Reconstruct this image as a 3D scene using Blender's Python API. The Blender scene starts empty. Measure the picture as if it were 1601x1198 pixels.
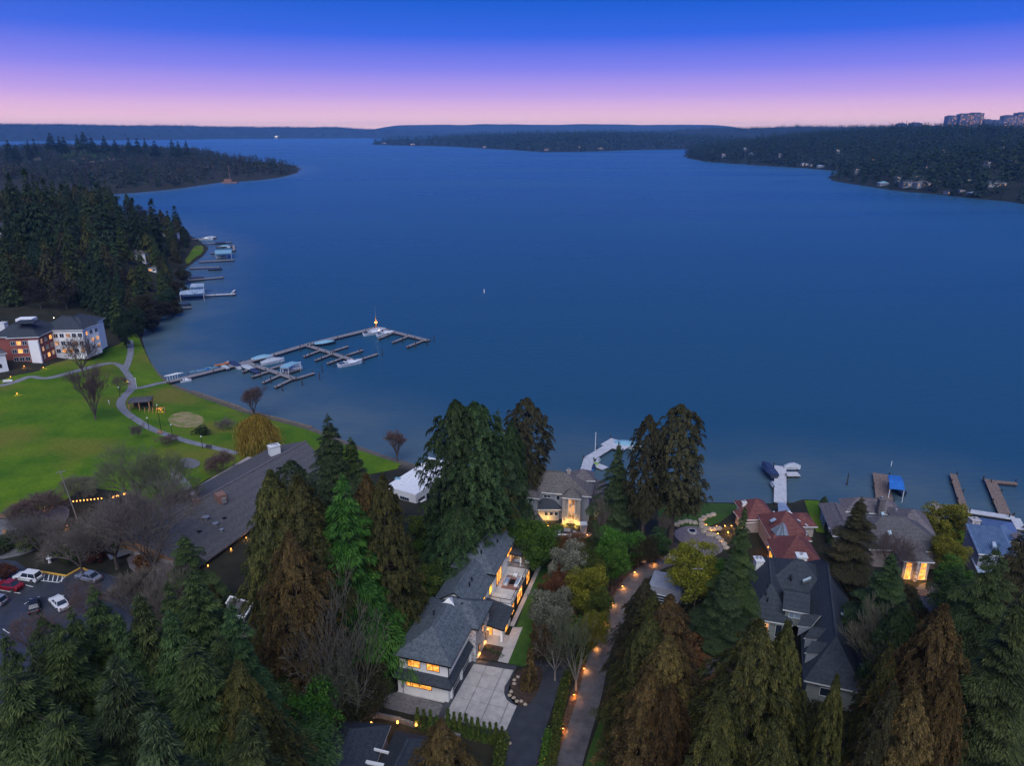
import bpy, bmesh, math, random
import numpy as np
from mathutils import Vector, Matrix
from mathutils.geometry import delaunay_2d_cdt
from math import sin, cos, pi, radians, sqrt, atan2

C = bpy.context.scene.collection
SC = bpy.context.scene

# ------------------------------------------------------------------ camera
F_PX = 1137.0; PITCH = radians(19.1); CAM_H = 90.0
cam_d = bpy.data.cameras.new('camera'); cam = bpy.data.objects.new('camera', cam_d); C.objects.link(cam)
cam_d.sensor_width = 36.0; cam_d.lens = 36.0 * F_PX / 1601.0
cam_d.clip_start = 0.5; cam_d.clip_end = 60000
cam.location = (0, 0, CAM_H); cam.rotation_euler = (pi / 2 - PITCH, 0, 0)
SC.camera = cam

# ------------------------------------------------------------------ sky, soft dusk light, exposure
world = bpy.data.worlds.new('World'); SC.world = world; world.use_nodes = True
wn, wl = world.node_tree.nodes, world.node_tree.links
wn.clear()
w_out = wn.new('ShaderNodeOutputWorld'); bg1 = wn.new('ShaderNodeBackground'); bg2 = wn.new('ShaderNodeBackground')
w_add = wn.new('ShaderNodeAddShader')
sky = wn.new('ShaderNodeTexSky'); sky.sky_type = 'NISHITA'; sky.sun_disc = False
SUN_EL, SUN_ROT = radians(1.0), radians(-50)
sky.sun_elevation = SUN_EL; sky.sun_rotation = SUN_ROT
wl.new(sky.outputs[0], bg1.inputs[0]); bg1.inputs[1].default_value = 0.005
tc = wn.new('ShaderNodeTexCoord'); sx = wn.new('ShaderNodeSeparateXYZ'); wl.new(tc.outputs['Generated'], sx.inputs[0])
ramp = wn.new('ShaderNodeValToRGB'); ramp.color_ramp.interpolation = 'LINEAR'
wl.new(sx.outputs[2], ramp.inputs[0])
stops = [(0.0, (.98, .62, .52)), (.009, (.90, .56, .53)), (.022, (.70, .43, .56)), (.045, (.40, .27, .62)), (.075, (.165, .165, .64)), (.112, (.022, .095, .58)),
         (.152, (.001, .075, .47)), (.30, (.010, .07, .40)), (.55, (.04, .085, .28)), (1.0, (.07, .11, .24))]
while len(ramp.color_ramp.elements) < len(stops): ramp.color_ramp.elements.new(0.5)
for e, (p, c) in zip(ramp.color_ramp.elements, stops): e.position = p; e.color = (*c, 1)
wl.new(ramp.outputs[0], bg2.inputs[0]); bg2.inputs[1].default_value = 1.0
wl.new(bg1.outputs[0], w_add.inputs[0]); wl.new(bg2.outputs[0], w_add.inputs[1]); wl.new(w_add.outputs[0], w_out.inputs[0])

sun_d = bpy.data.lights.new('sun', 'SUN'); sun = bpy.data.objects.new('sun', sun_d); C.objects.link(sun)
sun_d.energy = 2.15; sun_d.angle = radians(55); sun_d.color = (.97, .97, 1.0)
sun.rotation_euler = (radians(42), radians(-8), radians(8))      # the open evening sky behind and above the viewer, very soft

SC.view_settings.view_transform = 'Standard'; SC.view_settings.look = 'None'
SC.view_settings.exposure = 0.45; SC.view_settings.gamma = 1.0; SC.view_settings.use_curve_mapping = False
SC.render.engine = 'CYCLES'
SC.cycles.use_denoising = True
SC.cycles.max_bounces = 5; SC.cycles.diffuse_bounces = 2; SC.cycles.glossy_bounces = 2; SC.cycles.volume_bounces = 2
SC.cycles.transparent_max_bounces = 6; SC.cycles.caustics_reflective = False; SC.cycles.caustics_refractive = False
SC.cycles.sample_clamp_indirect = 4.0

# ------------------------------------------------------------------ pixel -> place
def at(px, py, z=0.0):
    u = (px - 800.5) / F_PX; v = (py - 599.0) / F_PX
    dy = cos(PITCH) - v * sin(PITCH); dz = -sin(PITCH) - v * cos(PITCH)
    t = (z - CAM_H) / dz
    return Vector((u * t, dy * t, z))
def depth_of(x, y, z): return y * cos(PITCH) + (CAM_H - z) * sin(PITCH)

SHORE_PX = [(1900, 900), (1700, 862), (1601, 842), (1552, 832), (1500, 823), (1490, 812), (1470, 806), (1440, 799), (1410, 795), (1330, 793), (1298, 790),
            (1285, 783), (1258, 780), (1235, 788), (1160, 787), (1100, 786), (1050, 782), (1000, 772), (960, 764), (930, 748), (870, 742),
            (850, 738), (790, 742), (740, 742), (690, 736), (640, 724), (600, 712), (540, 690), (487, 668), (425, 652), (385, 642), (370, 635),
            (300, 612), (264, 598), (245, 580), (232, 560), (226, 545), (222, 530), (226, 512), (240, 500), (262, 493), (275, 478), (270, 460),
            (285, 440), (290, 420), (318, 400), (326, 388), (305, 372), (285, 365), (230, 350), (180, 335), (135, 322), (112, 314),
            (100, 310), (128, 306), (192, 303), (270, 296), (345, 285), (400, 282), (440, 277), (462, 271), (468, 265), (455, 259)]
SHORE = [at(x, y, 0).to_2d()[:] for x, y in SHORE_PX]
LAND = SHORE + [(-760, 2150), (-1000, 2600), (-1600, 3000), (-6500, 3300), (-6500, -250), (500, -250)]
def seg_dist(P, poly, closed=True):
    d = np.full(len(P), 1e9); n = len(poly); inside = np.zeros(len(P), bool)
    for i in range(n):
        a = np.array(poly[i]); b = np.array(poly[(i + 1) % n]); ab = b - a
        t = np.clip(((P - a) @ ab) / max(ab @ ab, 1e-9), 0, 1)
        q = P - (a + t[:, None] * ab); d = np.minimum(d, np.hypot(q[:, 0], q[:, 1]))
        c = ((a[1] > P[:, 1]) != (b[1] > P[:, 1]))
        with np.errstate(divide='ignore', invalid='ignore'):
            xx = (b[0] - a[0]) * (P[:, 1] - a[1]) / (b[1] - a[1]) + a[0]
        inside ^= c & (P[:, 0] < xx)
    return d, inside
def sstep(t): t = np.clip(t, 0, 1); return t * t * (3 - 2 * t)
def signed(P):
    d, ins = seg_dist(P, LAND); return np.where(ins, d, -d)
HILLS = [(-400, 560, 170, 260, 22), (-1350, 2250, 620, 480, 24), (-2300, 2300, 900, 700, 20), (-1000, 1250, 300, 300, 8)]
FLATS = [(-2, 108, 38, 6.0), (52, 105, 24, 6.5), (12, 148, 22, 1.9), (58, 143, 26, 2.0), (84, 140, 26, 2.2), (107, 138, 18, 1.8)]
def ground_np(P, d=None):
    if d is None: d = signed(P)
    h = 0.4 + 5.4 * sstep(d / 46.0) + .012 * np.clip(d, 0, 220)
    h = np.where(d < 5, np.clip(d * .14, -2.0, .7) + np.where(d > 0, (h - .4) * 1.0, 0), h + .3)
    for cx, cy, sx_, sy_, a in HILLS:
        h = h + a * np.exp(-((P[:, 0] - cx) / sx_) ** 2 - ((P[:, 1] - cy) / sy_) ** 2) * sstep(d / 70.0)
    for cx, cy, r, z in FLATS:
        q = np.hypot(P[:, 0] - cx, P[:, 1] - cy); w = sstep((r - q) / (r * .45)) * sstep(d / 12.0)
        h = h * (1 - w) + z * w
    return h
def gz(x, y): return float(ground_np(np.array([[x, y]]))[0])
def G(px, py, dz=0.0):
    z = 5.0
    for _ in range(9):
        p = at(px, py, z); z = .35 * z + .65 * gz(p.x, p.y)
    p = at(px, py, z); return Vector((p.x, p.y, z + dz))

# ------------------------------------------------------------------ object helpers
def props(o, label=None, cat=None, group=None, kind=None):
    if label: o['label'] = label
    if cat: o['category'] = cat
    if group: o['group'] = group
    if kind: o['kind'] = kind
    return o
def thing(name, label, cat, loc=(0, 0, 0), rz=0.0, group=None):
    o = bpy.data.objects.new(name, None); C.objects.link(o); o.location = loc; o.rotation_euler = (0, 0, rz)
    o.empty_display_size = .5
    return props(o, label, cat, group)
def link(name, me, parent=None, mats=None, loc=None):
    o = bpy.data.objects.new(name, me); C.objects.link(o)
    if mats is not None and len(me.materials) == 0:
        for m in (mats if isinstance(mats, (list, tuple)) else [mats]): me.materials.append(m)
    if parent is not None: o.parent = parent
    if loc is not None: o.location = loc
    return o
def copy_tree(o, parent=None):
    c = o.copy(); C.objects.link(c)
    if parent is not None: c.parent = parent
    for ch in list(o.children): copy_tree(ch, c)
    return c

class MB:
    def __init__(s): s.v = []; s.f = []; s.m = []
    def add(s, vs, fs, mi=0):
        b = len(s.v); s.v += [tuple(v) for v in vs]
        for f in fs: s.f.append([b + i for i in f]); s.m.append(mi)
    def box(s, c, d, rz=0.0, mi=0, M=None):
        hx, hy, hz = d[0] / 2, d[1] / 2, d[2] / 2; ca, sa = cos(rz), sin(rz); vs = []
        for x, y, z in [(-hx, -hy, -hz), (hx, -hy, -hz), (hx, hy, -hz), (-hx, hy, -hz), (-hx, -hy, hz), (hx, -hy, hz), (hx, hy, hz), (-hx, hy, hz)]:
            vs.append((c[0] + x * ca - y * sa, c[1] + x * sa + y * ca, c[2] + z))
        s.add(vs, [(0, 3, 2, 1), (4, 5, 6, 7), (0, 1, 5, 4), (1, 2, 6, 5), (2, 3, 7, 6), (3, 0, 4, 7)], mi); return s
    def tube(s, p, q, r0, r1=None, n=6, mi=0, caps=True):
        r1 = r0 if r1 is None else r1; p = Vector(p); q = Vector(q); a = (q - p).normalized()
        u = a.orthogonal().normalized(); w = a.cross(u); vs = []
        for c, r in ((p, r0), (q, r1)):
            for i in range(n): t = 2 * pi * i / n; vs.append(c + u * cos(t) * r + w * sin(t) * r)
        fs = [(i, (i + 1) % n, n + (i + 1) % n, n + i) for i in range(n)]
        if caps: fs += [tuple(range(n - 1, -1, -1)), tuple(range(n, 2 * n))]
        s.add(vs, fs, mi); return s
    def bar(s, p, q, w, h, mi=0):            # beam of rectangular section, top face at the points' height
        p = Vector(p); q = Vector(q); a = (q - p).normalized()
        sd = Vector((-a.y, a.x, 0)); sd = sd.normalized() if sd.length > 1e-6 else Vector((1, 0, 0)); up = a.cross(sd) * -1 if a.cross(sd).z < 0 else a.cross(sd)
        sd *= w / 2; dn = up * -h; vs = [p - sd + dn, p + sd + dn, q + sd + dn, q - sd + dn, p - sd, p + sd, q + sd, q - sd]
        s.add(vs, [(0, 3, 2, 1)[::-1], (4, 5, 6, 7)[::-1], (0, 1, 5, 4), (1, 2, 6, 5), (2, 3, 7, 6), (3, 0, 4, 7)], mi); return s
    def prism(s, poly, z0, z1, mi=0, cap=True):
        n = len(poly); vs = [(p[0], p[1], z0) for p in poly] + [(p[0], p[1], z1) for p in poly]
        fs = [(i, (i + 1) % n, n + (i + 1) % n, n + i) for i in range(n)]
        if cap: fs += [tuple(range(n - 1, -1, -1)), tuple(range(n, 2 * n))]
        s.add(vs, fs, mi); return s
    def poly(s, pts, mi=0): s.add(pts, [tuple(range(len(pts)))], mi); return s
    def slab(s, pts, faces, t, mi=0, mi_edge=None, mi_bot=None):    # sheet of planes given a vertical thickness
        mi_edge = mi if mi_edge is None else mi_edge; mi_bot = mi_edge if mi_bot is None else mi_bot
        b = len(s.v); n = len(pts); s.v += [tuple(p) for p in pts] + [(p[0], p[1], p[2] - t) for p in pts]; cnt = {}
        for f in faces:
            for i in range(len(f)):
                e = tuple(sorted((f[i], f[(i + 1) % len(f)]))); cnt.setdefault(e, []).append((f[i], f[(i + 1) % len(f)]))
        for f in faces:
            s.f.append([b + i for i in f]); s.m.append(mi); s.f.append([b + n + i for i in reversed(f)]); s.m.append(mi_bot)
        for e, l in cnt.items():
            if len(l) == 1: a, c = l[0]; s.f.append([b + a, b + n + a, b + n + c, b + c]); s.m.append(mi_edge)
        return s
    def mesh(s, name, off=None):
        me = bpy.data.meshes.new(name); vs = s.v
        if off is not None: vs = [(v[0] - off[0], v[1] - off[1], v[2] - off[2]) for v in vs]
        me.from_pydata(vs, [], s.f); me.polygons.foreach_set('material_index', s.m); me.update(); return me
    def build(s, name, mats, parent=None, off=None, fix=True, bevel=0):
        if off is None and parent is not None:
            off = parent.location if parent.parent is None else parent.parent.location
        me = s.mesh(name, off)
        if fix or bevel:
            bm = bmesh.new(); bm.from_mesh(me)
            if bevel:
                bmesh.ops.remove_doubles(bm, verts=bm.verts, dist=1e-4)
                bmesh.ops.bevel(bm, geom=list(bm.edges), offset=bevel, segments=1, affect='EDGES')
            bmesh.ops.recalc_face_normals(bm, faces=bm.faces); bm.to_mesh(me); bm.free()
        return link(name, me, parent, mats)
def np_mesh(name, V, T, attrs=None, smooth=False):
    me = bpy.data.meshes.new(name); V = np.asarray(V, np.float32); T = np.asarray(T, np.int32); k = T.shape[1]
    me.vertices.add(len(V)); me.vertices.foreach_set('co', V.ravel())
    me.loops.add(T.size); me.loops.foreach_set('vertex_index', T.ravel())
    me.polygons.add(len(T)); me.polygons.foreach_set('loop_start', np.arange(0, T.size, k, dtype=np.int32))
    if smooth: me.polygons.foreach_set('use_smooth', np.ones(len(T), bool))
    me.update(calc_edges=True)
    for n_, a in (attrs or {}).items():
        at_ = me.attributes.new(n_, 'FLOAT', 'POINT'); at_.data.foreach_set('value', np.asarray(a, np.float32))
    me.validate(); return me

# ------------------------------------------------------------------ materials
def mat(name, col, rough=.7, col2=None, scale=2.0, detail=4, bump=0.0, bscale=None, metal=0, spec=.3, emit=None, es=0, lo=.35, hi=.65, stretch=None, brick=None):
    m = bpy.data.materials.new(name); m.use_nodes = True; n, l = m.node_tree.nodes, m.node_tree.links
    b = n['Principled BSDF']; b.inputs['Roughness'].default_value = rough; b.inputs['Metallic'].default_value = metal
    b.inputs['Specular IOR Level'].default_value = spec; b.inputs['Base Color'].default_value = (*col, 1)
    tc = n.new('ShaderNodeTexCoord'); mp = n.new('ShaderNodeMapping'); l.new(tc.outputs['Object'], mp.inputs[0])
    if stretch: mp.inputs['Scale'].default_value = stretch
    if col2 is not None:
        nz = n.new('ShaderNodeTexNoise'); nz.inputs['Scale'].default_value = scale; nz.inputs['Detail'].default_value = detail
        nz.inputs['Roughness'].default_value = .65
        l.new(mp.outputs[0], nz.inputs[0]); r = n.new('ShaderNodeValToRGB'); r.color_ramp.elements[0].position = lo; r.color_ramp.elements[1].position = hi
        r.color_ramp.elements[0].color = (*col, 1); r.color_ramp.elements[1].color = (*col2, 1)
        l.new(nz.outputs[0], r.inputs[0]); l.new(r.outputs[0], b.inputs['Base Color'])
    if bump:
        bz = n.new('ShaderNodeTexNoise'); bz.inputs['Scale'].default_value = bscale or scale * 3; bz.inputs['Detail'].default_value = 3
        l.new(mp.outputs[0], bz.inputs[0]); bp = n.new('ShaderNodeBump'); bp.inputs['Strength'].default_value = bump; bp.inputs['Distance'].default_value = .1
        l.new(bz.outputs[0], bp.inputs['Height']); l.new(bp.outputs[0], b.inputs['Normal'])
    if emit: b.inputs['Emission Color'].default_value = (*emit, 1); b.inputs['Emission Strength'].default_value = es
    return m
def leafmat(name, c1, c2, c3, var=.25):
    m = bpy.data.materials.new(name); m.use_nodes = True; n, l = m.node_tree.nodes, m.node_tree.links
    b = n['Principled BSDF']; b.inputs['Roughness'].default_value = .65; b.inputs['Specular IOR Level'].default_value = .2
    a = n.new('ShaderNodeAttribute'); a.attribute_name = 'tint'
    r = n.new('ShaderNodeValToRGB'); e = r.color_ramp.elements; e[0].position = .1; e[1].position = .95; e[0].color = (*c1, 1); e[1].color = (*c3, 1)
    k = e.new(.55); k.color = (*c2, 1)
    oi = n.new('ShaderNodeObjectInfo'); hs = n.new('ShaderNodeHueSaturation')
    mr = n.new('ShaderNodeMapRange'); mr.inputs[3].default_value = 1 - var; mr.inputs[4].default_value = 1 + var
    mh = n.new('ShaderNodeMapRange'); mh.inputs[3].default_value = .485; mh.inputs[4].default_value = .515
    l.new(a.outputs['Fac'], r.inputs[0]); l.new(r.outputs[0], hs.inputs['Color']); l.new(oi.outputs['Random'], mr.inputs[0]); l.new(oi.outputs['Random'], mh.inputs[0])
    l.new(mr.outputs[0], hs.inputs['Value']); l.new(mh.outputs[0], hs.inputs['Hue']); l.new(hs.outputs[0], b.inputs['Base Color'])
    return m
def emitmat(name, c, s, c2=None, scale=1.2):
    m = bpy.data.materials.new(name); m.use_nodes = True; n, l = m.node_tree.nodes, m.node_tree.links
    b = n['Principled BSDF']; b.inputs['Base Color'].default_value = (.1, .08, .05, 1); b.inputs['Roughness'].default_value = .2
    b.inputs['Emission Color'].default_value = (*c, 1); b.inputs['Emission Strength'].default_value = s
    if c2:
        tc = n.new('ShaderNodeTexCoord'); nz = n.new('ShaderNodeTexNoise'); nz.inputs['Scale'].default_value = scale; nz.inputs['Detail'].default_value = 1
        r = n.new('ShaderNodeValToRGB'); r.color_ramp.elements[0].position = .38; r.color_ramp.elements[1].position = .6
        r.color_ramp.elements[0].color = (*c2, 1); r.color_ramp.elements[1].color = (*c, 1)
        l.new(tc.outputs['Object'], nz.inputs[0]); l.new(nz.outputs[0], r.inputs[0]); l.new(r.outputs[0], b.inputs['Emission Color'])
    return m
def shingle(name, c1, c2, c3, row=.28):
    """asphalt / tile courses: blotchy granules, darker course lines following height"""
    m = mat(name, c1, .8, c2, 3.4, 7, bump=.5, bscale=11, spec=.25, lo=.3, hi=.7)
    n, l = m.node_tree.nodes, m.node_tree.links; b = n['Principled BSDF']
    src = b.inputs['Base Color'].links[0].from_socket
    tc = n.new('ShaderNodeTexCoord')
    vor = n.new('ShaderNodeTexVoronoi'); vor.inputs['Scale'].default_value = 3.6; l.new(tc.outputs['Object'], vor.inputs[0])
    mx = n.new('ShaderNodeMix'); mx.data_type = 'RGBA'; mx.blend_type = 'MIX'; mx.inputs[0].default_value = .45
    rr = n.new('ShaderNodeValToRGB'); rr.color_ramp.elements[0].color = (*c1, 1); rr.color_ramp.elements[1].color = (*c3, 1)
    sep = n.new('ShaderNodeSeparateColor'); l.new(vor.outputs['Color'], sep.inputs[0]); l.new(sep.outputs[0], rr.inputs[0])
    l.new(src, mx.inputs[6]); l.new(rr.outputs[0], mx.inputs[7])
    wv = n.new('ShaderNodeTexWave'); wv.wave_type = 'BANDS'; wv.bands_direction = 'Z'; wv.inputs['Scale'].default_value = 1.0 / row * .16
    wv.inputs['Distortion'].default_value = .6; l.new(tc.outputs['Object'], wv.inputs[0])
    m2 = n.new('ShaderNodeMix'); m2.data_type = 'RGBA'; m2.blend_type = 'MULTIPLY'; m2.inputs[0].default_value = .12
    l.new(mx.outputs[2], m2.inputs[6]); l.new(wv.outputs['Color'], m2.inputs[7]); l.new(m2.outputs[2], b.inputs['Base Color'])
    return m

M = {}
M['roof_charcoal'] = shingle('charcoal shingles', (.045, .06, .078), (.115, .142, .172), (.17, .195, .22))
M['roof_dark'] = shingle('dark slate shingles', (.026, .034, .046), (.048, .060, .078), (.068, .08, .10))
M['roof_brown'] = shingle('brown grey shakes', (.075, .068, .07), (.16, .15, .155), (.2, .185, .185))
M['roof_grey'] = shingle('weathered grey shingles', (.058, .057, .064), (.115, .112, .122), (.14, .137, .145))
M['roof_red'] = shingle('red brown tiles', (.10, .035, .035), (.19, .065, .06), (.25, .10, .09))
M['roof_tile2'] = shingle('purple grey tiles', (.085, .075, .085), (.17, .15, .165), (.21, .185, .2))
M['metal_blue'] = mat('blue grey standing seam metal', (.10, .17, .30), .35, (.16, .24, .38), .8, metal=.4, spec=.5)
M['membrane'] = mat('pale flat roof membrane', (.19, .26, .37), .5, (.36, .44, .56), .35, 6, bump=.1, spec=.4, lo=.4, hi=.62)
M['white'] = mat('white painted siding', (.72, .735, .76), .6, (.82, .83, .84), 1.3, 5, lo=.25, hi=.6)
M['trim'] = mat('pale trim paint', (.62, .64, .66), .5, (.72, .74, .76), 3)
M['grey_wall'] = mat('blue grey siding', (.20, .22, .27), .7, (.27, .29, .34), 1.4, stretch=(1, 1, 6))
M['taupe_wall'] = mat('taupe stucco', (.30, .26, .25), .8, (.38, .34, .32), 2)
M['green_wall'] = mat('sage siding', (.20, .23, .22), .7, (.27, .29, .28), 1.4, stretch=(1, 1, 6))
M['brick_red'] = mat('red brick', (.20, .06, .05), .85, (.30, .10, .08), 4, stretch=(1, 1, 3))
M['dark_wall'] = mat('black brown cladding', (.02, .02, .022), .6, (.035, .035, .04), 2)
M['black'] = mat('black metal', (.012, .012, .014), .4, metal=.3)
M['dark_glass'] = mat('dark glass', (.02, .03, .05), .08, spec=.8)
M['sky_glass'] = mat('skylight glass', (.30, .42, .46), .15, (.5, .62, .66), 1.0, spec=.7)
M['lit'] = emitmat('lit window', (1.0, .42, .07), 1.35, (.6, .17, .02), 1.9)
M['lit_soft'] = emitmat('dim lit window', (.9, .42, .16), .7, (.2, .08, .03), .9)
M['lit_yellow'] = emitmat('bright yellow window light', (1.0, .60, .06), 1.9, (.95, .42, .03), .9)
M['bulb'] = emitmat('glowing bulb', (1.0, .36, .06), 3.6)
M['bulb_white'] = emitmat('white glowing bulb', (1.0, .86, .65), 6.0)
M['stone'] = mat('pale ledge stone', (.22, .2, .2), .9, (.62, .6, .6), 2.6, 6, bump=.6, lo=.4, hi=.58)
M['boulder'] = mat('sandstone boulder', (.28, .23, .18), .9, (.42, .36, .29), 1.5, bump=.4)
M['terrace'] = mat('pale terrace paving', (.42, .40, .39), .5, (.58, .56, .55), .8, 6)
M['concrete'] = mat('stamped concrete', (.30, .285, .28), .55, (.48, .46, .45), .9, 7, bump=.25, bscale=5, spec=.4, lo=.3, hi=.7)
M['paver'] = mat('purple brown pavers', (.13, .11, .12), .8, (.21, .18, .19), 1.6, 6, bump=.3)
M['asphalt'] = mat('dark asphalt', (.028, .031, .038), .38, (.055, .06, .072), .5, 7, bump=.3, bscale=12, spec=.5, lo=.3, hi=.7)
M['asphalt_old'] = mat('worn asphalt lane', (.06, .06, .066), .7, (.13, .13, .14), .7, 7, bump=.3, bscale=9, lo=.3, hi=.7)
M['path'] = mat('pale asphalt path', (.16, .165, .18), .75, (.25, .26, .28), .6, 6)
M['gravel'] = mat('grey gravel', (.10, .10, .105), .9, (.19, .19, .20), 2.2, 6, bump=.5)
M['mulch'] = mat('bark mulch', (.025, .018, .015), .95, (.07, .045, .035), 1.8, 7, bump=.8)
M['sand'] = mat('brown beach gravel', (.10, .085, .07), .95, (.20, .17, .14), 1.2, 6, bump=.4)
M['paint_white'] = mat('white line paint', (.60, .62, .64), .6, (.75, .76, .78), 3)
M['paint_yellow'] = mat('yellow kerb paint', (.62, .34, .05), .6, (.75, .45, .09), 3)
M['twig_pale'] = mat('pale lichen twigs', (.095, .088, .065), .9, (.16, .15, .11), 1)
M['wood'] = mat('weathered dock timber', (.16, .15, .16), .75, (.28, .27, .285), 1.4, 5, stretch=(1, 1, 1))
M['wood_pale'] = mat('pale composite dock', (.40, .41, .44), .6, (.55, .56, .60), 1.1, 5)
M['wood_brown'] = mat('brown dock planks', (.11, .075, .055), .8, (.26, .2, .17), 2.0, 5)
M['wood_dark'] = mat('wet dark timber', (.025, .02, .018), .7, (.06, .05, .045), 2)
M['cedar_wood'] = mat('orange cedar timber', (.30, .15, .07), .7, (.42, .24, .12), 3, stretch=(1, 1, 8))
M['boat_white'] = mat('white gelcoat', (.62, .65, .70), .25, (.74, .76, .80), .8, spec=.6)
M['boat_dark'] = mat('navy hull', (.02, .03, .06), .25, spec=.6)
M['canvas_blue'] = mat('blue canvas', (.02, .12, .42), .7, (.03, .17, .52), 1)
M['canvas_navy'] = mat('navy canvas', (.015, .03, .09), .7, (.03, .05, .13), 1.5, bump=.3)
M['canvas_teal'] = mat('pale blue canvas', (.16, .33, .45), .7, (.22, .42, .54), 1)
M['canvas_grey'] = mat('grey canvas', (.32, .36, .42), .7, (.42, .46, .52), 1.5, bump=.3)
M['orange'] = mat('orange plastic', (.55, .18, .03), .4); M['blue_plastic'] = mat('blue plastic', (.05, .25, .6), .4); M['green_plastic'] = mat('lime plastic', (.25, .5, .05), .4)
M['metal'] = mat('galvanised metal', (.30, .31, .33), .45, (.42, .43, .45), 3, metal=.6)
M['rust'] = mat('rusty box', (.17, .09, .07), .8, (.28, .16, .13), 2)
M['tyre'] = mat('tyre rubber', (.015, .015, .016), .8); M['rim'] = mat('wheel rim', (.35, .36, .38), .3, metal=.8)
M['car_white'] = mat('white car paint', (.66, .67, .70), .22, spec=.6); M['car_red'] = mat('red car paint', (.22, .012, .018), .22, spec=.6)
M['car_silver'] = mat('silver car paint', (.36, .38, .42), .25, metal=.5, spec=.6); M['car_black'] = mat('black car paint', (.015, .016, .02), .2, spec=.6)
M['bark'] = mat('bark', (.055, .042, .035), .9, (.11, .09, .075), 2, bump=.5, stretch=(3, 3, .6))
M['bark_pale'] = mat('pale bark', (.15, .135, .12), .9, (.24, .22, .2), 2, stretch=(3, 3, .6))
M['twig'] = mat('grey brown twigs', (.10, .083, .07), .9, (.17, .15, .13), 1)
M['twig_red'] = mat('reddish twigs', (.10, .07, .062), .9, (.15, .10, .09), 1)
M['twig_green'] = mat('mossy twigs', (.085, .10, .05), .9, (.14, .15, .09), 1)
M['leaf_fir'] = leafmat('dark fir needles', (.008, .016, .005), (.030, .050, .013), (.085, .115, .030))
M['leaf_fir2'] = leafmat('blue green needles', (.008, .017, .007), (.028, .047, .017), (.075, .105, .038))
M['leaf_cedar'] = leafmat('olive cedar foliage', (.015, .020, .006), (.055, .062, .014), (.145, .125, .030))
M['leaf_cedar_b'] = leafmat('brown cedar foliage', (.026, .019, .008), (.080, .056, .017), (.18, .115, .034))
M['leaf_bright'] = leafmat('bright green needles', (.009, .030, .005), (.028, .080, .009), (.075, .150, .020))
M['leaf_dense'] = leafmat('deep green foliage', (.008, .020, .007), (.027, .055, .016), (.075, .120, .034))
M['leaf_brown'] = leafmat('brown green foliage', (.020, .020, .010), (.040, .040, .016), (.075, .062, .025))
M['leaf_yellow'] = leafmat('yellow green leaves', (.06, .07, .008), (.16, .16, .015), (.32, .27, .03))
M['leaf_green'] = leafmat('fresh green leaves', (.018, .055, .008), (.05, .13, .014), (.12, .22, .025))
M['leaf_hedge'] = leafmat('hedge leaves', (.02, .04, .008), (.06, .09, .014), (.13, .16, .025))
M['leaf_red'] = leafmat('russet leaves', (.05, .02, .012), (.11, .045, .02), (.18, .085, .035))
M['leaf_silver'] = leafmat('silvery leaves', (.06, .065, .045), (.14, .14, .10), (.26, .26, .2))
M['leaf_willow'] = leafmat('orange willow strands', (.10, .06, .01), (.20, .13, .02), (.30, .2, .04))
M['leaf_far'] = leafmat('far conifer needles', (.008, .020, .011), (.018, .038, .018), (.035, .058, .024), .3)
M['leaf_far_b'] = leafmat('far bare woods', (.016, .015, .013), (.032, .030, .024), (.055, .050, .038), .3)

def ground_material():
    m = mat('forest floor', (.010, .012, .007), .95, (.034, .032, .018), .25, 8, bump=.6, bscale=1.5, lo=.3, hi=.7); n, l = m.node_tree.nodes, m.node_tree.links
    b = n['Principled BSDF']; src = b.inputs['Base Color'].links[0].from_socket
    a = n.new('ShaderNodeAttribute'); a.attribute_name = 'shore'; mx = n.new('ShaderNodeMix'); mx.data_type = 'RGBA'
    nz = n.new('ShaderNodeTexNoise'); nz.inputs['Scale'].default_value = .8; nz.inputs['Detail'].default_value = 6; tc = n.new('ShaderNodeTexCoord'); l.new(tc.outputs['Object'], nz.inputs[0])
    r = n.new('ShaderNodeValToRGB'); r.color_ramp.elements[0].color = (.07, .06, .05, 1); r.color_ramp.elements[1].color = (.19, .165, .14, 1); l.new(nz.outputs[0], r.inputs[0])
    l.new(a.outputs['Fac'], mx.inputs[0]); l.new(src, mx.inputs[6]); l.new(r.outputs[0], mx.inputs[7]); l.new(mx.outputs[2], b.inputs['Base Color'])
    return m
M['ground'] = ground_material(); M['far_floor'] = mat('far wooded floor', (.008, .012, .008), .95, (.018, .022, .014), .02)
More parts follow.
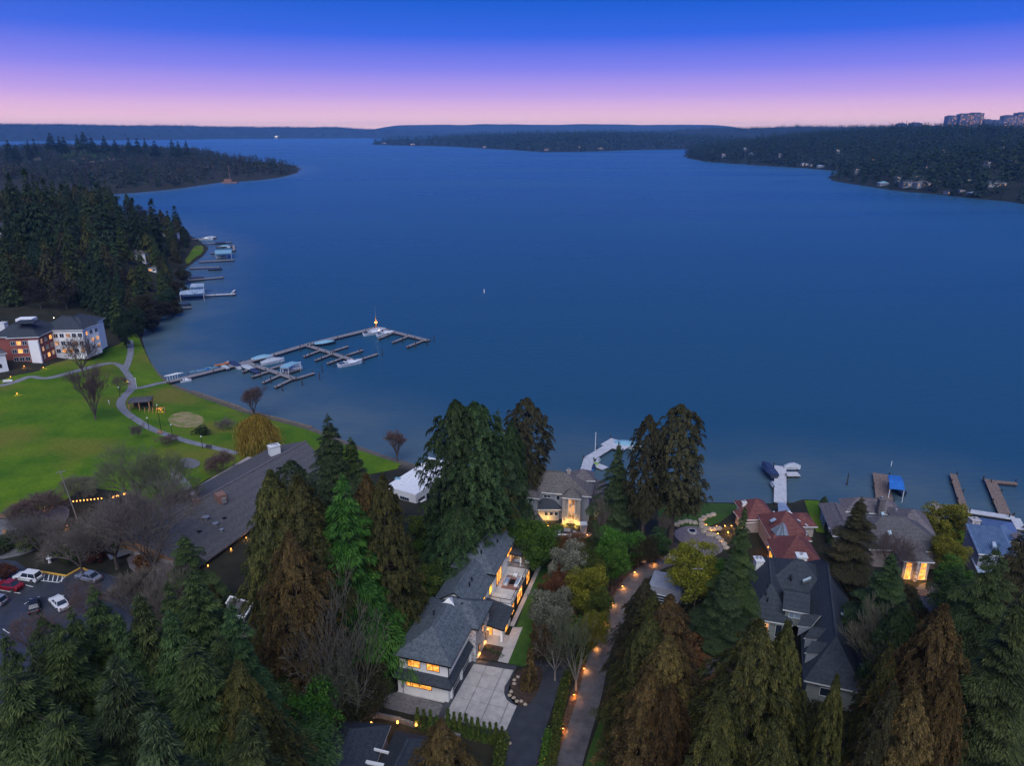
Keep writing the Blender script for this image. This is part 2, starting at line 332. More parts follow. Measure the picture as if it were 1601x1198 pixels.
def lawn_material(name, g1, g2, dry):
    m = mat(name, g1, .9, g2, .09, 8, bump=.5, bscale=6, spec=.15, lo=.35, hi=.65); n, l = m.node_tree.nodes, m.node_tree.links
    b = n['Principled BSDF']; src = b.inputs['Base Color'].links[0].from_socket
    tc = n.new('ShaderNodeTexCoord'); nz = n.new('ShaderNodeTexNoise'); nz.inputs['Scale'].default_value = .035; nz.inputs['Detail'].default_value = 5; l.new(tc.outputs['Object'], nz.inputs[0])
    r = n.new('ShaderNodeValToRGB'); r.color_ramp.elements[0].position = .5; r.color_ramp.elements[1].position = .68; l.new(nz.outputs[0], r.inputs[0])
    mx = n.new('ShaderNodeMix'); mx.data_type = 'RGBA'; l.new(r.outputs[0], mx.inputs[0]); l.new(src, mx.inputs[6]); mx.inputs[7].default_value = (*dry, 1)
    n2 = n.new('ShaderNodeTexNoise'); n2.inputs['Scale'].default_value = 1.1; n2.inputs['Detail'].default_value = 8; n2.inputs['Roughness'].default_value = .75; l.new(tc.outputs['Object'], n2.inputs[0])
    r2 = n.new('ShaderNodeValToRGB'); r2.color_ramp.elements[0].position = .3; r2.color_ramp.elements[1].position = .7; r2.color_ramp.elements[0].color = (.62, .66, .6, 1); r2.color_ramp.elements[1].color = (1.12, 1.1, 1.1, 1)
    l.new(n2.outputs[0], r2.inputs[0]); m3 = n.new('ShaderNodeMix'); m3.data_type = 'RGBA'; m3.blend_type = 'MULTIPLY'; m3.inputs[0].default_value = 1
    l.new(mx.outputs[2], m3.inputs[6]); l.new(r2.outputs[0], m3.inputs[7]); l.new(m3.outputs[2], b.inputs['Base Color'])
    return m
M['lawn'] = lawn_material('park lawn', (.055, .140, .006), (.125, .215, .009), (.17, .165, .025))
M['lawn_dark'] = lawn_material('garden lawn', (.035, .085, .015), (.055, .115, .02), (.06, .10, .025))
M['straw'] = mat('straw patch', (.14, .19, .03), .95, (.34, .25, .13), .35, 7, lo=.4, hi=.6)

# ------------------------------------------------------------------ terrain, water
rng = np.random.default_rng(7); trng = random.Random(5)
def axis(a, b, step, lo, hi, grow=1.12):
    xs = list(np.arange(a, b + .1, step)); s = step
    while xs[-1] < hi: s *= grow; xs.append(xs[-1] + s)
    s = step
    while xs[0] > lo: s *= grow; xs.insert(0, xs[0] - s)
    return np.array(xs)
def grid_mesh(name, xs, ys, zf, attrs_f=None, keep=None, smooth=True):
    X, Y = np.meshgrid(xs, ys); P = np.stack([X.ravel(), Y.ravel()], 1); Z = zf(P); nx = len(xs); ny = len(ys)
    i = np.arange((nx - 1) * (ny - 1)); r = i // (nx - 1); c = i % (nx - 1); a = r * nx + c
    Q = np.stack([a, a + 1, a + nx + 1, a + nx], 1)
    if keep is not None: k = keep(P); Q = Q[k[Q].any(1)]
    V = np.column_stack([P, Z]); return np_mesh(name, V, Q, attrs_f(P) if attrs_f else None, smooth)
gx = axis(-330, 210, 3.0, -6000, 480, 1.09); gy = axis(45, 420, 3.0, -200, 3250, 1.07)
gme = grid_mesh('ground', gx, gy, lambda P: ground_np(P), lambda P: {'shore': (1 - sstep((signed(P) - 1) / 5.0)) * ((P[:, 0] > -150) & (P[:, 0] < -5) & (P[:, 1] < 300))}, keep=lambda P: signed(P) > -90)
props(link('ground', gme, None, M['ground']), kind='structure')

def water_material():
    m = bpy.data.materials.new('lake water'); m.use_nodes = True; n, l = m.node_tree.nodes, m.node_tree.links; b = n['Principled BSDF']
    a = n.new('ShaderNodeAttribute'); a.attribute_name = 'shallow'; mx = n.new('ShaderNodeMix'); mx.data_type = 'RGBA'
    tc = n.new('ShaderNodeTexCoord')
    nz0 = n.new('ShaderNodeTexNoise'); nz0.inputs['Scale'].default_value = .05; nz0.inputs['Detail'].default_value = 5; l.new(tc.outputs['Object'], nz0.inputs[0])
    ad = n.new('ShaderNodeMath'); ad.operation = 'MULTIPLY'; l.new(a.outputs['Fac'], ad.inputs[0]); l.new(nz0.outputs[0], ad.inputs[1])
    sc = n.new('ShaderNodeMath'); sc.operation = 'MULTIPLY'; l.new(ad.outputs[0], sc.inputs[0]); sc.inputs[1].default_value = 1.8; sc.use_clamp = True
    mx.inputs[6].default_value = (.018, .074, .135, 1); mx.inputs[7].default_value = (.075, .12, .15, 1); l.new(sc.outputs[0], mx.inputs[0]); n.remove(b); df = n.new('ShaderNodeBsdfDiffuse'); gl = n.new('ShaderNodeBsdfGlossy'); gl.inputs['Color'].default_value = (.46, .80, 1, 1); fr = n.new('ShaderNodeFresnel'); fr.inputs[0].default_value = 1.33
    fm = n.new('ShaderNodeMath'); fm.operation = 'MULTIPLY'; fm.inputs[1].default_value = .55; l.new(fr.outputs[0], fm.inputs[0]); ms = n.new('ShaderNodeMixShader'); l.new(fm.outputs[0], ms.inputs[0]); l.new(df.outputs[0], ms.inputs[1]); l.new(gl.outputs[0], ms.inputs[2])
    l.new(ms.outputs[0], n['Material Output'].inputs['Surface']); l.new(mx.outputs[2], df.inputs['Color'])
    mp = n.new('ShaderNodeMapping'); mp.inputs['Scale'].default_value = (.35, 1, 1); mp.inputs['Rotation'].default_value = (0, 0, radians(8)); l.new(tc.outputs['Object'], mp.inputs[0])
    n1 = n.new('ShaderNodeTexNoise'); n1.inputs['Scale'].default_value = .55; n1.inputs['Detail'].default_value = 5; l.new(mp.outputs[0], n1.inputs[0])
    mp2 = n.new('ShaderNodeMapping'); mp2.inputs['Scale'].default_value = (.0011, .005, 1); mp2.inputs['Rotation'].default_value = (0, 0, radians(4)); l.new(tc.outputs['Object'], mp2.inputs[0])
    n2 = n.new('ShaderNodeTexNoise'); n2.inputs['Scale'].default_value = 1.0; n2.inputs['Detail'].default_value = 4; l.new(mp2.outputs[0], n2.inputs[0])
    r = n.new('ShaderNodeMapRange'); r.inputs[1].default_value = .35; r.inputs[2].default_value = .65; r.inputs[3].default_value = .24; r.inputs[4].default_value = .36; l.new(n2.outputs[0], r.inputs[0])
    l.new(r.outputs[0], gl.inputs['Roughness'])
    bp = n.new('ShaderNodeBump'); bp.inputs['Strength'].default_value = 1.0; bp.inputs['Distance'].default_value = .3; l.new(n1.outputs[0], bp.inputs['Height']); l.new(bp.outputs[0], gl.inputs['Normal']); l.new(bp.outputs[0], fr.inputs['Normal']); l.new(bp.outputs[0], df.inputs['Normal'])
    return m
M['water'] = water_material()
wx = axis(-260, 220, 8.0, -9600, 9600, 1.12); wy = axis(90, 420, 8.0, -250, 13700, 1.10)
wx = np.clip(wx, -9600, 9600); wy = np.clip(wy, -250, 13700)
wme = grid_mesh('lake_water', wx, wy, lambda P: P[:, 0] * 0, lambda P: {'shallow': sstep(1 - (-signed(P)) / 55.0)}, smooth=False)
props(link('lake_water', wme, None, M['water']), kind='structure')

# far land masses ------------------------------------------------------
def far_land(name, shore_px, back, hmax, L, res, bumps=(), noise=6, y_res=None):
    poly = [at(x, y, 0).to_2d()[:] for x, y in shore_px] + list(back); A = np.array(poly)
    xs = np.arange(A[:, 0].min() - res, A[:, 0].max() + res * 2, res); ys = np.arange(A[:, 1].min() - res, A[:, 1].max() + res * 2, y_res or res)
    ph = rng.uniform(0, 6.28, 12); fr = rng.uniform(.6, 3, 12); an = rng.uniform(0, 6.28, 12)
    def hf(P):
        d, ins = seg_dist(P, poly); nn = sum(np.sin((P[:, 0] * cos(an[k]) + P[:, 1] * sin(an[k])) * fr[k] / 260. + ph[k]) for k in range(12)) / 4
        h = hmax * (1 - np.exp(-d / L)) + noise * nn * (1 - np.exp(-d / L))
        for cx, cy, s1, s2, a in bumps: h = h + a * np.exp(-((P[:, 0] - cx) / s1) ** 2 - ((P[:, 1] - cy) / s2) ** 2) * (1 - np.exp(-d / L))
        return np.where(ins, np.maximum(h, .4), np.clip(-d * .05, -2, 0))
    me = grid_mesh(name, xs, ys, hf, lambda P: {'shore': P[:, 0] * 0}, keep=lambda P: (lambda t: t[1] | (t[0] < res * 1.5))(seg_dist(P, poly)))
    props(link(name, me, None, M['far_floor']), kind='structure'); return poly, hf
landR = far_land('eastern_hill', [(1760, 338), (1601, 318), (1560, 313), (1500, 307), (1400, 297), (1340, 288), (1310, 283), (1297, 278), (1320, 268), (1300, 266), (1250, 262), (1180, 258), (1100, 252), (1078, 247), (1070, 243), (1078, 240)],
                 [(900, 3600), (1500, 4600), (4500, 4600), (4200, 900)], 82, 480, 30, [(1150, 3000, 520, 480, 22)], noise=15)
landA = far_land('wooded_point', [(1110, 234), (1075, 233), (1000, 234), (950, 236), (900, 237), (850, 237.5), (800, 234), (760, 232), (700, 228.5), (640, 227.5), (590, 226), (580, 225), (600, 223)],
                 [(-700, 6000), (-300, 6600), (1200, 6400), (1900, 5200)], 84, 700, 60, noise=10)
landD = far_land('northern_ridge', [(1400, 226), (1200, 226), (1070, 223), (980, 221), (900, 219)], [(900, 9000), (6500, 9300), (7000, 6500), (4500, 4700)], 150, 900, 90, noise=12)
landW = far_land('western_shore', [(1020, 214.6), (900, 214.2), (760, 214.4), (640, 215.2), (600, 215.8), (420, 216.6), (360, 217), (200, 219), (0, 221), (-100, 222.5)],
                 [(-9000, 5200), (-9300, 5600), (-9300, 12800), (3500, 13300)], 165, 600, 110, noise=10)
farhill = far_land('distant_ridge', [(1150, 212.4), (560, 212.4)], [(-2500, 13500), (4500, 13500)], 215, 300, 110, [(0, 13000, 900, 900, 30)], noise=10)

# the air
hz = MB(); hz.box((0, 6700, 115.5), (20400, 14300, 239)); haze = hz.build('haze', [])
props(haze, kind='stuff'); hm = bpy.data.materials.new('evening air'); hm.use_nodes = True; hn, hl = hm.node_tree.nodes, hm.node_tree.links; hn.clear()
ho = hn.new('ShaderNodeOutputMaterial'); hv = hn.new('ShaderNodeVolumePrincipled'); hv.inputs['Color'].default_value = (.20, .48, 1, 1); hv.inputs['Density'].default_value = 5.0e-5
hl.new(hv.outputs[0], ho.inputs['Volume']); haze.data.materials.append(hm)

# ------------------------------------------------------------------ draped sheets
def pip(p, poly):
    c = False; n = len(poly)
    for i in range(n):
        a = poly[i]; b = poly[(i + 1) % n]
        if (a[1] > p[1]) != (b[1] > p[1]) and p[0] < (b[0] - a[0]) * (p[1] - a[1]) / (b[1] - a[1]) + a[0]: c = not c
    return c
def smooth_poly(pts, it=2, closed=True):
    for _ in range(it):
        q = []; n = len(pts)
        for i in range(n if closed else n - 1):
            a = pts[i]; b = pts[(i + 1) % n]; q += [(a[0] * .75 + b[0] * .25, a[1] * .75 + b[1] * .25), (a[0] * .25 + b[0] * .75, a[1] * .25 + b[1] * .75)]
        pts = q if closed else [pts[0]] + q + [pts[-1]]
    return pts
def drape_world(name, poly, m, off=.06, step=3.0, kind='structure', parent=None, thick=0):
    # resample the outline, fill it and lay it on the ground
    out = []; n = len(poly)
    for i in range(n):
        a = Vector(poly[i][:2]); b = Vector(poly[(i + 1) % n][:2]); k = max(1, int((b - a).length / step))
        for j in range(k): out.append(a.lerp(b, j / k))
    xs = [p.x for p in out]; ys = [p.y for p in out]; pts = list(out); nb = len(out)
    A = np.array([[p.x, p.y] for p in out])
    gx_ = np.arange(min(xs) + step / 2, max(xs), step); gy_ = np.arange(min(ys) + step / 2, max(ys), step)
    if len(gx_) and len(gy_):
        X, Y = np.meshgrid(gx_, gy_); Q = np.stack([X.ravel(), Y.ravel()], 1); d, ins = seg_dist(Q, [tuple(a) for a in A]); Q = Q[ins & (d > step * .45)]
        pts += [Vector((q[0], q[1])) for q in Q]
    r = delaunay_2d_cdt(pts, [], [list(range(nb))], 1, 1e-5)
    V2 = np.array([[v.x, v.y] for v in r[0]]); Z = ground_np(V2) + off
    me = bpy.data.meshes.new(name); me.from_pydata([(V2[i, 0], V2[i, 1], Z[i]) for i in range(len(V2))], [], [f for f in r[2]]); 
    bm = bmesh.new(); bm.from_mesh(me)
    for f in bm.faces:
        if f.normal.z < 0: f.normal_flip()
    bm.to_mesh(me); bm.free(); me.update()
    o = link(name, me, parent, m)
    if kind: o['kind'] = kind
    return o
def drape(name, px, m, off=.06, sm=1, step=3.0, **k):
    return drape_world(name, smooth_poly([G(x, y).to_2d()[:] for x, y in px], sm), m, off, step, **k)
def ribbon(name, px, w, m, off=.08, step=2.0, world_pts=None, **k):
    c = [G(x, y).to_2d()[:] for x, y in px] if world_pts is None else world_pts; c = smooth_poly(c, 2, closed=False); L = []; R = []
    for i in range(len(c)):
        a = Vector(c[max(0, i - 1)]); b = Vector(c[min(len(c) - 1, i + 1)]); t = (b - a).normalized(); nrm = Vector((-t.y, t.x)) * w / 2; p = Vector(c[i])
        L.append((p + nrm)[:]); R.append((p - nrm)[:])
    return drape_world(name, L + R[::-1], m, off, step, **k)

drape('park_lawn', [(-260, 640), (-100, 612), (0, 596), (20, 588), (60, 582), (70, 573), (110, 562), (150, 548), (172, 545), (198, 532), (204, 515), (212, 515), (224, 545), (243, 582), (262, 601), (300, 617), (368, 642),
                    (425, 657), (487, 674), (540, 697), (590, 714), (640, 730), (560, 745), (470, 740), (400, 730), (330, 745), (300, 765), (260, 800), (200, 770), (130, 762), (100, 785), (60, 803), (0, 816), (-260, 880)], M['lawn'], .06, 1, 3)
drape('straw_patch', [(262, 652), (285, 643), (310, 648), (322, 657), (312, 668), (285, 670), (265, 664)], M['straw'], .10, 2, 2)
ribbon('park_path', [(0, 604), (25, 598), (48, 588), (70, 594), (105, 585), (140, 575), (173, 567), (188, 571), (198, 583), (207, 597), (206, 610), (192, 622), (187, 634), (198, 647), (218, 660), (240, 673), (265, 682), (300, 693), (340, 702), (372, 710)], 2.6, M['path'], .12)
ribbon('pier_path', [(205, 609), (225, 606), (248, 600), (266, 597)], 2.6, M['path'], .15)
ribbon('shore_path', [(196, 578), (203, 560), (205, 545), (203, 532)], 2.4, M['path'], .15)
drape('round_plaza', [(280, 720), (293, 716), (310, 720), (315, 728), (300, 735), (283, 732)], M['gravel'], .14, 2, 1.5)
drape('terrace_ground', [(-40, 800), (20, 806), (70, 797), (100, 790), (112, 800), (95, 830), (80, 850), (40, 868), (0, 876), (-40, 880)], M['gravel'], .10, 1)
drape('parking_lot', [(-120, 872), (0, 876), (25, 878), (42, 890), (66, 894), (104, 900), (128, 889), (150, 893), (190, 905), (215, 940), (200, 1000), (120, 1060), (40, 1120), (-120, 1180)], M['asphalt'], .10, 0)
drape('paved_court', [(868, 838), (905, 832), (945, 836), (952, 858), (925, 868), (898, 866), (880, 850)], M['paver'], .08, 0)
drape('stone_plaza', [(1052, 832), (1068, 823), (1096, 824), (1112, 836), (1128, 850), (1133, 862), (1112, 872), (1092, 868), (1075, 852), (1058, 845)], M['paver'], .10, 1)
ribbon('garden_lane', [(868, 1270), (884, 1215), (902, 1155), (921, 1095), (932, 1045), (941, 1008), (956, 978), (970, 948), (982, 922), (1000, 900), (1030, 882), (1075, 872), (1108, 880), (1125, 895)], 3.6, M['asphalt_old'], .10)
ribbon('side_lane', [(1060, 1270), (1068, 1210), (1080, 1150), (1094, 1090), (1108, 1045), (1125, 1010), (1140, 985)], 4.2, M['asphalt_old'], .08)
drape('gravel_yard', [(1100, 1040), (1112, 995), (1135, 970), (1172, 985), (1180, 1020), (1150, 1060), (1118, 1075)], M['mulch'], .06, 1)
ribbon('black_drive', [(790, 1290), (806, 1198), (826, 1130), (848, 1070), (866, 1030), (893, 985), (912, 950), (908, 925)], 5.6, M['asphalt'], .10)
ribbon('east_lane', [(1545, 1210), (1532, 1120), (1515, 1040), (1490, 985), (1466, 948), (1455, 925)], 4.2, M['asphalt_old'], .08)
drape('east_court', [(1425, 925), (1445, 910), (1480, 918), (1498, 945), (1490, 965), (1465, 975), (1440, 955)], M['asphalt_old'], .12, 1)
drape('side_lawn', [(838, 886), (866, 886), (852, 945), (836, 1005), (822, 1044), (790, 1038), (803, 992), (815, 960)], M['lawn_dark'], .07, 0, 2)
drape('shore_lawn', [(1030, 795), (1060, 788), (1100, 787), (1150, 788), (1158, 796), (1140, 806), (1120, 822), (1080, 825), (1045, 822), (1028, 810)], M['lawn_dark'], .07, 1, 2)
drape('waterside_lawn', [(1258, 783), (1285, 784), (1292, 800), (1290, 835), (1276, 832), (1265, 805)], M['lawn'], .07, 0, 2)
drape('corner_lawn', [(1478, 828), (1500, 826), (1548, 836), (1550, 848), (1500, 850), (1474, 846)], M['lawn'], .07, 0, 2)
drape('verge_lawn', [(946, 1110), (925, 1160), (905, 1230), (940, 1260), (950, 1200), (945, 1150)], M['lawn_dark'], .07, 1, 2)
drape('brown_bank', [(955, 880), (985, 855), (1030, 842), (1060, 850), (1092, 872), (1060, 885), (1020, 890), (990, 905), (968, 930), (950, 960), (935, 985), (930, 960), (945, 915)], M['mulch'], .05, 1)
# ------------------------------------------------------------------ buildings
def glow(loc, power, col=(1, .45, .12), r=.12, parent=None, name='lamp_light'):
    ld = bpy.data.lights.new(name, 'POINT'); ld.energy = power; ld.color = col; ld.shadow_soft_size = r
    o = bpy.data.objects.new(name, ld); C.objects.link(o)
    if parent is not None: o.parent = parent; loc = Vector(loc) - Vector(parent.location)
    o.location = loc; return o
class Block:
    def __init__(s, o, u, n, w, d, z0, z1): s.o, s.u, s.n, s.w, s.d, s.z0, s.z1 = o, u, n, w, d, z0, z1     # u along the front, n into the depth
    def P(s, a, b, z): q = s.o + s.u * a + s.n * b; return Vector((q.x, q.y, z))
    def face(s, side):   # origin, direction, outward normal, length
        if side == 'f': return s.o, s.u, -s.n, s.w
        if side == 'b': return s.o + s.n * s.d + s.u * s.w, -s.u, s.n, s.w
        if side == 'r': return s.o + s.u * s.w, s.n, s.u, s.d
        return s.o + s.n * s.d, -s.n, -s.u, s.d
class House:
    def __init__(s, name, label, base, cat='house', group=None):
        s.t = thing(name, label, cat, tuple(base), 0, group)
    def block(s, o, u, w, d, z0, z1, wall, roof=None, style='hip', rise=3.0, over=.6, thick=.28, ridge=None, trim='trim', hip_in=None, wallname='wall', n=None):
        u = Vector(u).normalized(); n = Vector((-u.y, u.x)) if n is None else n; o = Vector(o[:2]); B = Block(o, u, n, w, d, z0, z1)
        mb = MB(); mb.prism([B.P(0, 0, 0), B.P(w, 0, 0), B.P(w, d, 0), B.P(0, d, 0)], z0, z1 + (.0 if style != 'flat' else .45))
        e = over; E_ = [B.P(-e, -e, z1), B.P(w + e, -e, z1), B.P(w + e, d + e, z1), B.P(-e, d + e, z1)]; zt = z1 + rise
        W_, D_ = w + 2 * e, d + 2 * e; along = ridge or ('u' if W_ >= D_ else 'n')
        if roof:
            rb = MB()
            if style in ('hip', 'gable'):
                if along == 'u':
                    k = (hip_in if hip_in is not None else D_ / 2) if style == 'hip' else 0; k = min(k, W_ / 2 - .05)
                    R1, R2 = B.P(-e + k, d / 2, zt), B.P(w + e - k, d / 2, zt); rb.slab(E_ + [R1, R2], [(0, 1, 5, 4), (2, 3, 4, 5), (1, 2, 5), (3, 0, 4)] if style == 'hip' else [(0, 1, 5, 4), (2, 3, 4, 5)], thick, 0, 1)
                    if style == 'gable':
                        g = zt - thick * .6 - rise * e / (D_ / 2) * 0
                        for a in (0.02, w - .02): mb.poly([B.P(a, 0, z1), B.P(a, d, z1), B.P(a, d / 2, z1 + rise * (d / D_) )])
                else:
                    k = (hip_in if hip_in is not None else W_ / 2) if style == 'hip' else 0; k = min(k, D_ / 2 - .05)
                    R1, R2 = B.P(w / 2, -e + k, zt), B.P(w / 2, d + e - k, zt); rb.slab(E_ + [R1, R2], [(1, 2, 5, 4), (3, 0, 4, 5), (0, 1, 4), (2, 3, 5)] if style == 'hip' else [(1, 2, 5, 4), (3, 0, 4, 5)], thick, 0, 1)
                    if style == 'gable':
                        for a in (0.02, d - .02): mb.poly([B.P(0, a, z1), B.P(w, a, z1), B.P(w / 2, a, z1 + rise * (w / W_))])
                # ridge cap
                rb.bar(R1 + Vector((0, 0, .09)), R2 + Vector((0, 0, .09)), .3, .08, 0)
            elif style == 'shed':      # high at the back
                rb.slab([E_[0], E_[1], E_[2] + Vector((0, 0, rise)), E_[3] + Vector((0, 0, rise))], [(0, 1, 2, 3)], thick, 0, 1)
            elif style == 'shedr':     # high on the left
                rb.slab([E_[0] + Vector((0, 0, rise)), E_[1], E_[2], E_[3] + Vector((0, 0, rise))], [(0, 1, 2, 3)], thick, 0, 1)
            elif style == 'flat':
                rb.slab([B.P(.25, .25, z1 + .12), B.P(w - .25, .25, z1 + .12), B.P(w - .25, d - .25, z1 + .12), B.P(.25, d - .25, z1 + .12)], [(0, 1, 2, 3)], .1, 0, 1)
            rb.build('roof', [M[roof], M[trim]], s.t)
        mb.build(wallname, M[wall], s.t); return B
    def win(s, B, side, a, z, w, h, lit=None, n=1, frame='black', rows=1, out=.05, name='window'):
        o, d, nn, L = B.face(side); P = lambda x, zz, k: (o + d * x + nn * k).to_3d() + Vector((0, 0, zz)); b = .07; mb = MB()
        def rect(x0, x1, z0, z1, k0, k1):
            vs = [P(x0, z0, k0), P(x1, z0, k0), P(x1, z1, k0), P(x0, z1, k0), P(x0, z0, k1), P(x1, z0, k1), P(x1, z1, k1), P(x0, z1, k1)]
            return vs, [(0, 3, 2, 1), (4, 5, 6, 7), (0, 1, 5, 4), (1, 2, 6, 5), (2, 3, 7, 6), (3, 0, 4, 7)]
        for r in [(a - b, a + w + b, z - b, z), (a - b, a + w + b, z + h, z + h + b), (a - b, a, z, z + h), (a + w, a + w + b, z, z + h)] + [(a + w * i / n - b / 2, a + w * i / n + b / 2, z, z + h) for i in range(1, n)]:
            mb.add(*rect(r[0], r[1], r[2], r[3], -.02, out + .05))
        for i in range(1, rows): mb.add(*rect(a, a + w, z + h * i / rows - .03, z + h * i / rows + .03, -.02, out + .04))
        f = mb.build(name, M[frame], s.t)
        for i in range(n):
            q = MB(); q.add(*rect(a + w * i / n + (b / 2 if i else 0), a + w * (i + 1) / n - (b / 2 if i < n - 1 else 0), z, z + h, -.01, out)); q.build('pane', M[lit or 'dark_glass'], f)
        return f
    def box(s, name, c, dims, m, rz=0, bevel=0): mb = MB(); mb.box(c, dims, rz); return mb.build(name, M[m], s.t, bevel=bevel)
    def chimney(s, p, w, d, z0, z1, m='trim', cap='metal', rz=0, pots=1):
        mb = MB(); mb.box((p[0], p[1], (z0 + z1) / 2), (w, d, z1 - z0), rz); c = mb.build('chimney', M[m], s.t)
        q = MB(); q.box((p[0], p[1], z1 + .08), (w + .3, d + .3, .16), rz); q.build('chimney_cap', M[m], c)
        for i in range(pots):
            k = MB(); x = p[0] + (i - (pots - 1) / 2) * .7; k.tube((x, p[1], z1 + .16), (x, p[1], z1 + .6), .18, n=8); k.tube((x, p[1], z1 + .6), (x, p[1], z1 + .7), .28, .1, 8); k.build('flue', M[cap], c)
        return c
    def vent(s, p, r=.12, h=.5, m='black', cap=True):
        mb = MB(); mb.tube((p[0], p[1], p[2] - .4), (p[0], p[1], p[2] + h), r, n=8)
        if cap: mb.tube((p[0], p[1], p[2] + h), (p[0], p[1], p[2] + h + .12), r * 1.8, r * .8, 8)
        return mb.build('roof_vent', M[m], s.t)
    def skylight(s, pts, m='sky_glass'):
        pts = [Vector(p) for p in pts]; nrm = (pts[1] - pts[0]).cross(pts[3] - pts[0]).normalized(); nrm = nrm if nrm.z > 0 else -nrm
        c = sum(pts, Vector()) / 4; mb = MB(); up = nrm * .16; lo = [c + (p - c) * 1.12 - nrm * .3 for p in pts]; hi = [c + (p - c) * 1.12 + up * .8 for p in pts]
        mb.add(lo + hi, [(0, 1, 5, 4), (1, 2, 6, 5), (2, 3, 7, 6), (3, 0, 4, 7), (4, 5, 6, 7)]); f = mb.build('skylight', M['metal'], s.t)
        q = MB(); q.add([p + up * .85 for p in pts] + [p + up * 1.1 for p in pts], [(0, 1, 2, 3), (4, 5, 6, 7), (0, 1, 5, 4), (1, 2, 6, 5), (2, 3, 7, 6), (3, 0, 4, 7)]); q.build('pane', M[m], f)
    def lamp(s, p, power=25, m='bulb', r=.14, name='wall_lamp', col=(1, .45, .12)):
        mb = MB(); mb.tube((p[0], p[1], p[2] - r), (p[0], p[1], p[2] + r), r * .8, n=8); a = mb.build(name, M[m], s.t)
        glow((p[0], p[1], p[2] - r - .25), power, col, .1, s.t); return a
def px_block(H, a, b, c, z0, z1, wall, roof, over=.6, **k):
    """a, b, c: eave corners as pictured (front left, front right, back right) at roof edge height z1"""
    A = at(*a, z1).to_2d(); B_ = at(*b, z1).to_2d(); C_ = at(*c, z1).to_2d(); u = (B_ - A).normalized(); n = Vector((-u.y, u.x)); w = (B_ - A).length - 2 * over; d = max((C_ - B_).dot(n) - 2 * over, 1.0)
    return H.block(A + (u + n) * over, u, w, d, z0, z1, wall, roof, over=over, **k)
def px_block_r(H, a, b, c, z0, z1, wall, roof, over=.6, n=None, **k):
    """as px_block, with the right-hand eave b-c as the reference line"""
    A = at(*a, z1).to_2d(); B_ = at(*b, z1).to_2d(); C_ = at(*c, z1).to_2d(); n = (C_ - B_).normalized() if n is None else n; u = Vector((n.y, -n.x)); w = (B_ - A).dot(u) - 2 * over; d = max((C_ - B_).dot(n) - 2 * over, 1.0)
    return H.block(B_ - u * (w + over) + n * over, u, w, d, z0, z1, wall, roof, over=over, **k)
def on_roof(px, z): return at(px[0], px[1], z)

# --- the white house with the charcoal roofs -----------------------------------------
MO = at(624, 1081, 6.0).to_2d(); MA = radians(16.5); mB = Vector((cos(MA), -sin(MA))); mA = Vector((sin(MA), cos(MA))); MRZ = -MA
def ml(x, y, z=None): q = MO + mB * x + mA * y; return Vector((q.x, q.y, z)) if z is not None else q
H = House('white_house', 'long white two storey house with charcoal hip roofs and glowing orange windows', ml(4, 19, 6))
low = H.block(ml(0, -.2), mB, 8.5, 10.4, 5.2, 9.35, 'white')
upp = H.block(ml(.1, .5), mB, 8.2, 14.2, 9.35, 13.0, 'white', 'roof_charcoal', style='hip', rise=2.9, over=.75, trim='black', hip_in=4.9)
pr = MB(); pr.slab([ml(-.7, -.95, 9.3), ml(9.2, -.95, 9.3), ml(8.33, .42, 10.3), ml(-.05, .42, 10.3), ml(9.2, 11.0, 9.3), ml(8.33, 10.6, 10.3)], [(0, 1, 2, 3), (1, 4, 5, 2)], .22, 0, 1); pr.build('lower_roof', [M['roof_dark'], M['black']], H.t)
wing = H.block(ml(7.6, 9.6), mB, 2.0, 7.0, 5.2, 13.0, 'stone', None, wallname='stone_wall')
cr = MB(); cr.slab([ml(10.3, 9.2, 13.03), ml(10.3, 17.2, 13.03), ml(7.4, 13.2, 15.3), ml(3.5, 13.2, 15.3), ml(7.6, 9.2, 13.03), ml(3.5, 17.2, 13.03)], [(0, 1, 2), (4, 0, 2, 3), (1, 5, 3, 2)], .25, 0, 1); cr.build('cross_roof', [M['roof_charcoal'], M['black']], H.t)
gb = MB(); gb.add([ml(3.2, 11.2, 15.3), ml(5.4, 11.2, 15.25), ml(4.3, 11.5, 16.5), ml(4.2, 13.2, 15.4)], [(0, 1, 2), (1, 3, 2), (3, 0, 2), (0, 3, 1)]); gb.build('roof_gablet', M['white'], H.t)
lnk = H.block(ml(.6, 14.8), mB, 7.0, 9.6, 5.2, 12.9, 'white', 'roof_charcoal', style='gable', ridge='n', rise=2.7, over=.6, trim='black')
nor = H.block(ml(.2, 24.2), mB, 7.7, 14.1, 5.2, 13.9, 'white', 'roof_charcoal', style='hip', ridge='n', rise=2.9, over=.65, trim='black', hip_in=4.6)
H.win(upp, 'f', 1.5, 10.95, 2.0, 1.35, 'lit', 2); H.win(upp, 'f', 4.7, 10.95, 2.0, 1.35, 'lit', 2); H.win(low, 'f', 1.5, 7.75, 4.2, .95, 'lit', 4)
H.win(upp, 'r', .9, 11.3, 3.2, 1.2, 'lit', 3); H.win(upp, 'r', 6.6, 11.4, 2.0, 1.0, 'lit', 2)
for y in (1.5, 5.9):
    H.win(low, 'r', y, 5.95, 3.4, 2.5, 'dark_glass', 1, 'trim', rows=4, out=.03, name='garage_door')
for y in (.9, 5.2, 9.6): H.box('pilaster', ml(8.62, y, 7.4), (.3, .5, 3.4), 'white', MRZ)
H.win(lnk, 'r', 2.8, 11.2, 2.6, 1.3, 'lit_yellow', 3); H.win(lnk, 'r', 7.9, 9.9, 1.3, 2.6, 'lit_yellow', 1, rows=2)
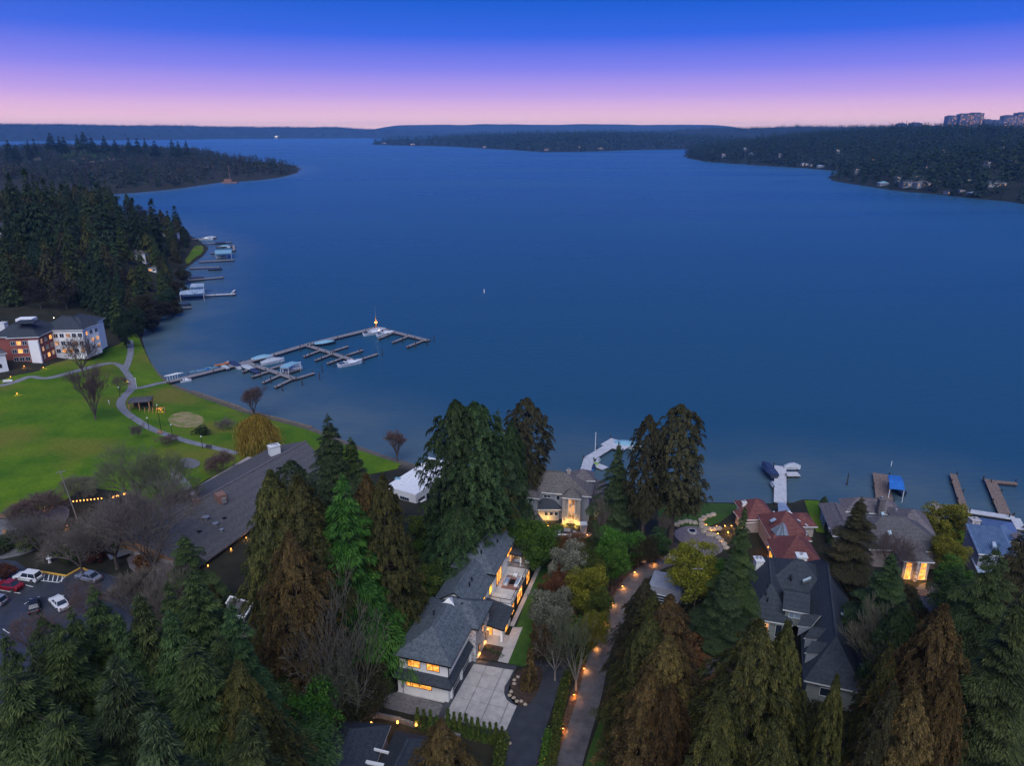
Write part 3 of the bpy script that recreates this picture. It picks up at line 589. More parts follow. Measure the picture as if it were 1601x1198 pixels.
H.win(nor, 'r', 1.9, 9.75, 3.0, 2.7, 'lit', 3); H.win(nor, 'r', 8.6, 11.6, 3.2, 1.6, 'lit', 2)
for a, z in ((1.2, 7.2), (3.2, 9.6), (4.9, 7.0)): H.win(wing, 'r', a, z, .7, 1.3, 'lit_soft')
H.box('downpipe', ml(8.45, .3, 11.6), (.12, .12, 3.2), 'black', MRZ)
H.box('utility_meter', ml(.9, -.38, 7.6), (.45, .25, .6), 'grey_wall', MRZ); H.box('downpipe', ml(.9, -.32, 6.6), (.1, .1, 1.5), 'grey_wall', MRZ)
H.box('foundation', ml(4.25, 4.9, 5.7), (8.9, 10.7, .7), 'concrete', MRZ)
# east ground floor range under the roof terrace
east = H.block(ml(7.9, 21.3), mB, 4.0, 18.0, 5.2, 9.2, 'dark_wall', None, wallname='dark_wall')
H.win(east, 'r', 1.2, 6.6, 1.5, 2.0, 'lit', 2, rows=2); H.win(east, 'r', 4.7, 6.4, 3.4, 2.3, 'lit', 3, rows=2); H.win(east, 'r', 11.2, 6.4, 2.2, 2.2, 'lit', 2, rows=2)
mb = MB(); mb.slab([ml(7.95, 21.6, 9.55), ml(12.15, 21.6, 9.55), ml(12.15, 33.4, 9.55), ml(7.95, 33.4, 9.55)], [(0, 1, 2, 3)], .32, 0, 1); mb.build('terrace_floor', [M['terrace'], M['white']], H.t)
mb = MB(); mb.slab([ml(8.0, 33.5, 9.3), ml(12.1, 33.5, 9.3), ml(12.1, 39.4, 9.3), ml(8.0, 39.4, 9.3)], [(0, 1, 2, 3)], .1, 0, 1); mb.build('flat_roof', [M['wood'], M['black']], H.t)
def railing(pts, z, h=1.05, n=6, nm='railing'):
    mb = MB()
    for i in range(len(pts) - 1):
        a, b = pts[i], pts[i + 1]; mb.bar(ml(*a, z + h), ml(*b, z + h), .09, .07); mb.bar(ml(*a, z + .15), ml(*b, z + .15), .05, .05)
        L = Vector((b[0] - a[0], b[1] - a[1])).length; k = max(1, int(L / 1.7))
        for j in range(k + 1): q = (a[0] + (b[0] - a[0]) * j / k, a[1] + (b[1] - a[1]) * j / k); mb.tube(ml(*q, z), ml(*q, z + h), .045, n=4)
    r = mb.build(nm, M['black'], H.t)
railing([(8.0, 21.7), (12.1, 21.7), (12.1, 33.3), (8.0, 33.3)], 9.55)
railing([(12.1, 33.3), (12.1, 39.3), (8.0, 39.3)], 9.3)
mb = MB(); mb.slab([ml(7.7, 34.3, 11.8), ml(10.4, 34.3, 11.6), ml(10.4, 39.3, 11.6), ml(7.7, 39.3, 11.8)], [(0, 1, 2, 3)], .25, 0, 1); mb.build('canopy_roof', [M['roof_dark'], M['black']], H.t)
for y in (34.6, 39.0): H.box('canopy_post', ml(10.2, y, 10.4), (.25, .25, 2.3), 'white', MRZ)
H.box('glowing_wall', ml(8.02, 36.6, 10.5), (.12, 3.6, 2.0), 'lit_soft', MRZ)  # lamplight on the wall under the canopy, put in as the panel's own emission
# entrance porch under the lean-to roof
mb = MB(); mb.slab([ml(9.3, 15.2, 9.5), ml(12.7, 15.2, 9.0), ml(12.7, 21.5, 9.2), ml(7.6, 21.5, 10.4), ml(7.6, 17.3, 10.2)], [(0, 1, 2, 3, 4)], .3, 0, 1); mb.build('porch_roof', [M['roof_dark'], M['black']], H.t)
ent = H.block(ml(7.7, 16.8), mB, 4.4, 4.4, 5.2, 8.9, 'white', None, wallname='entrance_wall')
H.win(ent, 'f', .9, 6.0, 1.5, 2.6, 'lit', 2, name='entrance_door'); H.win(ent, 'r', 1.0, 6.3, 1.4, 2.0, 'lit', 1)
H.box('porch_post', ml(12.2, 15.6, 7.3), (.35, .35, 3.4), 'white', MRZ)
H.box('porch_floor', ml(10.8, 16.0, 6.12), (4.6, 3.0, .3), 'concrete', MRZ)
for p, e in ((ml(9.9, 15.2, 8.6), 60), (ml(12.3, 18.6, 8.3), 30), (ml(9.8, 11.0, 6.9), 30), (ml(9.8, 14.0, 6.9), 30), (ml(12.25, 27.5, 8.9), 22), (ml(9.6, 36.6, 11.2), 30)): H.lamp(p, e)
for x, y in ((3.0, 8.0), (2.6, 9.0), (6.2, 12.5), (5.6, 18.0), (5.5, 19.5), (2.0, 29), (4.9, 26.5), (6.3, 32)):
    zz = 13 + 2.9 * (1 - abs(x - 4.2) / 5) + (.9 if y > 24 else 0) - .1; H.vent(ml(x, y, zz), .13, .35)
# concrete court of separate slabs, dark kerb
court_px = [(741, 1040), (803, 1050), (796, 1064), (789, 1075), (788, 1086), (792, 1096), (799, 1102), (808, 1106), (800, 1124), (790, 1147), (742, 1136), (695, 1124), (706, 1102), (718, 1080)]
court = [G(x, y).to_2d() for x, y in court_px]
cpoly = [c[:] for c in court]; cc = sum(court, Vector((0, 0))) / len(court)
drape_world('dark_kerb', [(c + (c - cc).normalized() * 1.3)[:] for c in court], M['asphalt'], .13, 2)
def clip(subj, cell):
    out = subj; n = len(cell)
    for i in range(n):
        a, b = cell[i], cell[(i + 1) % n]; inp = out; out = []
        if not inp: break
        f = lambda p: (b[0] - a[0]) * (p[1] - a[1]) - (b[1] - a[1]) * (p[0] - a[0])
        for j in range(len(inp)):
            p, q = inp[j - 1], inp[j]; fp, fq = f(p), f(q)
            if (fp >= 0) != (fq >= 0): t = fp / (fp - fq); out.append((p[0] + (q[0] - p[0]) * t, p[1] + (q[1] - p[1]) * t))
            if fq >= 0: out.append(q)
    return out
ct = props(bpy.data.objects.new('concrete_court', None), kind='structure'); C.objects.link(ct); ct.location = (cc.x, cc.y, 6)
for i in range(-1, 7):
    for j in range(-4, 5):
        x0, y0 = 8.7 + i * 2.9, 10.4 - (j + 1) * 3.1; cell = [ml(x0 + .04, y0 + .04)[:], ml(x0 + 2.86, y0 + .04)[:], ml(x0 + 2.86, y0 + 3.06)[:], ml(x0 + .04, y0 + 3.06)[:]]
        pl = clip(cpoly, cell)
        if len(pl) < 3 or abs(sum(pl[k - 1][0] * pl[k][1] - pl[k][0] * pl[k - 1][1] for k in range(len(pl)))) < .5: continue
        mb = MB(); zt = max(gz(*p) for p in pl) + .2; mb.prism(pl, zt - .15, zt); mb.build('slab', M['concrete'], ct)
drape_world('terrace_walk', [ml(13.0, 10.8)[:], ml(14.8, 10.8)[:], ml(14.6, 20.5)[:], ml(12.9, 20.0)[:]], M['concrete'], .14, 2)
drape_world('garden_path', [ml(12.3, 20.0)[:], ml(13.1, 20.0)[:], ml(13.1, 40)[:], ml(12.3, 40)[:]], M['concrete'], .30, 2)
drape_world('entrance_bed', [ml(9.6, 10.6)[:], ml(12.9, 10.8)[:], ml(12.8, 15.0)[:], ml(9.9, 14.6)[:]], M['mulch'], .12, 1.5)
drape('front_bed', [(600, 1085), (624, 1084), (690, 1102), (700, 1110), (690, 1124), (640, 1118), (600, 1108)], M['gravel'], .1, 0, 2)
drape('planter_bed', [(806, 1052), (822, 1046), (846, 1040), (850, 1060), (838, 1090), (824, 1108), (806, 1104), (794, 1090), (796, 1072)], M['mulch'], .13, 1, 2)

# --- lakeside grey house with the floodlit entrance ----------------------------------
H = House('grey_lakeside_house', 'grey lakeside house with brown hip roofs and a floodlit tall entrance bay', G(868, 795))
g0 = 1.5
b1 = px_block(H, (806, 766), (925, 777), (931, 758), g0, 9.0, 'grey_wall', 'roof_brown', rise=4.2, ridge='u', hip_in=7)
b2 = px_block(H, (800, 775), (843, 780), (845, 768), g0, 8.8, 'grey_wall', 'roof_brown', rise=2.9, ridge='n')
b3 = px_block(H, (878, 778), (909, 781), (910, 772), g0, 9.06, 'taupe_wall', 'roof_brown', rise=2.2, ridge='n', over=.9)
b4 = px_block(H, (894, 752), (931, 752), (932, 737), g0, 9.6, 'grey_wall', 'roof_tile2', rise=1.8, ridge='u')
b5 = px_block(H, (926, 793), (962, 792), (958, 752), g0, 5.0, 'grey_wall', 'roof_tile2', rise=2.0, ridge='n')
b6 = px_block(H, (838, 797), (878, 797), (880, 782), g0, 5.2, 'taupe_wall', 'roof_dark', rise=2.6, ridge='u', style='hip')
b7 = px_block(H, (800, 790), (838, 800), (845, 787), g0, 4.8, 'grey_wall', 'roof_dark', rise=2.2, ridge='u')
b8 = px_block(H, (799, 826), (852, 818), (858, 806), g0, 4.4, 'grey_wall', 'roof_tile2', rise=2.6, ridge='u')
w3 = b3.w
H.win(b3, 'f', w3 / 2 - .75, 3.0, 1.5, 5.6, 'lit_soft', 2, 'trim', rows=3)
for s_ in (-1, 1):
    o_, d_, nn, L_ = b3.face('f'); q = o_ + d_ * (w3 / 2 + s_ * 1.75) + nn * .3
    H.box('pilaster', (q.x, q.y, 4.9), (.8, .5, 7.4), 'taupe_wall', atan2(b3.u.y, b3.u.x)); q = o_ + d_ * (w3 / 2 + s_ * 1.2) + nn * 1.1; H.lamp((q.x, q.y, 2.6), 170, col=(1, .62, .12))
for a in (1.2, 2.4, 3.6): H.win(b6, 'r' if False else 'f', b6.w - 4.6 + a, 3.3, .8, .9, 'dark_glass', 1, 'trim')
o_, d_, nn, L_ = b6.face('f')
for a in (2.6, 4.4): q = o_ + d_ * (b6.w - a) + nn * .8; H.lamp((q.x, q.y, 3.1), 90, col=(1, .6, .12))
o_, d_, nn, L_ = b5.face('f')
for a in (1.0, 2.2): q = o_ + d_ * a + nn * .7; H.lamp((q.x, q.y, 3.4), 90, col=(1, .6, .12))
H.win(b5, 'f', 1.2, 2.2, 1.0, 2.3, 'lit_yellow', 1, 'trim', name='door')
H.win(b1, 'f', 6.2, 7.4, 1.6, .7, None, 2, 'trim'); H.win(b1, 'f', 9.2, 7.0, .8, 1.2, None, 1, 'trim'); H.win(b2, 'f', 3.4, 7.5, .9, .6, None, 1, 'trim')
H.chimney(at(813, 756, 9).to_2d(), 1.5, 1.2, 8, 13.6, 'trim', pots=1); H.chimney(at(889, 742, 12).to_2d(), .8, .8, 10, 13, 'taupe_wall')
H.lamp(at(815, 793, 4.6), 12, 'bulb_white', col=(1, .9, .7))

# --- red tiled house ------------------------------------------------------------------
H = House('red_roofed_house', 'single storey house with red brown tiled roofs and a pale pyramid skylight', G(1225, 840)); g0 = 1.8
b1 = px_block(H, (1218, 882), (1289, 884), (1284, 846), g0, 6.3, 'taupe_wall', 'roof_red', rise=4.0, ridge='n', hip_in=5)
b2 = px_block(H, (1207, 845), (1270, 846), (1262, 806), g0, 6.6, 'taupe_wall', 'roof_red', rise=4.2, ridge='n', hip_in=6)
b3 = px_block(H, (1168, 813), (1216, 812), (1207, 782), g0, 5.8, 'taupe_wall', 'roof_red', rise=3.0, ridge='u')
b4 = px_block(H, (1146, 799), (1163, 818), (1180, 806), g0, 5.0, 'taupe_wall', 'roof_red', rise=1.6, ridge='u')
b5 = px_block(H, (1240, 824), (1279, 824), (1258, 802), g0, 5.2, 'taupe_wall', 'roof_red', rise=1.8, ridge='u')
pts = [at(1205, 827, 8.3), at(1213, 837, 7.6), at(1232, 837, 8.0), at(1227, 817, 9.6)]; apex = at(1224, 817, 10.7)
mb = MB(); mb.add([at(1205, 828, 8.0), at(1214, 838, 7.3), at(1233, 838, 7.5), at(1229, 822, 8.5), apex], [(0, 1, 4), (1, 2, 4), (2, 3, 4), (3, 0, 4)]); pyr = mb.build('pyramid_skylight', M['membrane'], H.t)
for f in (.33, .66):
    q = MB(); q.bar(at(1205 + 9 * f, 828 + 10 * f, 8.0 - .7 * f + .1), apex + Vector((0, 0, .1)), .1, .1); q.bar(at(1214 + 19 * f, 838, 7.45 + .1), apex + Vector((0, 0, .1)), .1, .1); q.build('glazing_bar', M['metal'], pyr)
H.skylight([at(1203, 814, 9.4), at(1206, 817, 9.0), at(1213, 813, 9.2), at(1210, 810, 9.6)], 'membrane')
for x, y in ((1208, 800), (1239, 809), (1246, 813), (1258, 820)): H.skylight([at(x, y, 7.5), at(x + 4, y + 3, 7.2), at(x + 6, y + 2.4, 7.3), at(x + 2, y - .6, 7.6)], 'membrane')
for p in (at(1201, 856, 4.2), at(1206, 862, 3.6), at(1213, 862, 3.2)): H.lamp(p, 110, col=(1, .28, .04))
H.win(b1, 'l', 1.0, 2.6, 2.0, 2.0, 'lit', 2); H.chimney(at(1162, 800, 5).to_2d(), .8, .8, 5, 7.4, 'trim')
H.vent(at(1261, 834, 8.3), .16, .4, 'metal'); H.vent(at(1261, 838, 8.1), .14, .3, 'metal')
mb = MB(); mb.slab([at(1217, 799, 6.8), at(1236, 799, 6.8), at(1227, 786, 3.6), at(1216, 786, 3.6), ], [(0, 1, 2, 3)], .3); mb.build('glass_canopy', M['membrane'], H.t)
mb = MB(); mb.slab([at(1216, 803, 6.6), at(1239, 803, 6.6), at(1235, 800, 6.9), at(1216, 800, 6.9)], [(0, 1, 2, 3)], .5); mb.build('canopy_fascia', M['white'], H.t)

# --- big house with the dark slate roof -------------------------------------------------
H = House('dark_roofed_house', 'large house with a steep dark slate roof, three dormers and two white chimneys', G(1260, 1010)); g0 = 6.0
b1 = px_block_r(H, (1258, 1085), (1352, 1085), (1322, 893), g0, 11.0, 'green_wall', 'roof_dark', rise=5.2, ridge='n', hip_in=5.5, over=.5)
b2 = px_block_r(H, (1170, 974), (1240, 978), (1228, 886), g0, 10.8, 'green_wall', 'roof_dark', rise=4.2, ridge='n', hip_in=5.5, over=.5)
b3 = px_block_r(H, (1176, 950), (1315, 958), (1308, 893), g0, 11.15, 'green_wall', 'roof_dark', rise=4.9, ridge='u', hip_in=6.5, over=.4)
b4 = px_block(H, (1224, 953), (1266, 961), (1280, 932), 10.0, 13.2, 'green_wall', 'roof_dark', rise=2.0, ridge='u', over=.5, style='gable')
b5 = px_block_r(H, (1312, 1034), (1353, 1040), (1347, 1008), g0, 11.3, 'green_wall', 'roof_dark', style='shed', rise=1.2, over=.4)
for (a, b, c) in (((1247, 979), (1268, 981), (1275, 962)), ((1257, 998), (1279, 1001), (1288, 984)), ((1258, 1021), (1281, 1024), (1292, 1005))):
    A_, B_, C_ = at(*a, 13.4), at(*b, 13.4), at(*c, 15.0); up_ = (C_ - B_).xy.normalized(); n_ = up_ * 3.1; mb = MB(); A2 = A_ + Vector((n_.x, n_.y, 0)); B2 = B_ + Vector((n_.x, n_.y, 0)); rA = (A_ + A2) / 2 + Vector((0, 0, 1.5)); rB = (B_ + B2) / 2 + Vector((0, 0, 1.5))
    mb.slab([A_, B_, B2, A2, rA, rB + (B_ - A_).normalized() * .8], [(0, 1, 5, 4), (2, 3, 4, 5)], .2, 0, 1); d_ = mb.build('dormer', [M['roof_dark'], M['trim']], H.t)
    q = MB(); k = (B_ - A_) * .1; q.add([A_ + k, A2 + k, rA + k - Vector((0, 0, .15)), A_ + k - Vector((0, 0, 2)), A2 + k - Vector((0, 0, 2)), B_ + k, B_ + k - Vector((0, 0, 2))], [(0, 1, 2), (0, 3, 4, 1), (0, 5, 3)]); q.build('dormer_wall', M['grey_wall'], d_)
H.chimney(at(1250, 891, 13.2).to_2d(), 1.7, 1.5, 11, 16.2, 'trim', rz=-.15); H.chimney(at(1183, 903, 10.5).to_2d(), 1.4, 1.6, 6, 14.4, 'trim', pots=2)
for p in (((1255, 908), (1267, 903), (1268, 906), (1256, 911)), ((1303, 896), (1315, 903), (1316, 905), (1304, 898.5)), ((1315, 959), (1328, 968), (1328, 971), (1315, 962))): H.skylight([at(*q, 14.2) for q in p])
for x, y in ((1201, 917), (1197, 928), (1200, 938), (1236, 902), (1237, 906), (1284, 910), (1290, 906), (1288, 896), (1303, 938), (1306, 953), (1309, 967), (1311, 984), (1313, 1000)): H.vent(at(x, y, 14.4), .14, .3)
for a in (1.0, 4.2): H.win(b2, 'f', a, 7.6, 2.0, 2.4, 'lit_soft' if a < 2 else None, 2, 'trim')
H.win(b4, 'f', .6, 11.6, 2.6, 1.2, 'membrane', 3, 'trim'); H.win(b1, 'f', 2.0, 8.6, 1.4, 1.4, None, 1, 'trim')

# --- grey weathered roof house ------------------------------------------------------------
H = House('grey_roofed_house', 'broad house with weathered grey hip roofs and two orange lit porch bays', G(1400, 860)); g0 = 2.0
b1 = px_block(H, (1330, 858), (1487, 864), (1470, 822), g0, 6.8, 'taupe_wall', 'roof_grey', rise=5.0, ridge='u', hip_in=8)
b2 = px_block(H, (1412, 878), (1462, 880), (1452, 858), g0, 6.9, 'taupe_wall', 'roof_grey', rise=1.8, ridge='n', hip_in=4)
b3 = px_block(H, (1402, 830), (1464, 838), (1452, 801), g0, 7.4, 'grey_wall', 'roof_tile2', rise=3.0, ridge='u')
b4 = px_block(H, (1322, 800), (1414, 806), (1412, 786), g0, 6.6, 'grey_wall', 'roof_tile2', rise=2.2, ridge='u')
b5 = px_block(H, (1302, 838), (1345, 842), (1340, 792), g0, 6.0, 'grey_wall', 'roof_tile2', rise=2.0, ridge='n')
o_, d_, nn, L_ = b2.face('f')
for a in (1.0, L_ - 1.2):
    H.win(b2, 'f', a - .5, 2.4, 1.1, 4.0, 'lit', 1, 'trim', rows=3); q = o_ + d_ * a + nn * 1.1; H.lamp((q.x, q.y, 3.4), 80, col=(1, .42, .05))
H.box('porch_column', (o_ + d_ * (L_ / 2) + nn * .4).to_3d() + Vector((0, 0, 4.2)), (.5, .5, 5.0), 'stone')
H.chimney(at(1377, 790, 9).to_2d(), 1.3, 1.2, 7, 10.5, 'roof_brown'); H.skylight([at(1377, 802, 9.3), at(1381, 801, 9.3), at(1383, 806, 9.0), at(1379, 807, 9.0)]); H.skylight([at(1387, 831, 9.6), at(1392, 830, 9.6), at(1394, 836, 9.1), at(1389, 838, 9.1)])
H.chimney(at(1461, 812, 6).to_2d(), 1.6, 1.6, 4, 9.4, 'taupe_wall', pots=1); H.vent(at(1401, 798, 11.5), .2, .3, 'metal')
H.win(b1, 'r', 1.6, 4.3, 1.2, 1.2, None, 1, 'trim'); H.win(b1, 'f', 15.5, 3.9, .8, 1.6, None, 1, 'trim')
for x, y in ((1303, 812), (1317, 812), (1297, 830), (1309, 832)):
    H.vent(at(x, y, 5.4), .25, .6, 'metal')

# --- blue metal roof house --------------------------------------------------------------------
H = House('blue_roofed_house', 'house with blue standing seam metal roofs and a rubble stone chimney', G(1560, 860)); g0 = 1.5
b1 = px_block(H, (1530, 866), (1590, 872), (1578, 841), g0, 7.6, 'grey_wall', 'metal_blue', rise=2.4, style='shed', over=.4)
b2 = px_block(H, (1548, 842), (1602, 850), (1590, 818), g0, 6.4, 'grey_wall', 'metal_blue', rise=1.6, ridge='u')
b3 = px_block(H, (1530, 897), (1556, 900), (1553, 882), g0, 4.0, 'grey_wall', 'membrane', rise=.8, style='shed', over=.3)
o_, d_, nn, L_ = b1.face('f')
for i in range(17):
    x = .2 + i * (b1.w - .4) / 16; mb = MB(); mb.bar(b1.P(x, -.4, 7.7), b1.P(x, b1.d + .4, 10.1), .07, .09); mb.build('roof_seam', M['metal_blue'], H.t)
H.chimney(at(1519, 834, 7).to_2d(), 1.7, 1.5, 1.5, 10.4, 'stone', pots=1); H.win(b1, 'f', .8, 5.9, 4.2, 1.3, 'membrane', 3, 'trim')
H.skylight([at(1551, 848, 9.6), at(1556, 848.5, 9.6), at(1558, 856, 9.0), at(1552, 856, 9.0)], 'membrane')
for i in range(4): H.skylight([at(1581 + i * 1.6, 835 + i * 2.2, 8.1), at(1593 + i * 1.6, 832 + i * 2.2, 8.1), at(1593.8 + i * 1.6, 833.2 + i * 2.2, 8.0), at(1582 + i * 1.6, 836.3 + i * 2.2, 8.0)], 'roof_tile2')

# --- flat pale building by the beach ---------------------------------------------------------
H = House('flat_roofed_hall', 'low white building with a pale flat membrane roof beside the beach', G(640, 770), 'hall'); g0 = 1.0
b1 = px_block(H, (602, 763), (650, 777), (676, 718), g0, 6.4, 'white', 'membrane', style='flat', over=.1, trim='membrane')
b2 = px_block(H, (613, 790), (640, 800), (652, 778), g0, 3.8, 'white', 'membrane', style='flat', over=.1, trim='membrane')
for i in range(12): p = at(628 + i * 3.9, 759 - i * 3.9, 6.9); H.box('roof_pipe_block', p, (.5, .35, .3), 'trim', .5)
H.box('roof_hatch', at(622, 749, 6.8), (1.4, .9, .4), 'canvas_teal', -.2); H.box('roof_hatch', at(659, 749, 6.8), (1.6, .8, .3), 'white', -.2)
for a in (1.0, 4.4, 7.8, 11.2): H.win(b1, 'r', a, 3.2, 2.4, 1.8, None, 2, 'black')
H.win(b1, 'f', 4.5, 4.6, 2.6, .7, None, 4, 'grey_wall'); H.lamp(at(643, 796, 2.8), 30); 
for i in range(4): q = b1.P(-.25, b1.d * (.1 + .27 * i), 4.5); H.box('wall_fin', q, (.4, .3, 3.6), 'stone', 0)

# --- long clubhouse roof ----------------------------------------------------------------------------
H = House('clubhouse', 'long low clubhouse with a weathered grey gable roof and a smoking chimney', G(330, 800), 'clubhouse'); g0 = 5.0
A_, B_, C_ = at(238, 878, 8.0), at(375, 845, 8.0), at(520, 700, 8.0)
# ridge runs from far right to near left; the visible slope falls toward the viewer's right
e1, e2 = at(305, 890, 8.2), at(520, 735, 8.2); r1, r2 = at(205, 842, 11.8), at(478, 690, 11.8); e3, e4 = at(192, 838, 8.2), at(470, 694, 8.2)
mb = MB(); off = (r1 - e1); off.z = 0; k = off.normalized() * 11
mb.slab([e1, e2, r2, r1, r2 + Vector((k.x, k.y, -3.2)), r1 + Vector((k.x, k.y, -3.2))], [(0, 1, 2, 3), (3, 2, 4, 5)], .35, 0, 1); mb.bar(r1 + Vector((0, 0, .12)), r2 + Vector((0, 0, .12)), .5, .1, 1); mb.build('roof', [M['roof_grey'], M['roof_tile2']], H.t)
u_ = (e2 - e1).xy.normalized(); n_ = Vector((-u_.y, u_.x)); L_ = (e2 - e1).xy.length; dd = (r1 - e1).xy.dot(n_)
cb = H.block(e1.xy + n_ * 1.2 + u_ * .8, u_, L_ - 1.6, dd + 9, g0, 8.0, 'taupe_wall', None)
mb = MB(); a = e1.xy + n_ * 1.2 + u_ * .82; mb.poly([(*a, 8.0), (*(a + n_ * (dd - 1)), 11.4), (*(a + n_ * (dd + 9)), 8.0)]); mb.build('gable_wall', M['cedar_wood'], H.t)
cb2 = H.block(at(300, 900, 5).xy, u_, 16, 3.2, g0, 7.0, 'dark_wall', 'roof_dark', style='shed', rise=.5, over=.3)
for a in (2, 6, 10, 14): H.win(cb2, 'f', a, 5.6, 1.6, 1.1, 'lit_soft', 2)
def froof(px, up=0.0):      # point on the visible slope under a pixel
    n3 = (e2 - e1).cross(r1 - e1); o_ = Vector((0, 0, CAM_H)); a_ = at(px[0], px[1], 8.0) - o_; t = (e1 - o_).dot(n3) / a_.dot(n3); return o_ + a_ * t + Vector((0, 0, up))
p = froof((346, 785)); H.box('roof_housing', p + Vector((0, 0, .9)), (1.9, 2.4, 2.4), 'rust', .75); H.box('roof_housing_louvre', p + Vector((1.1, -1.0, .9)), (.8, .8, 1.2), 'metal', .75)
p = froof((307, 788)); H.chimney(p.xy, 1.1, 1.1, p.z - .8, p.z + 1.0, 'rust', cap='black', rz=.7)
smk = p + Vector((0, 0, 1.9))
p = froof((429, 706)); H.chimney(p.xy, 2.6, 1.8, p.z - .8, p.z + 1.6, 'trim', cap='metal', rz=.7, pots=3)
for (x, y), r, h, m_ in (((322, 814), .5, .9, 'metal'), ((337, 822), .4, .6, 'metal'), ((347, 833), .28, .8, 'metal'), ((351, 812), .3, .3, 'black'), ((312, 833), .28, .3, 'black')): H.vent(froof((x, y)), r, h, m_)
q = [froof(c, .1) for c in ((468, 703), (474, 700), (482, 704), (476, 708))]; H.skylight(q)
q = [froof(c, .1) for c in ((179, 862), (186, 857), (193, 862), (186, 867))]
for f, e in ((.06, 60), (.2, 60), (.3, 90), (.42, 60)): q = e1.lerp(e2, f); H.lamp((q.x - n_.x * .45, q.y - n_.y * .45, 7.3), e)
for k_, e in ((2.5, 160), (6.0, 160), (10.0, 120)): q = e1.xy - u_ * .6 + n_ * k_; H.lamp((q.x, q.y, 6.9), e, col=(1, .5, .1))
drape('entrance_paving', [(196, 868), (240, 862), (262, 880), (300, 900), (290, 915), (245, 912), (205, 896)], M['paver'], .1, 1, 2)
p_ent = at(186, 862, 8.0); H.box('entrance_canopy', p_ent, (4.5, 4.5, .25), 'metal', .75)

# --- apartments by the park ---------------------------------------------------------------------------
H = House('apartment_block', 'three storey apartment block, brick and white stucco, with a slate grey hip roof', G(85, 560), 'apartments')
zb = gz(*at(60, 555, 6).xy); zb = max(4.0, zb - .5); ze = zb + 10.5
def apart(a, b, wall, dep, rise=3.6, **k):
    A_ = at(*a, ze).xy; B_ = at(*b, ze).xy; u = (B_ - A_).normalized(); return H.block(A_, u, (B_ - A_).length, dep, zb - 1.5, ze, wall, 'roof_dark', rise=rise, style='hip', over=.7, **k)
a1 = apart((13, 528), (59, 526), 'brick_red', 18); a2 = apart((58, 526), (80, 516), 'brick_red', 16); a3 = apart((80, 516), (128, 515), 'white', 18); a4 = apart((128, 514), (152, 506), 'white', 16)
mb = MB(); q = [at(7, 525, ze), at(58, 527, ze), at(80, 516.5, ze), at(128, 515.5, ze), at(155, 504, ze), at(128, 492, ze + .5), at(95, 487, ze + 1)]
for (B_, nw) in ((a1, 5), (a2, 3), (a3, 5), (a4, 3)):
    for fl_ in range(3):
        for i in range(nw):
            lt = trng.random(); H.win(B_, 'f', (i + .5) * B_.w / nw - .7, zb + 1.2 + fl_ * 3.1, 1.5, 1.5, 'lit' if lt < .14 else 'lit_soft' if lt < .3 else None, 2, 'trim')
for fl_ in range(3):
    for i in range(3): H.win(a4, 'r', 2 + i * 4, zb + 1.2 + fl_ * 3.1, 1.5, 1.5, 'lit_soft' if (i + fl_) % 4 == 0 else None, 2, 'trim')
H.box('white_bay', a1.P(a1.w * .83, -.3, zb + 4.3), (3.4, 1.2, 9.6), 'white', atan2(a1.u.y, a1.u.x)); H.box('lift_housing', at(42, 503, ze + 3.2), (6, 4, 3.0), 'white', .1); H.box('lift_housing_roof', at(42, 503, ze + 4.9), (7, 5, .4), 'roof_dark', .1)
H.chimney(at(8, 520, ze - 2).xy, 2.2, 2.2, zb - 1, ze + 2.0, 'trim')
H.lamp(at(31, 551, zb + 3), 90); H.lamp(at(64, 547, zb + 3), 90); H.lamp(at(120, 498, ze + 2.6), 5); H.lamp(at(84, 497, ze + 2.8), 3, 'bulb_white')
H = House('white_annex', 'white gabled house fragment at the left edge beside the brick apartments', G(2, 565)); zb2 = gz(*at(0, 570, 6).xy)
bb = px_block(H, (-45, 562), (11, 552), (6, 540), zb2 - 1, zb2 + 6.5, 'white', 'roof_tile2', rise=2.6, ridge='u'); H.win(bb, 'f', bb.w - 3.0, zb2 + 1.4, 1.2, 1.3, None, 2, 'black'); H.win(bb, 'r', 2, zb2 + 1.4, 1.2, 1.3, None, 1, 'black')

# --- small garage, sheds, near roofs --------------------------------------------------------------------
H = House('white_roofed_garage', 'small flat garage with a white membrane roof beside the golden tree', G(1040, 935), 'garage'); g1 = gz(*at(1040, 930, 6).xy)
b1 = px_block(H, (1013, 919), (1066, 931), (1071, 905), g1 - .5, g1 + 3.4, 'grey_wall', 'membrane', style='flat', over=.1, trim='white'); H.win(b1, 'f', 1.0, g1 + .1, 3.2, 2.2, None, 1, 'trim', rows=4, name='garage_door')
H = House('white_framed_shed', 'small garden building with a white framed glass roof among the firs', G(368, 985), 'garden shed'); g1 = gz(*at(368, 985, 6).xy)
b1 = px_block(H, (345, 957), (382, 968), (390, 952), g1 - .5, g1 + 4.6, 'taupe_wall', 'roof_grey', rise=1.4, style='shed', over=.3, trim='white')
mb = MB(); q = [b1.P(-.2, -.2, g1 + 4.75), b1.P(b1.w + .2, -.2, g1 + 4.75), b1.P(b1.w + .2, b1.d + .2, g1 + 6.2), b1.P(-.2, b1.d + .2, g1 + 6.2)]
for i in range(4): mb.bar(q[i], q[(i + 1) % 4], .25, .2)
mb.build('roof_frame', M['white'], H.t)
H = House('lower_dark_house', 'dark roofed house with two hip wings cut by the bottom picture edge', G(560, 1190)); g1 = gz(*at(560, 1190, 6).xy)
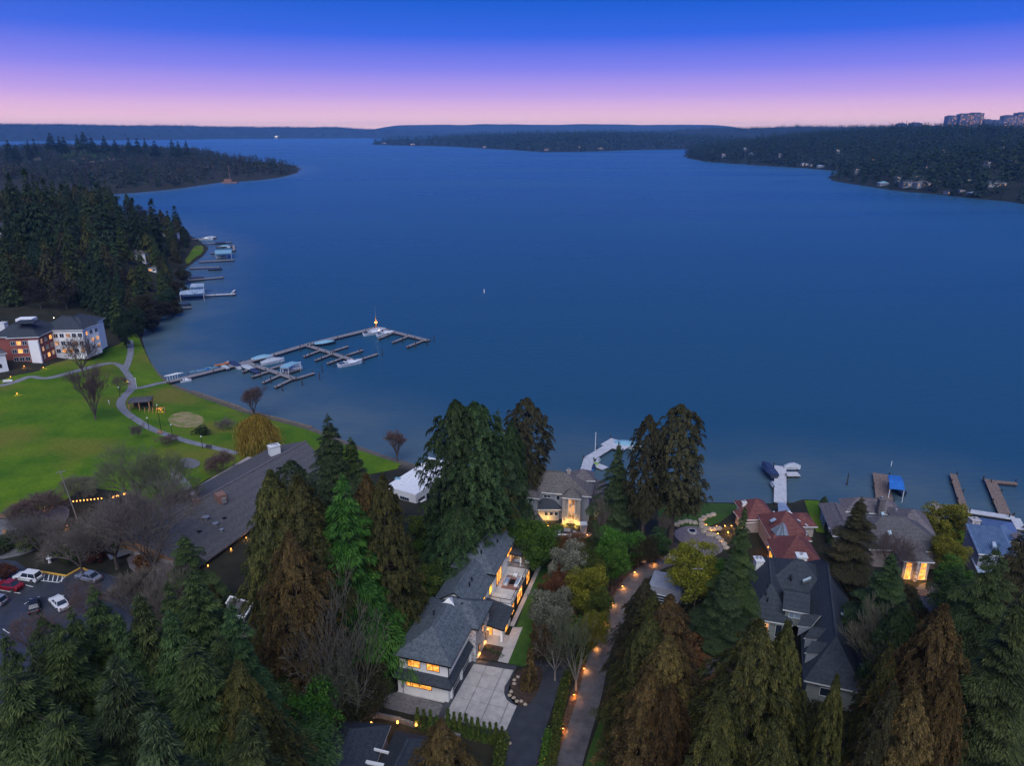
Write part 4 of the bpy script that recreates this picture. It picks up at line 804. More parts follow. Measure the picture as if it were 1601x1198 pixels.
def near_hip(a, b, z, w, L, rise=2.8):
    A_ = at(*a, z + rise).xy; d = (at(*b, z + rise).xy - A_).normalized(); u = Vector((-d.y, d.x)); return H.block(A_ - u * w / 2 - d * 3.2 + d * (.6), u if u.x > 0 else -u, w, L, g1 - .5, z, 'taupe_wall', 'roof_dark', rise=rise, style='hip', ridge='n', over=.5, n=d) if u.x > 0 else H.block(A_ + u * w / 2 - d * 2.6, -u, w, L, g1 - .5, z, 'taupe_wall', 'roof_dark', rise=rise, style='hip', ridge='n', over=.5, n=d)
h1 = near_hip((553, 1131), (523, 1198), g1 + 3.2, 7.4, 16); h2 = near_hip((641, 1152), (618, 1198), g1 + 3.0, 6.0, 15)
mb = MB(); mb.bar(at(585, 1171, g1 + 4), at(608, 1177, g1 + 4), .25, .3); mb.bar(at(565, 1190, g1 + 4), at(600, 1197, g1 + 4), .5, .2); mb.build('pergola_beam', M['white'], H.t)
p = at(505, 1152, g1 + 5.5); H.chimney(p.xy, 1.2, 1.2, g1, g1 + 6.2, 'canvas_navy', cap='trim', pots=2)
for c in ((581, 1139), (601, 1150), (622, 1137), (651, 1141)):
    p = G(*c); a = thing('garden_lantern', {581: 'tall glowing post lantern, leftmost above the lower dark roof', 601: 'low glowing lantern between the palm and the lower roof', 622: 'bright round lantern on the curved garden wall', 651: 'rightmost glowing lantern on the curved garden wall'}[c[0]], 'lantern', tuple(p))
    mb = MB(); mb.tube(p, p + Vector((0, 0, .7)), .09); mb.build('post', M['black'], a); mb = MB(); mb.tube(p + Vector((0, 0, .7)), p + Vector((0, 0, 1.05)), .2, .14, 8); mb.build('lantern_glass', M['bulb'], a); glow(p + Vector((0, 0, 1.3)), 30, (1, .45, .1), .15, a)
# ------------------------------------------------------------------ vegetation: meshes of leaf sprays
def norm(v): return v / np.maximum(np.linalg.norm(v, axis=-1, keepdims=True), 1e-9)
def sprays(P, D, N, L, W, tint, name):
    """one slender triangle per spray, base width W, length L, in direction D"""
    S = norm(np.cross(D, N)) * (W / 2)[:, None]; n = len(P)
    V = np.empty((n, 3, 3)); V[:, 0] = P - S; V[:, 1] = P + S; V[:, 2] = P + D * L[:, None]
    return np_mesh(name, V.reshape(-1, 3), np.arange(3 * n).reshape(-1, 3), {'tint': np.repeat(np.clip(tint, 0, 1), 3)})
def trunk_mesh(h, r, limbs, seed, lean=.3, name='trunk', n=7):
    g = random.Random(seed); mb = MB(); pts = [Vector((0, 0, -1.5))]
    for i in range(1, 7): pts.append(Vector((g.uniform(-1, 1) * lean * i / 6, g.uniform(-1, 1) * lean * i / 6, h * i / 6)))
    for i in range(6): mb.tube(pts[i], pts[i + 1], r * (1 - i / 6.3), r * (1 - (i + 1) / 6.3), n, caps=(i == 0))
    for (z, az, L, up) in limbs:
        a = Vector((0, 0, z)); b = a + Vector((cos(az) * L, sin(az) * L, up * L)); mb.tube(a, b, r * .28 * (1 - z / h) + .03, .02, 4, caps=False)
    return mb.mesh(name)
def conifer(name, seed, H, R, nb, ns, prof, rise=.15, droop=.5, hang=.3, wid=.33, leaf=(.55, .13), z0=.06, jit=.22, tip=1.0, up_tip=0.0):
    g = np.random.default_rng(seed)
    t = np.sort(g.uniform(0, 1, nb)) ** .9; az = np.arange(nb) * 2.39996 + g.normal(0, .25, nb)
    lump = 1 + .2 * np.sin(az * 2 + t * 7 + g.uniform(0, 6)) + .14 * np.sin(az * 3 - t * 17 + g.uniform(0, 6))
    Lb = R * prof(t) * np.clip(g.lognormal(-.06, jit * .8, nb), .35, 1.5) * lump + .25; Lb[g.random(nb) < .07] *= .4; z = (z0 + (1 - z0) * t) * H
    k = np.maximum(6, (ns * (Lb / R) ** 1.15).astype(int)); idx = np.repeat(np.arange(nb), k); n = len(idx)
    u = g.beta(2.2, 1.3, n); s = g.uniform(-1, 1, n); Lk = Lb[idx]; a = az[idx]
    out = np.stack([np.cos(a), np.sin(a), 0 * a], 1); side = np.stack([-np.sin(a), np.cos(a), 0 * a], 1); up = np.array([0, 0, 1.0])
    w = wid * Lk * np.sin(pi * np.clip(u * .93, 0, 1)) ** .8 + .05
    zz = z[idx] + Lk * (rise * u - droop * u ** 2 + up_tip * np.maximum(u - .75, 0) ** 1.0) - hang * np.abs(s) * w
    P = out * (Lk * u)[:, None] + side * (s * w)[:, None]; P[:, 2] = zz; P += g.normal(0, .09, (n, 3))
    sl = (rise - 2 * droop * u)
    D = norm(out * tip + side * (np.sign(s) * g.uniform(.2, 1.1, n))[:, None] + up * (sl - hang * np.abs(s) + g.normal(0, .28, n))[:, None])
    N = norm(up + g.normal(0, .45, (n, 3)))
    bt = g.uniform(0, 1, nb)[idx]
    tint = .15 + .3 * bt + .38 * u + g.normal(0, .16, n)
    L = leaf[0] * g.uniform(.6, 1.35, n); W = leaf[1] * g.uniform(.7, 1.4, n)
    # leader
    P = np.concatenate([P, np.column_stack([g.normal(0, .08, 60), g.normal(0, .08, 60), H * g.uniform(.95, 1.02, 60)])])
    D = np.concatenate([D, norm(np.column_stack([g.normal(0, .6, 60), g.normal(0, .6, 60), g.uniform(.3, 1, 60)]))]); N = np.concatenate([N, norm(g.normal(0, 1, (60, 3)))])
    L = np.concatenate([L, np.full(60, leaf[0])]); W = np.concatenate([W, np.full(60, leaf[1])]); tint = np.concatenate([tint, g.uniform(.3, .8, 60)])
    cm = sprays(P, D, N, L, W, tint, name)
    limbs = [(float(z[i]), float(az[i]), float(Lb[i] * .8), rise * .8 - droop * .5) for i in range(0, nb, 4)]
    return {'crown': cm, 'trunk': trunk_mesh(H * .97, .018 * H, limbs, seed), 'H': H, 'R': R, 'seed': seed}
def cedar(name, seed, H, R, nt, ns, prof, leaf=(.42, .15), plume=1.5, z0=.03):
    """western red cedar: a dense skin of hanging plumes"""
    g = np.random.default_rng(seed)
    t = g.uniform(0, 1, nt) ** 1.15; az = g.uniform(0, 2 * pi, nt)
    lump = 1 + .2 * np.sin(az * 2 + t * 6 + g.uniform(0, 6)) + .13 * np.sin(az * 5 - t * 19 + g.uniform(0, 6)) + .09 * np.sin(az * 9 + t * 33)
    rad = R * prof(t) * lump * g.uniform(.62, 1.06, nt); z = (z0 + (1 - z0) * t) * H
    idx = np.repeat(np.arange(nt), ns); n = len(idx); a = az[idx]
    out = np.stack([np.cos(a), np.sin(a), 0 * a], 1); side = np.stack([-np.sin(a), np.cos(a), 0 * a], 1)
    q = g.uniform(0, 1, n); pl = plume * (.55 + .6 * prof(t)[idx]); s = g.normal(0, .36, n) * (1.15 - q) * pl * .62
    base = out * (rad[idx] - .55 * pl * (1 - q))[:, None] + side * s[:, None]
    base[:, 2] = z[idx] + pl * (.45 - 1.0 * (q - .3) ** 2 * 1.2) - .35 * np.abs(s); P = base + g.normal(0, .07, (n, 3))
    D = norm(out * g.uniform(.2, 1.0, n)[:, None] + side * (g.normal(0, .45, n))[:, None] + np.column_stack([0 * q, 0 * q, -.25 - 1.0 * q + g.normal(0, .35, n)]))
    N = norm(out + g.normal(0, .5, (n, 3)))
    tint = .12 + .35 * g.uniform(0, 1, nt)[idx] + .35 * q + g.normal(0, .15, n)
    cm = sprays(P, D, N, leaf[0] * g.uniform(.6, 1.3, n), leaf[1] * g.uniform(.7, 1.3, n), tint, name)
    limbs = [(float(z[i]), float(az[i]), float(rad[i] * .85), .05) for i in range(0, nt, max(1, nt // 60))]
    return {'crown': cm, 'trunk': trunk_mesh(H * .95, .02 * H, limbs, seed), 'H': H, 'R': R, 'seed': seed}
def broadleaf(name, seed, H, R, nc, ns, leaf=(.35, .22), base=.25, shape=1.0, clump=.3):
    """clumps of leaves spread through an irregular dome"""
    g = np.random.default_rng(seed)
    v = norm(g.normal(0, 1, (nc, 3))); rr = g.uniform(.35, 1, nc) ** .5
    c = v * rr[:, None] * np.array([R * .82, R * .82, H * (1 - base) * .5 * .9]); c[:, 2] += H * (base + (1 - base) * .5)
    c[:, :2] *= (1 + .28 * np.sin(np.arctan2(v[:, 1], v[:, 0]) * 3 + seed))[:, None]; c[:, 2] += H * .1 * np.sin(c[:, 0] / R * 4 + seed) + H * .06 * np.sin(c[:, 1] / R * 7 + seed)
    cr = R * clump * g.uniform(.35, 1.25, nc); idx = np.repeat(np.arange(nc), ns); n = len(idx)
    w = norm(g.normal(0, 1, (n, 3))); w[:, 2] = np.abs(w[:, 2]) * .9 - .25; P = c[idx] + w * (cr[idx] * g.uniform(.55, 1.05, n))[:, None]
    D = norm(w + g.normal(0, .7, (n, 3))); N = norm(w + g.normal(0, .5, (n, 3)))
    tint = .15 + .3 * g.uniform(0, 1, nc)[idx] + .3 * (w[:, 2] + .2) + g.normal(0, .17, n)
    cm = sprays(P, D, N, leaf[0] * g.uniform(.6, 1.3, n), leaf[1] * g.uniform(.7, 1.3, n), tint, name)
    limbs = [(H * base * g.uniform(.5, 1.3), float(g.uniform(0, 6.28)), R * .7, 1.0) for _ in range(12)]
    return {'crown': cm, 'trunk': trunk_mesh(H * .6, .022 * H + .03, limbs, seed), 'H': H, 'R': R, 'seed': seed}
def bare(name, seed, H, R, levels=6, vase=.9, first=.22, kids=3, twr=.017, weep=0.0):
    """leafless branching crown; trunk separate"""
    g = random.Random(seed); tr = MB(); V = []; T = []
    def seg(p, q, r0, r1, into):
        if into is tr: tr.tube(p, q, r0, r1, 5, caps=False); return
        a = (q - p).normalized(); u = a.orthogonal().normalized(); w = a.cross(u); b = len(V)
        for c, r in ((p, r0), (q, r1)):
            for i in range(3): th = 2.094 * i; V.append(c + (u * cos(th) + w * sin(th)) * r)
        for i in range(3): j = (i + 1) % 3; T.append((b + i, b + j, b + 3 + j)); T.append((b + i, b + 3 + j, b + 3 + i))
    def grow(p, d, L, r, lv):
        q = p + d * L; seg(p, q, r, r * .72, tr if lv <= 1 else None)
        if lv >= levels: return
        k = kids + (1 if g.random() < .45 else 0) if lv > 0 else kids + 3
        for i in range(k):
            az = 2 * pi * (i + g.random() * .7) / k; sp = g.uniform(.35, .75) * (1.25 if lv == 0 else 1) * vase
            o = d.orthogonal().normalized(); o = (Matrix.Rotation(az, 3, d) @ o)
            nd = (d * cos(sp) + o * sin(sp) + Vector((0, 0, (.12 if weep == 0 else -weep * lv * .5)))).normalized()
            grow(p.lerp(q, g.uniform(.55, 1.0) if lv else g.uniform(.75, 1)), nd, L * g.uniform(.62, .85) if lv else H * g.uniform(.2, .27), max(r * g.uniform(.45, .62), twr), lv + 1)
    grow(Vector((0, 0, -.5)), Vector((0, 0, 1)), H * first + .5, .02 * H, 0)
    V2 = np.array([v[:] for v in V]); top = V2[:, 2].max(); rr = np.percentile(np.hypot(V2[:, 0], V2[:, 1]), 97)
    g2 = np.random.default_rng(seed); tint = np.repeat(g2.uniform(0, 1, len(V2) // 6), 6)
    sc = np.array([R / rr, R / rr, H / top]); V2 = V2 * sc
    tr.v = [(v[0] * sc[0], v[1] * sc[1], v[2] * sc[2]) for v in tr.v]
    return {'crown': np_mesh(name, V2, np.array(T), {'tint': tint}), 'trunk': tr.mesh('trunk'), 'H': H, 'R': R, 'seed': seed}
def willow(name, seed, H, R, n):
    g = np.random.default_rng(seed); az = g.uniform(0, 2 * pi, n); th = g.beta(1.6, 1.2, n); r = R * th * g.uniform(.72, 1.05, n) * (1 + .14 * np.sin(az * 4 + 1) + .08 * np.sin(az * 9))
    z = H * (.98 - .42 * th ** 2.2 + .05 * np.sin(az * 5 + th * 7)) - g.uniform(0, 1, n) ** 1.3 * H * .62 * th; P = np.column_stack([np.cos(az) * r, np.sin(az) * r, np.maximum(z, .5)])
    D = norm(np.column_stack([np.cos(az) * .25, np.sin(az) * .25, -np.ones(n)]) + g.normal(0, .16, (n, 3))); N = norm(g.normal(0, 1, (n, 3)))
    return {'crown': sprays(P, D, N, g.uniform(.6, 1.5, n), g.uniform(.05, .11, n), g.uniform(0, 1, n), name), 'trunk': trunk_mesh(H * .7, .03 * H, [(H * .3, i * 1.1, R * .6, 1.) for i in range(7)], seed), 'H': H, 'R': R, 'seed': seed}

cone = lambda t: (1 - t ** 1.25) ** 1.05 * (1 - .25 * np.exp(-t * 14))
ogive = lambda t: np.clip(1 - t ** 2.7, 0.03, 1) ** .9 * (1 - .3 * np.exp(-t * 10))
column = lambda t: np.clip(1 - t ** 5, .05, 1) ** .8 * (1 - .35 * np.exp(-t * 9))
PROTO = {
    'fir': [conifer('crown', 11, 30, 6.5, 200, 1450, cone, .22, .55, .28, wid=.42, jit=.3, leaf=(.33, .08)), conifer('crown', 12, 31, 5.6, 210, 1380, cone, .10, .45, .35, wid=.42, jit=.3, leaf=(.33, .08)), conifer('crown', 13, 29, 6.0, 190, 1400, cone, .3, .7, .3, wid=.44, jit=.34, leaf=(.33, .08)),
            conifer('crown', 14, 30, 6.2, 150, 1550, lambda t: cone(t) * (1 - .45 * np.exp(-((t - .55) / .07) ** 2)) * (1 - .3 * np.exp(-((t - .8) / .05) ** 2)), .34, .6, .22, wid=.5, jit=.45, leaf=(.34, .082)), conifer('crown', 15, 28, 6.6, 165, 1450, lambda t: (1 - t ** 2.2) ** .9 + .02, .05, .38, .4, wid=.36, jit=.42, leaf=(.31, .08))],
    'slimfir': [conifer('crown', 21, 30, 4.2, 260, 190, cone, .15, .45, .3, jit=.34), conifer('crown', 22, 28, 4.0, 250, 180, lambda t: cone(t) * (1 - .4 * np.exp(-((t - .3) / .1) ** 2)), .1, .5, .3, jit=.4, z0=.18)],
    'cedar': [cedar('crown', 31, 26, 6.0, 1250, 100, ogive, leaf=(.29, .10)), cedar('crown', 32, 27, 5.2, 1200, 100, lambda t: (1 - t ** 2.1) ** .85 + .02, leaf=(.29, .10)), cedar('crown', 33, 25, 6.4, 1250, 100, ogive, plume=1.8, leaf=(.29, .10))],
    'deodar': [conifer('crown', 41, 24, 8.5, 190, 560, lambda t: (1 - t) ** 1.0 + .02, .16, .36, .22, wid=.3, leaf=(.6, .11), jit=.3)],
    'dense': [cedar('crown', 51, 32, 7.0, 1150, 92, column, leaf=(.42, .16), plume=1.8, z0=.08), cedar('crown', 52, 32, 5.5, 850, 80, column, leaf=(.42, .16), plume=1.6, z0=.27)],
    'round': [broadleaf('crown', 61, 9, 5, 85, 260, leaf=(.3, .17)), broadleaf('crown', 62, 8, 4.5, 75, 260, base=.12, leaf=(.3, .17)), broadleaf('crown', 63, 10, 4.4, 80, 240, base=.2, leaf=(.3, .17))],
    'shrub': [broadleaf('crown', 71, 2.2, 1.5, 24, 90, leaf=(.28, .14), base=.02, clump=.42), broadleaf('crown', 72, 1.8, 1.7, 26, 80, leaf=(.3, .13), base=.02, clump=.42)],
    'thuja': [cedar('crown', 81, 2.6, .55, 110, 16, lambda t: (1 - t ** 1.4) + .03, leaf=(.2, .08), plume=.4, z0=.05)],
    'bare': [bare('crown', 91, 14, 7.5), bare('crown', 92, 13, 6.0, vase=.75), bare('crown', 93, 12, 4.2, vase=.5), bare('crown', 94, 12, 2.6, vase=.34, first=.12), bare('crown', 98, 12, 4.0, vase=.42, first=.1), bare('crown', 101, 13, 7, levels=6, vase=.95, first=.15, kids=2, twr=.022), bare('crown', 102, 12, 6, levels=6, vase=.8, first=.12, kids=2, twr=.022)],
    'twiggy': [bare('crown', 95, 7, 4.5, levels=6, vase=1.0, first=.1, twr=.02), bare('crown', 96, 2.6, 2.2, levels=5, vase=1.0, first=.1, twr=.014)],
    'willow': [willow('crown', 99, 9, 6, 16000)],
}
DEFMAT = {'fir': 'leaf_fir', 'slimfir': 'leaf_fir', 'cedar': 'leaf_cedar', 'deodar': 'leaf_bright', 'dense': 'leaf_dense', 'round': 'leaf_green', 'shrub': 'leaf_hedge', 'thuja': 'leaf_hedge', 'bare': 'twig', 'twiggy': 'twig', 'willow': 'leaf_willow'}
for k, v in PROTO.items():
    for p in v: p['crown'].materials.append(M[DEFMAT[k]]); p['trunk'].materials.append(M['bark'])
WK = {'fir': 1.3, 'cedar': 1.2, 'dense': 1.22, 'slimfir': 1.2, 'round': 1.12}
def set_mat(o, m): o.material_slots[0].link = 'OBJECT'; o.material_slots[0].material = m
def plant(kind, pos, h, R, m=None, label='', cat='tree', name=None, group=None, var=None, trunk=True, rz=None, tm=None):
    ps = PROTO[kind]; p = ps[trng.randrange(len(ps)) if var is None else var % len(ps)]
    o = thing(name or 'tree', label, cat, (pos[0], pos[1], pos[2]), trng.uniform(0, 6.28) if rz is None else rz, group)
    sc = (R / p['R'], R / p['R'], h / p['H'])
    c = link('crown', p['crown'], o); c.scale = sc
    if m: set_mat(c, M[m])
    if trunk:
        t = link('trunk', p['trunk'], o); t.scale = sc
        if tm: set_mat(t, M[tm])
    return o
def tree(kind, tx, ty, by, w, m, label, name='conifer_tree', cat='tree', group=None, var=None, **k):
    """top of the tree as seen at (tx, ty), foot on the ground at picture row by, crown w picture pixels wide"""
    bx = 800.5 + (tx - 800.5) * (3882.0 - by) / (3882.0 - ty); p = G(bx, by)
    v = (ty - 599) / F_PX; dy = cos(PITCH) - v * sin(PITCH); dz = -(sin(PITCH) + v * cos(PITCH)); z = CAM_H + dz * p.y / dy
    h = max(z - p.z, 1.0); R = WK.get(kind, 1) * w / 2 * depth_of(p.x, p.y, p.z + h * .4) / F_PX
    return plant(kind, (p.x, p.y, p.z - .15), h + .15, R, m, label, cat, name, group, var, **k)
# ------------------------------------------------------------------ trees one can tell apart
T = tree
T('cedar', 422, 740, 1035, 122, 'leaf_cedar', 'olive cedar at the near corner of the long grey roof, left of its twin', 'cedar_tree', var=0)
T('cedar', 465, 748, 1040, 140, 'leaf_cedar', 'olive cedar with a pointed top left of the bright green conifer', 'cedar_tree', var=1)
T('cedar', 452, 838, 1120, 118, 'leaf_cedar_b', 'reddish brown cedar in front of the two olive cedars', 'cedar_tree', var=2)
T('fir', 512, 652, 880, 120, 'leaf_fir2', 'tall dark fir between the long roof and the flat pale roof', 'fir_tree', var=0)
T('fir', 548, 686, 870, 90, 'leaf_fir', 'smaller dark fir close behind the tall fir by the beach', 'fir_tree', var=1)
T('dense', 453, 722, 850, 60, 'leaf_fir2', 'small blue green pine against the end of the long roof', 'pine_tree', var=1)
T('deodar', 535, 748, 1035, 190, 'leaf_bright', 'vivid green feathery conifer with layered drooping boughs', 'deodar_tree')
T('deodar', 575, 890, 1005, 72, 'leaf_bright', 'low bright green conifer at the white house corner', 'deodar_tree')
T('cedar', 572, 745, 985, 85, 'leaf_cedar_b', 'brown cedar right behind the vivid green conifer', 'cedar_tree', var=1)
T('cedar', 598, 745, 1010, 92, 'leaf_cedar', 'olive brown cedar in front of the flat pale roof', 'cedar_tree', var=0)
T('dense', 713, 630, 905, 88, 'leaf_dense', 'left half of the massive deep green tree above the white house', 'evergreen_tree', var=0)
T('dense', 742, 632, 895, 88, 'leaf_dense', 'right half of the massive deep green tree above the white house', 'evergreen_tree', var=1)
T('cedar', 712, 790, 925, 92, 'leaf_dense', 'lower deep green evergreen at the foot of the massive tree', 'evergreen_tree', var=2)
T('cedar', 762, 690, 870, 80, 'leaf_cedar', 'yellow green cedar right of the massive deep green tree', 'cedar_tree', var=2)
T('slimfir', 761, 655, 850, 50, 'leaf_brown', 'thin brown topped fir behind the massive green tree', 'fir_tree', var=1)
T('fir', 778, 643, 850, 62, 'leaf_fir2', 'narrow dark fir with sparse pointed top near the lakeside grey house', 'fir_tree', var=1)
T('cedar', 800, 662, 838, 60, 'leaf_dense', 'deep green cedar left of the brown lakeside conifer', 'cedar_tree', var=1)
T('dense', 824, 624, 800, 60, 'leaf_brown', 'tall brown conifer standing at the water left of the grey house', 'conifer_tree', var=1)
T('cedar', 785, 765, 870, 60, 'leaf_cedar', 'olive cedar beside the chimney end of the grey house', 'cedar_tree', var=0)
T('fir', 968, 696, 860, 66, 'leaf_fir2', 'medium fir in front of the curved pale dock', 'fir_tree', var=2)
T('dense', 1016, 651, 858, 46, 'leaf_brown', 'tall narrow conifer left of the broad round topped one', 'conifer_tree', var=1)
T('dense', 1065, 635, 850, 76, 'leaf_brown', 'broad round topped conifer with bare lower trunk by the garden lawn', 'conifer_tree', var=1)
T('bare', 945, 775, 870, 26, 'twig', 'slender bare tree right of the floodlit entrance', 'bare_tree', var=3)
T('bare', 985, 745, 850, 34, 'twig', 'slender bare tree between the two lakeside conifers', 'bare_tree', var=3)
# middle garden
T('round', 838, 815, 893, 78, 'leaf_green', 'rounded bright green tree at the far corner of the white house', 'broadleaf_tree', var=0)
T('round', 806, 845, 880, 40, 'leaf_red', 'russet shrub tree touching the far roof of the white house', 'small_tree', var=1)
T('round', 892, 842, 905, 55, 'leaf_red', 'dark russet bushy tree behind the silver grey shrub', 'small_tree', var=2)
T('round', 968, 828, 890, 62, 'leaf_green', 'bright green round tree right of the paved court', 'broadleaf_tree', var=1)
T('round', 960, 850, 925, 54, 'leaf_green', 'green garden tree below the round bright green one', 'broadleaf_tree', var=2)
T('round', 1000, 838, 888, 50, 'leaf_brown', 'dark olive shrub beside the brown garden bank', 'small_tree', var=0)
T('round', 1028, 832, 880, 46, 'leaf_dense', 'deep green shrub at the foot of the narrow conifer', 'small_tree', var=1)
T('round', 893, 852, 925, 62, 'leaf_silver', 'silver grey shrub above the yellow tree', 'small_tree', var=2)
T('round', 930, 862, 935, 60, 'leaf_hedge', 'olive green shrub tree between the silver shrub and the lane', 'small_tree', var=0)
T('round', 922, 892, 965, 58, 'leaf_yellow', 'yellow leaved round tree beside the lit lane', 'broadleaf_tree', var=1)
T('round', 938, 925, 985, 40, 'leaf_hedge', 'yellow green shrub just below the yellow round tree', 'small_tree', var=2)
T('round', 930, 955, 1020, 40, 'leaf_yellow', 'elongated lime shrub at the top of the lane hedge', 'shrub', cat='shrub', var=0)
T('round', 876, 893, 940, 46, 'leaf_red', 'reddish brown shrub over the side lawn', 'small_tree', var=0)
T('round', 858, 922, 1000, 62, 'leaf_silver', 'grey green olive tree at the edge of the side lawn', 'small_tree', var=1)
T('round', 846, 985, 1040, 36, 'leaf_cedar_b', 'brown shrub under the grey green olive tree', 'shrub', cat='shrub', var=2)
T('bare', 905, 950, 1080, 95, 'twig_green', 'bare mossy tree leaning over the black driveway', 'bare_tree', var=6, tm='bark_pale')
T('bare', 870, 962, 1065, 90, 'twig_pale', 'pale bare tree tangled above the planter bed', 'bare_tree', var=5, tm='bark_pale')
T('thuja', 829, 1018, 1078, 24, 'leaf_cedar_b', 'brown weeping conifer in the planter beside the concrete court', 'weeping_tree')
T('round', 1088, 858, 955, 78, 'leaf_yellow', 'golden leaved tree beside the white flat roofed garage', 'broadleaf_tree', var=2)
T('round', 1112, 878, 945, 46, 'leaf_green', 'green tree tucked behind the golden leaved tree', 'broadleaf_tree', var=0)
T('fir', 1165, 795, 1000, 62, 'leaf_fir', 'hemlock in front of the red tiled house', 'hemlock_tree', var=2)
T('fir', 1142, 872, 1010, 72, 'leaf_fir2', 'blue green hemlock left of the big dark roof', 'hemlock_tree', var=0)
T('bare', 1040, 800, 855, 22, 'twig', 'thin bare sapling between the two tall conifers and the lawn', 'bare_tree', var=3)
# brown cedars in the middle right
for i, (a, b, c, w, mt, lb) in enumerate([
    (1010, 908, 1090, 80, 'leaf_brown', 'dark cedar at the near side of the white garage roof'), (1048, 935, 1150, 118, 'leaf_cedar_b', 'brown cedar below the white garage roof'),
    (1016, 965, 1200, 105, 'leaf_cedar', 'olive cedar overhanging the lit lane'), (1045, 1000, 1250, 135, 'leaf_cedar_b', 'orange brown cedar in the middle of the lane grove'),
    (1018, 1050, 1320, 110, 'leaf_cedar_b', 'brown cedar at the bottom beside the verge lawn'), (1050, 1075, 1340, 100, 'leaf_cedar_b', 'rusty cedar beside the low stone wall'),
    (1022, 930, 1120, 70, 'leaf_cedar', 'narrow olive cedar between the two garage side cedars')]):
    T('cedar', a, b, c, w, mt, lb, 'cedar_tree', var=i)
# bottom right
for i, (k, a, b, c, w, mt, lb) in enumerate([
    ('cedar', 1188, 974, 1330, 165, 'leaf_cedar', 'left spire of the large cedar before the dark roofed house'), ('cedar', 1232, 978, 1320, 95, 'leaf_cedar', 'right spire of the large cedar before the dark roofed house'),
    ('cedar', 1130, 1095, 1460, 130, 'leaf_cedar', 'cedar at the bottom edge right of the side lane'), ('cedar', 1309, 1060, 1400, 72, 'leaf_cedar', 'pointed cedar in front of the dark roof eave'),
    ('cedar', 1222, 1135, 1520, 120, 'leaf_cedar', 'broad cedar at the bottom edge below the dark roof'), ('cedar', 1398, 1075, 1430, 100, 'leaf_brown', 'dark cedar right of the pointed cedar at the bottom edge'),
    ('fir', 1347, 780, 950, 90, 'leaf_brown', 'dark brown fir between the dark roof and the grey lakeside roof'), ('fir', 1396, 868, 1045, 108, 'leaf_dense', 'broad green hemlock right of the big dark roof'),
    ('cedar', 1412, 945, 1120, 85, 'leaf_dense', 'green cedar below the broad green hemlock'), ('bare', 1388, 955, 1110, 100, 'twig_pale', 'bare pale tree in front of the green cedar by the dark roof'),
    ('cedar', 1392, 1010, 1260, 80, 'leaf_cedar', 'olive cedar right of the dark roof lower corner'), ('cedar', 1440, 985, 1240, 100, 'leaf_cedar_b', 'brown cedar left of the tall spire by the east lane'),
    ('cedar', 1478, 950, 1290, 120, 'leaf_cedar_b', 'tall brown cedar spire beside the east lane'), ('cedar', 1430, 1075, 1440, 130, 'leaf_cedar_b', 'brown cedar at the bottom edge near the east lane'),
    ('fir', 1560, 860, 1180, 110, 'leaf_fir', 'dark fir in front of the blue metal roof, left one'), ('fir', 1610, 820, 1120, 130, 'leaf_brown', 'very dark fir cut by the right picture edge beside the blue roof'),
    ('fir', 1600, 930, 1330, 170, 'leaf_fir', 'huge dark fir at the right edge over the east lane'), ('cedar', 1490, 1045, 1400, 90, 'leaf_cedar_b', 'rusty cedar leaning on the east lane at the bottom'),
    ('round', 1500, 905, 985, 70, 'leaf_dense', 'dark green tree below the yellow green hedge tree'), ('round', 1530, 955, 1025, 60, 'leaf_green', 'green shrub tree beside the dark firs at the right'),
    ('round', 1588, 1040, 1110, 70, 'leaf_green', 'fresh green shrub tree at the right edge'), ('round', 1492, 842, 905, 52, 'leaf_yellow', 'yellow green tree left of the blue metal roof'),
    ('round', 1487, 792, 845, 60, 'leaf_yellow', 'lime green tree at the waterside left of the long narrow dock'), ('round', 1498, 880, 945, 60, 'leaf_green', 'green tree below the yellow green tree near the blue roof'),
    ('round', 1420, 990, 1060, 80, 'leaf_brown', 'brown shrub tree beside the east court'), ('round', 1310, 880, 930, 40, 'leaf_green', 'green shrub between the red tiled and the dark roof'),
    ('round', 1405, 905, 955, 50, 'leaf_brown', 'dark shrub under the porch of the grey roofed house')]):
    T(k, a, b, c, w, mt, lb, 'cedar_tree' if k == 'cedar' else 'fir_tree' if k == 'fir' else 'bare_tree' if k == 'bare' else 'broadleaf_tree', var=i)
T('bare', 1400, 828, 905, 75, 'twig_red', 'bare purple twigged tree in front of the grey roofed house', 'bare_tree', var=0)
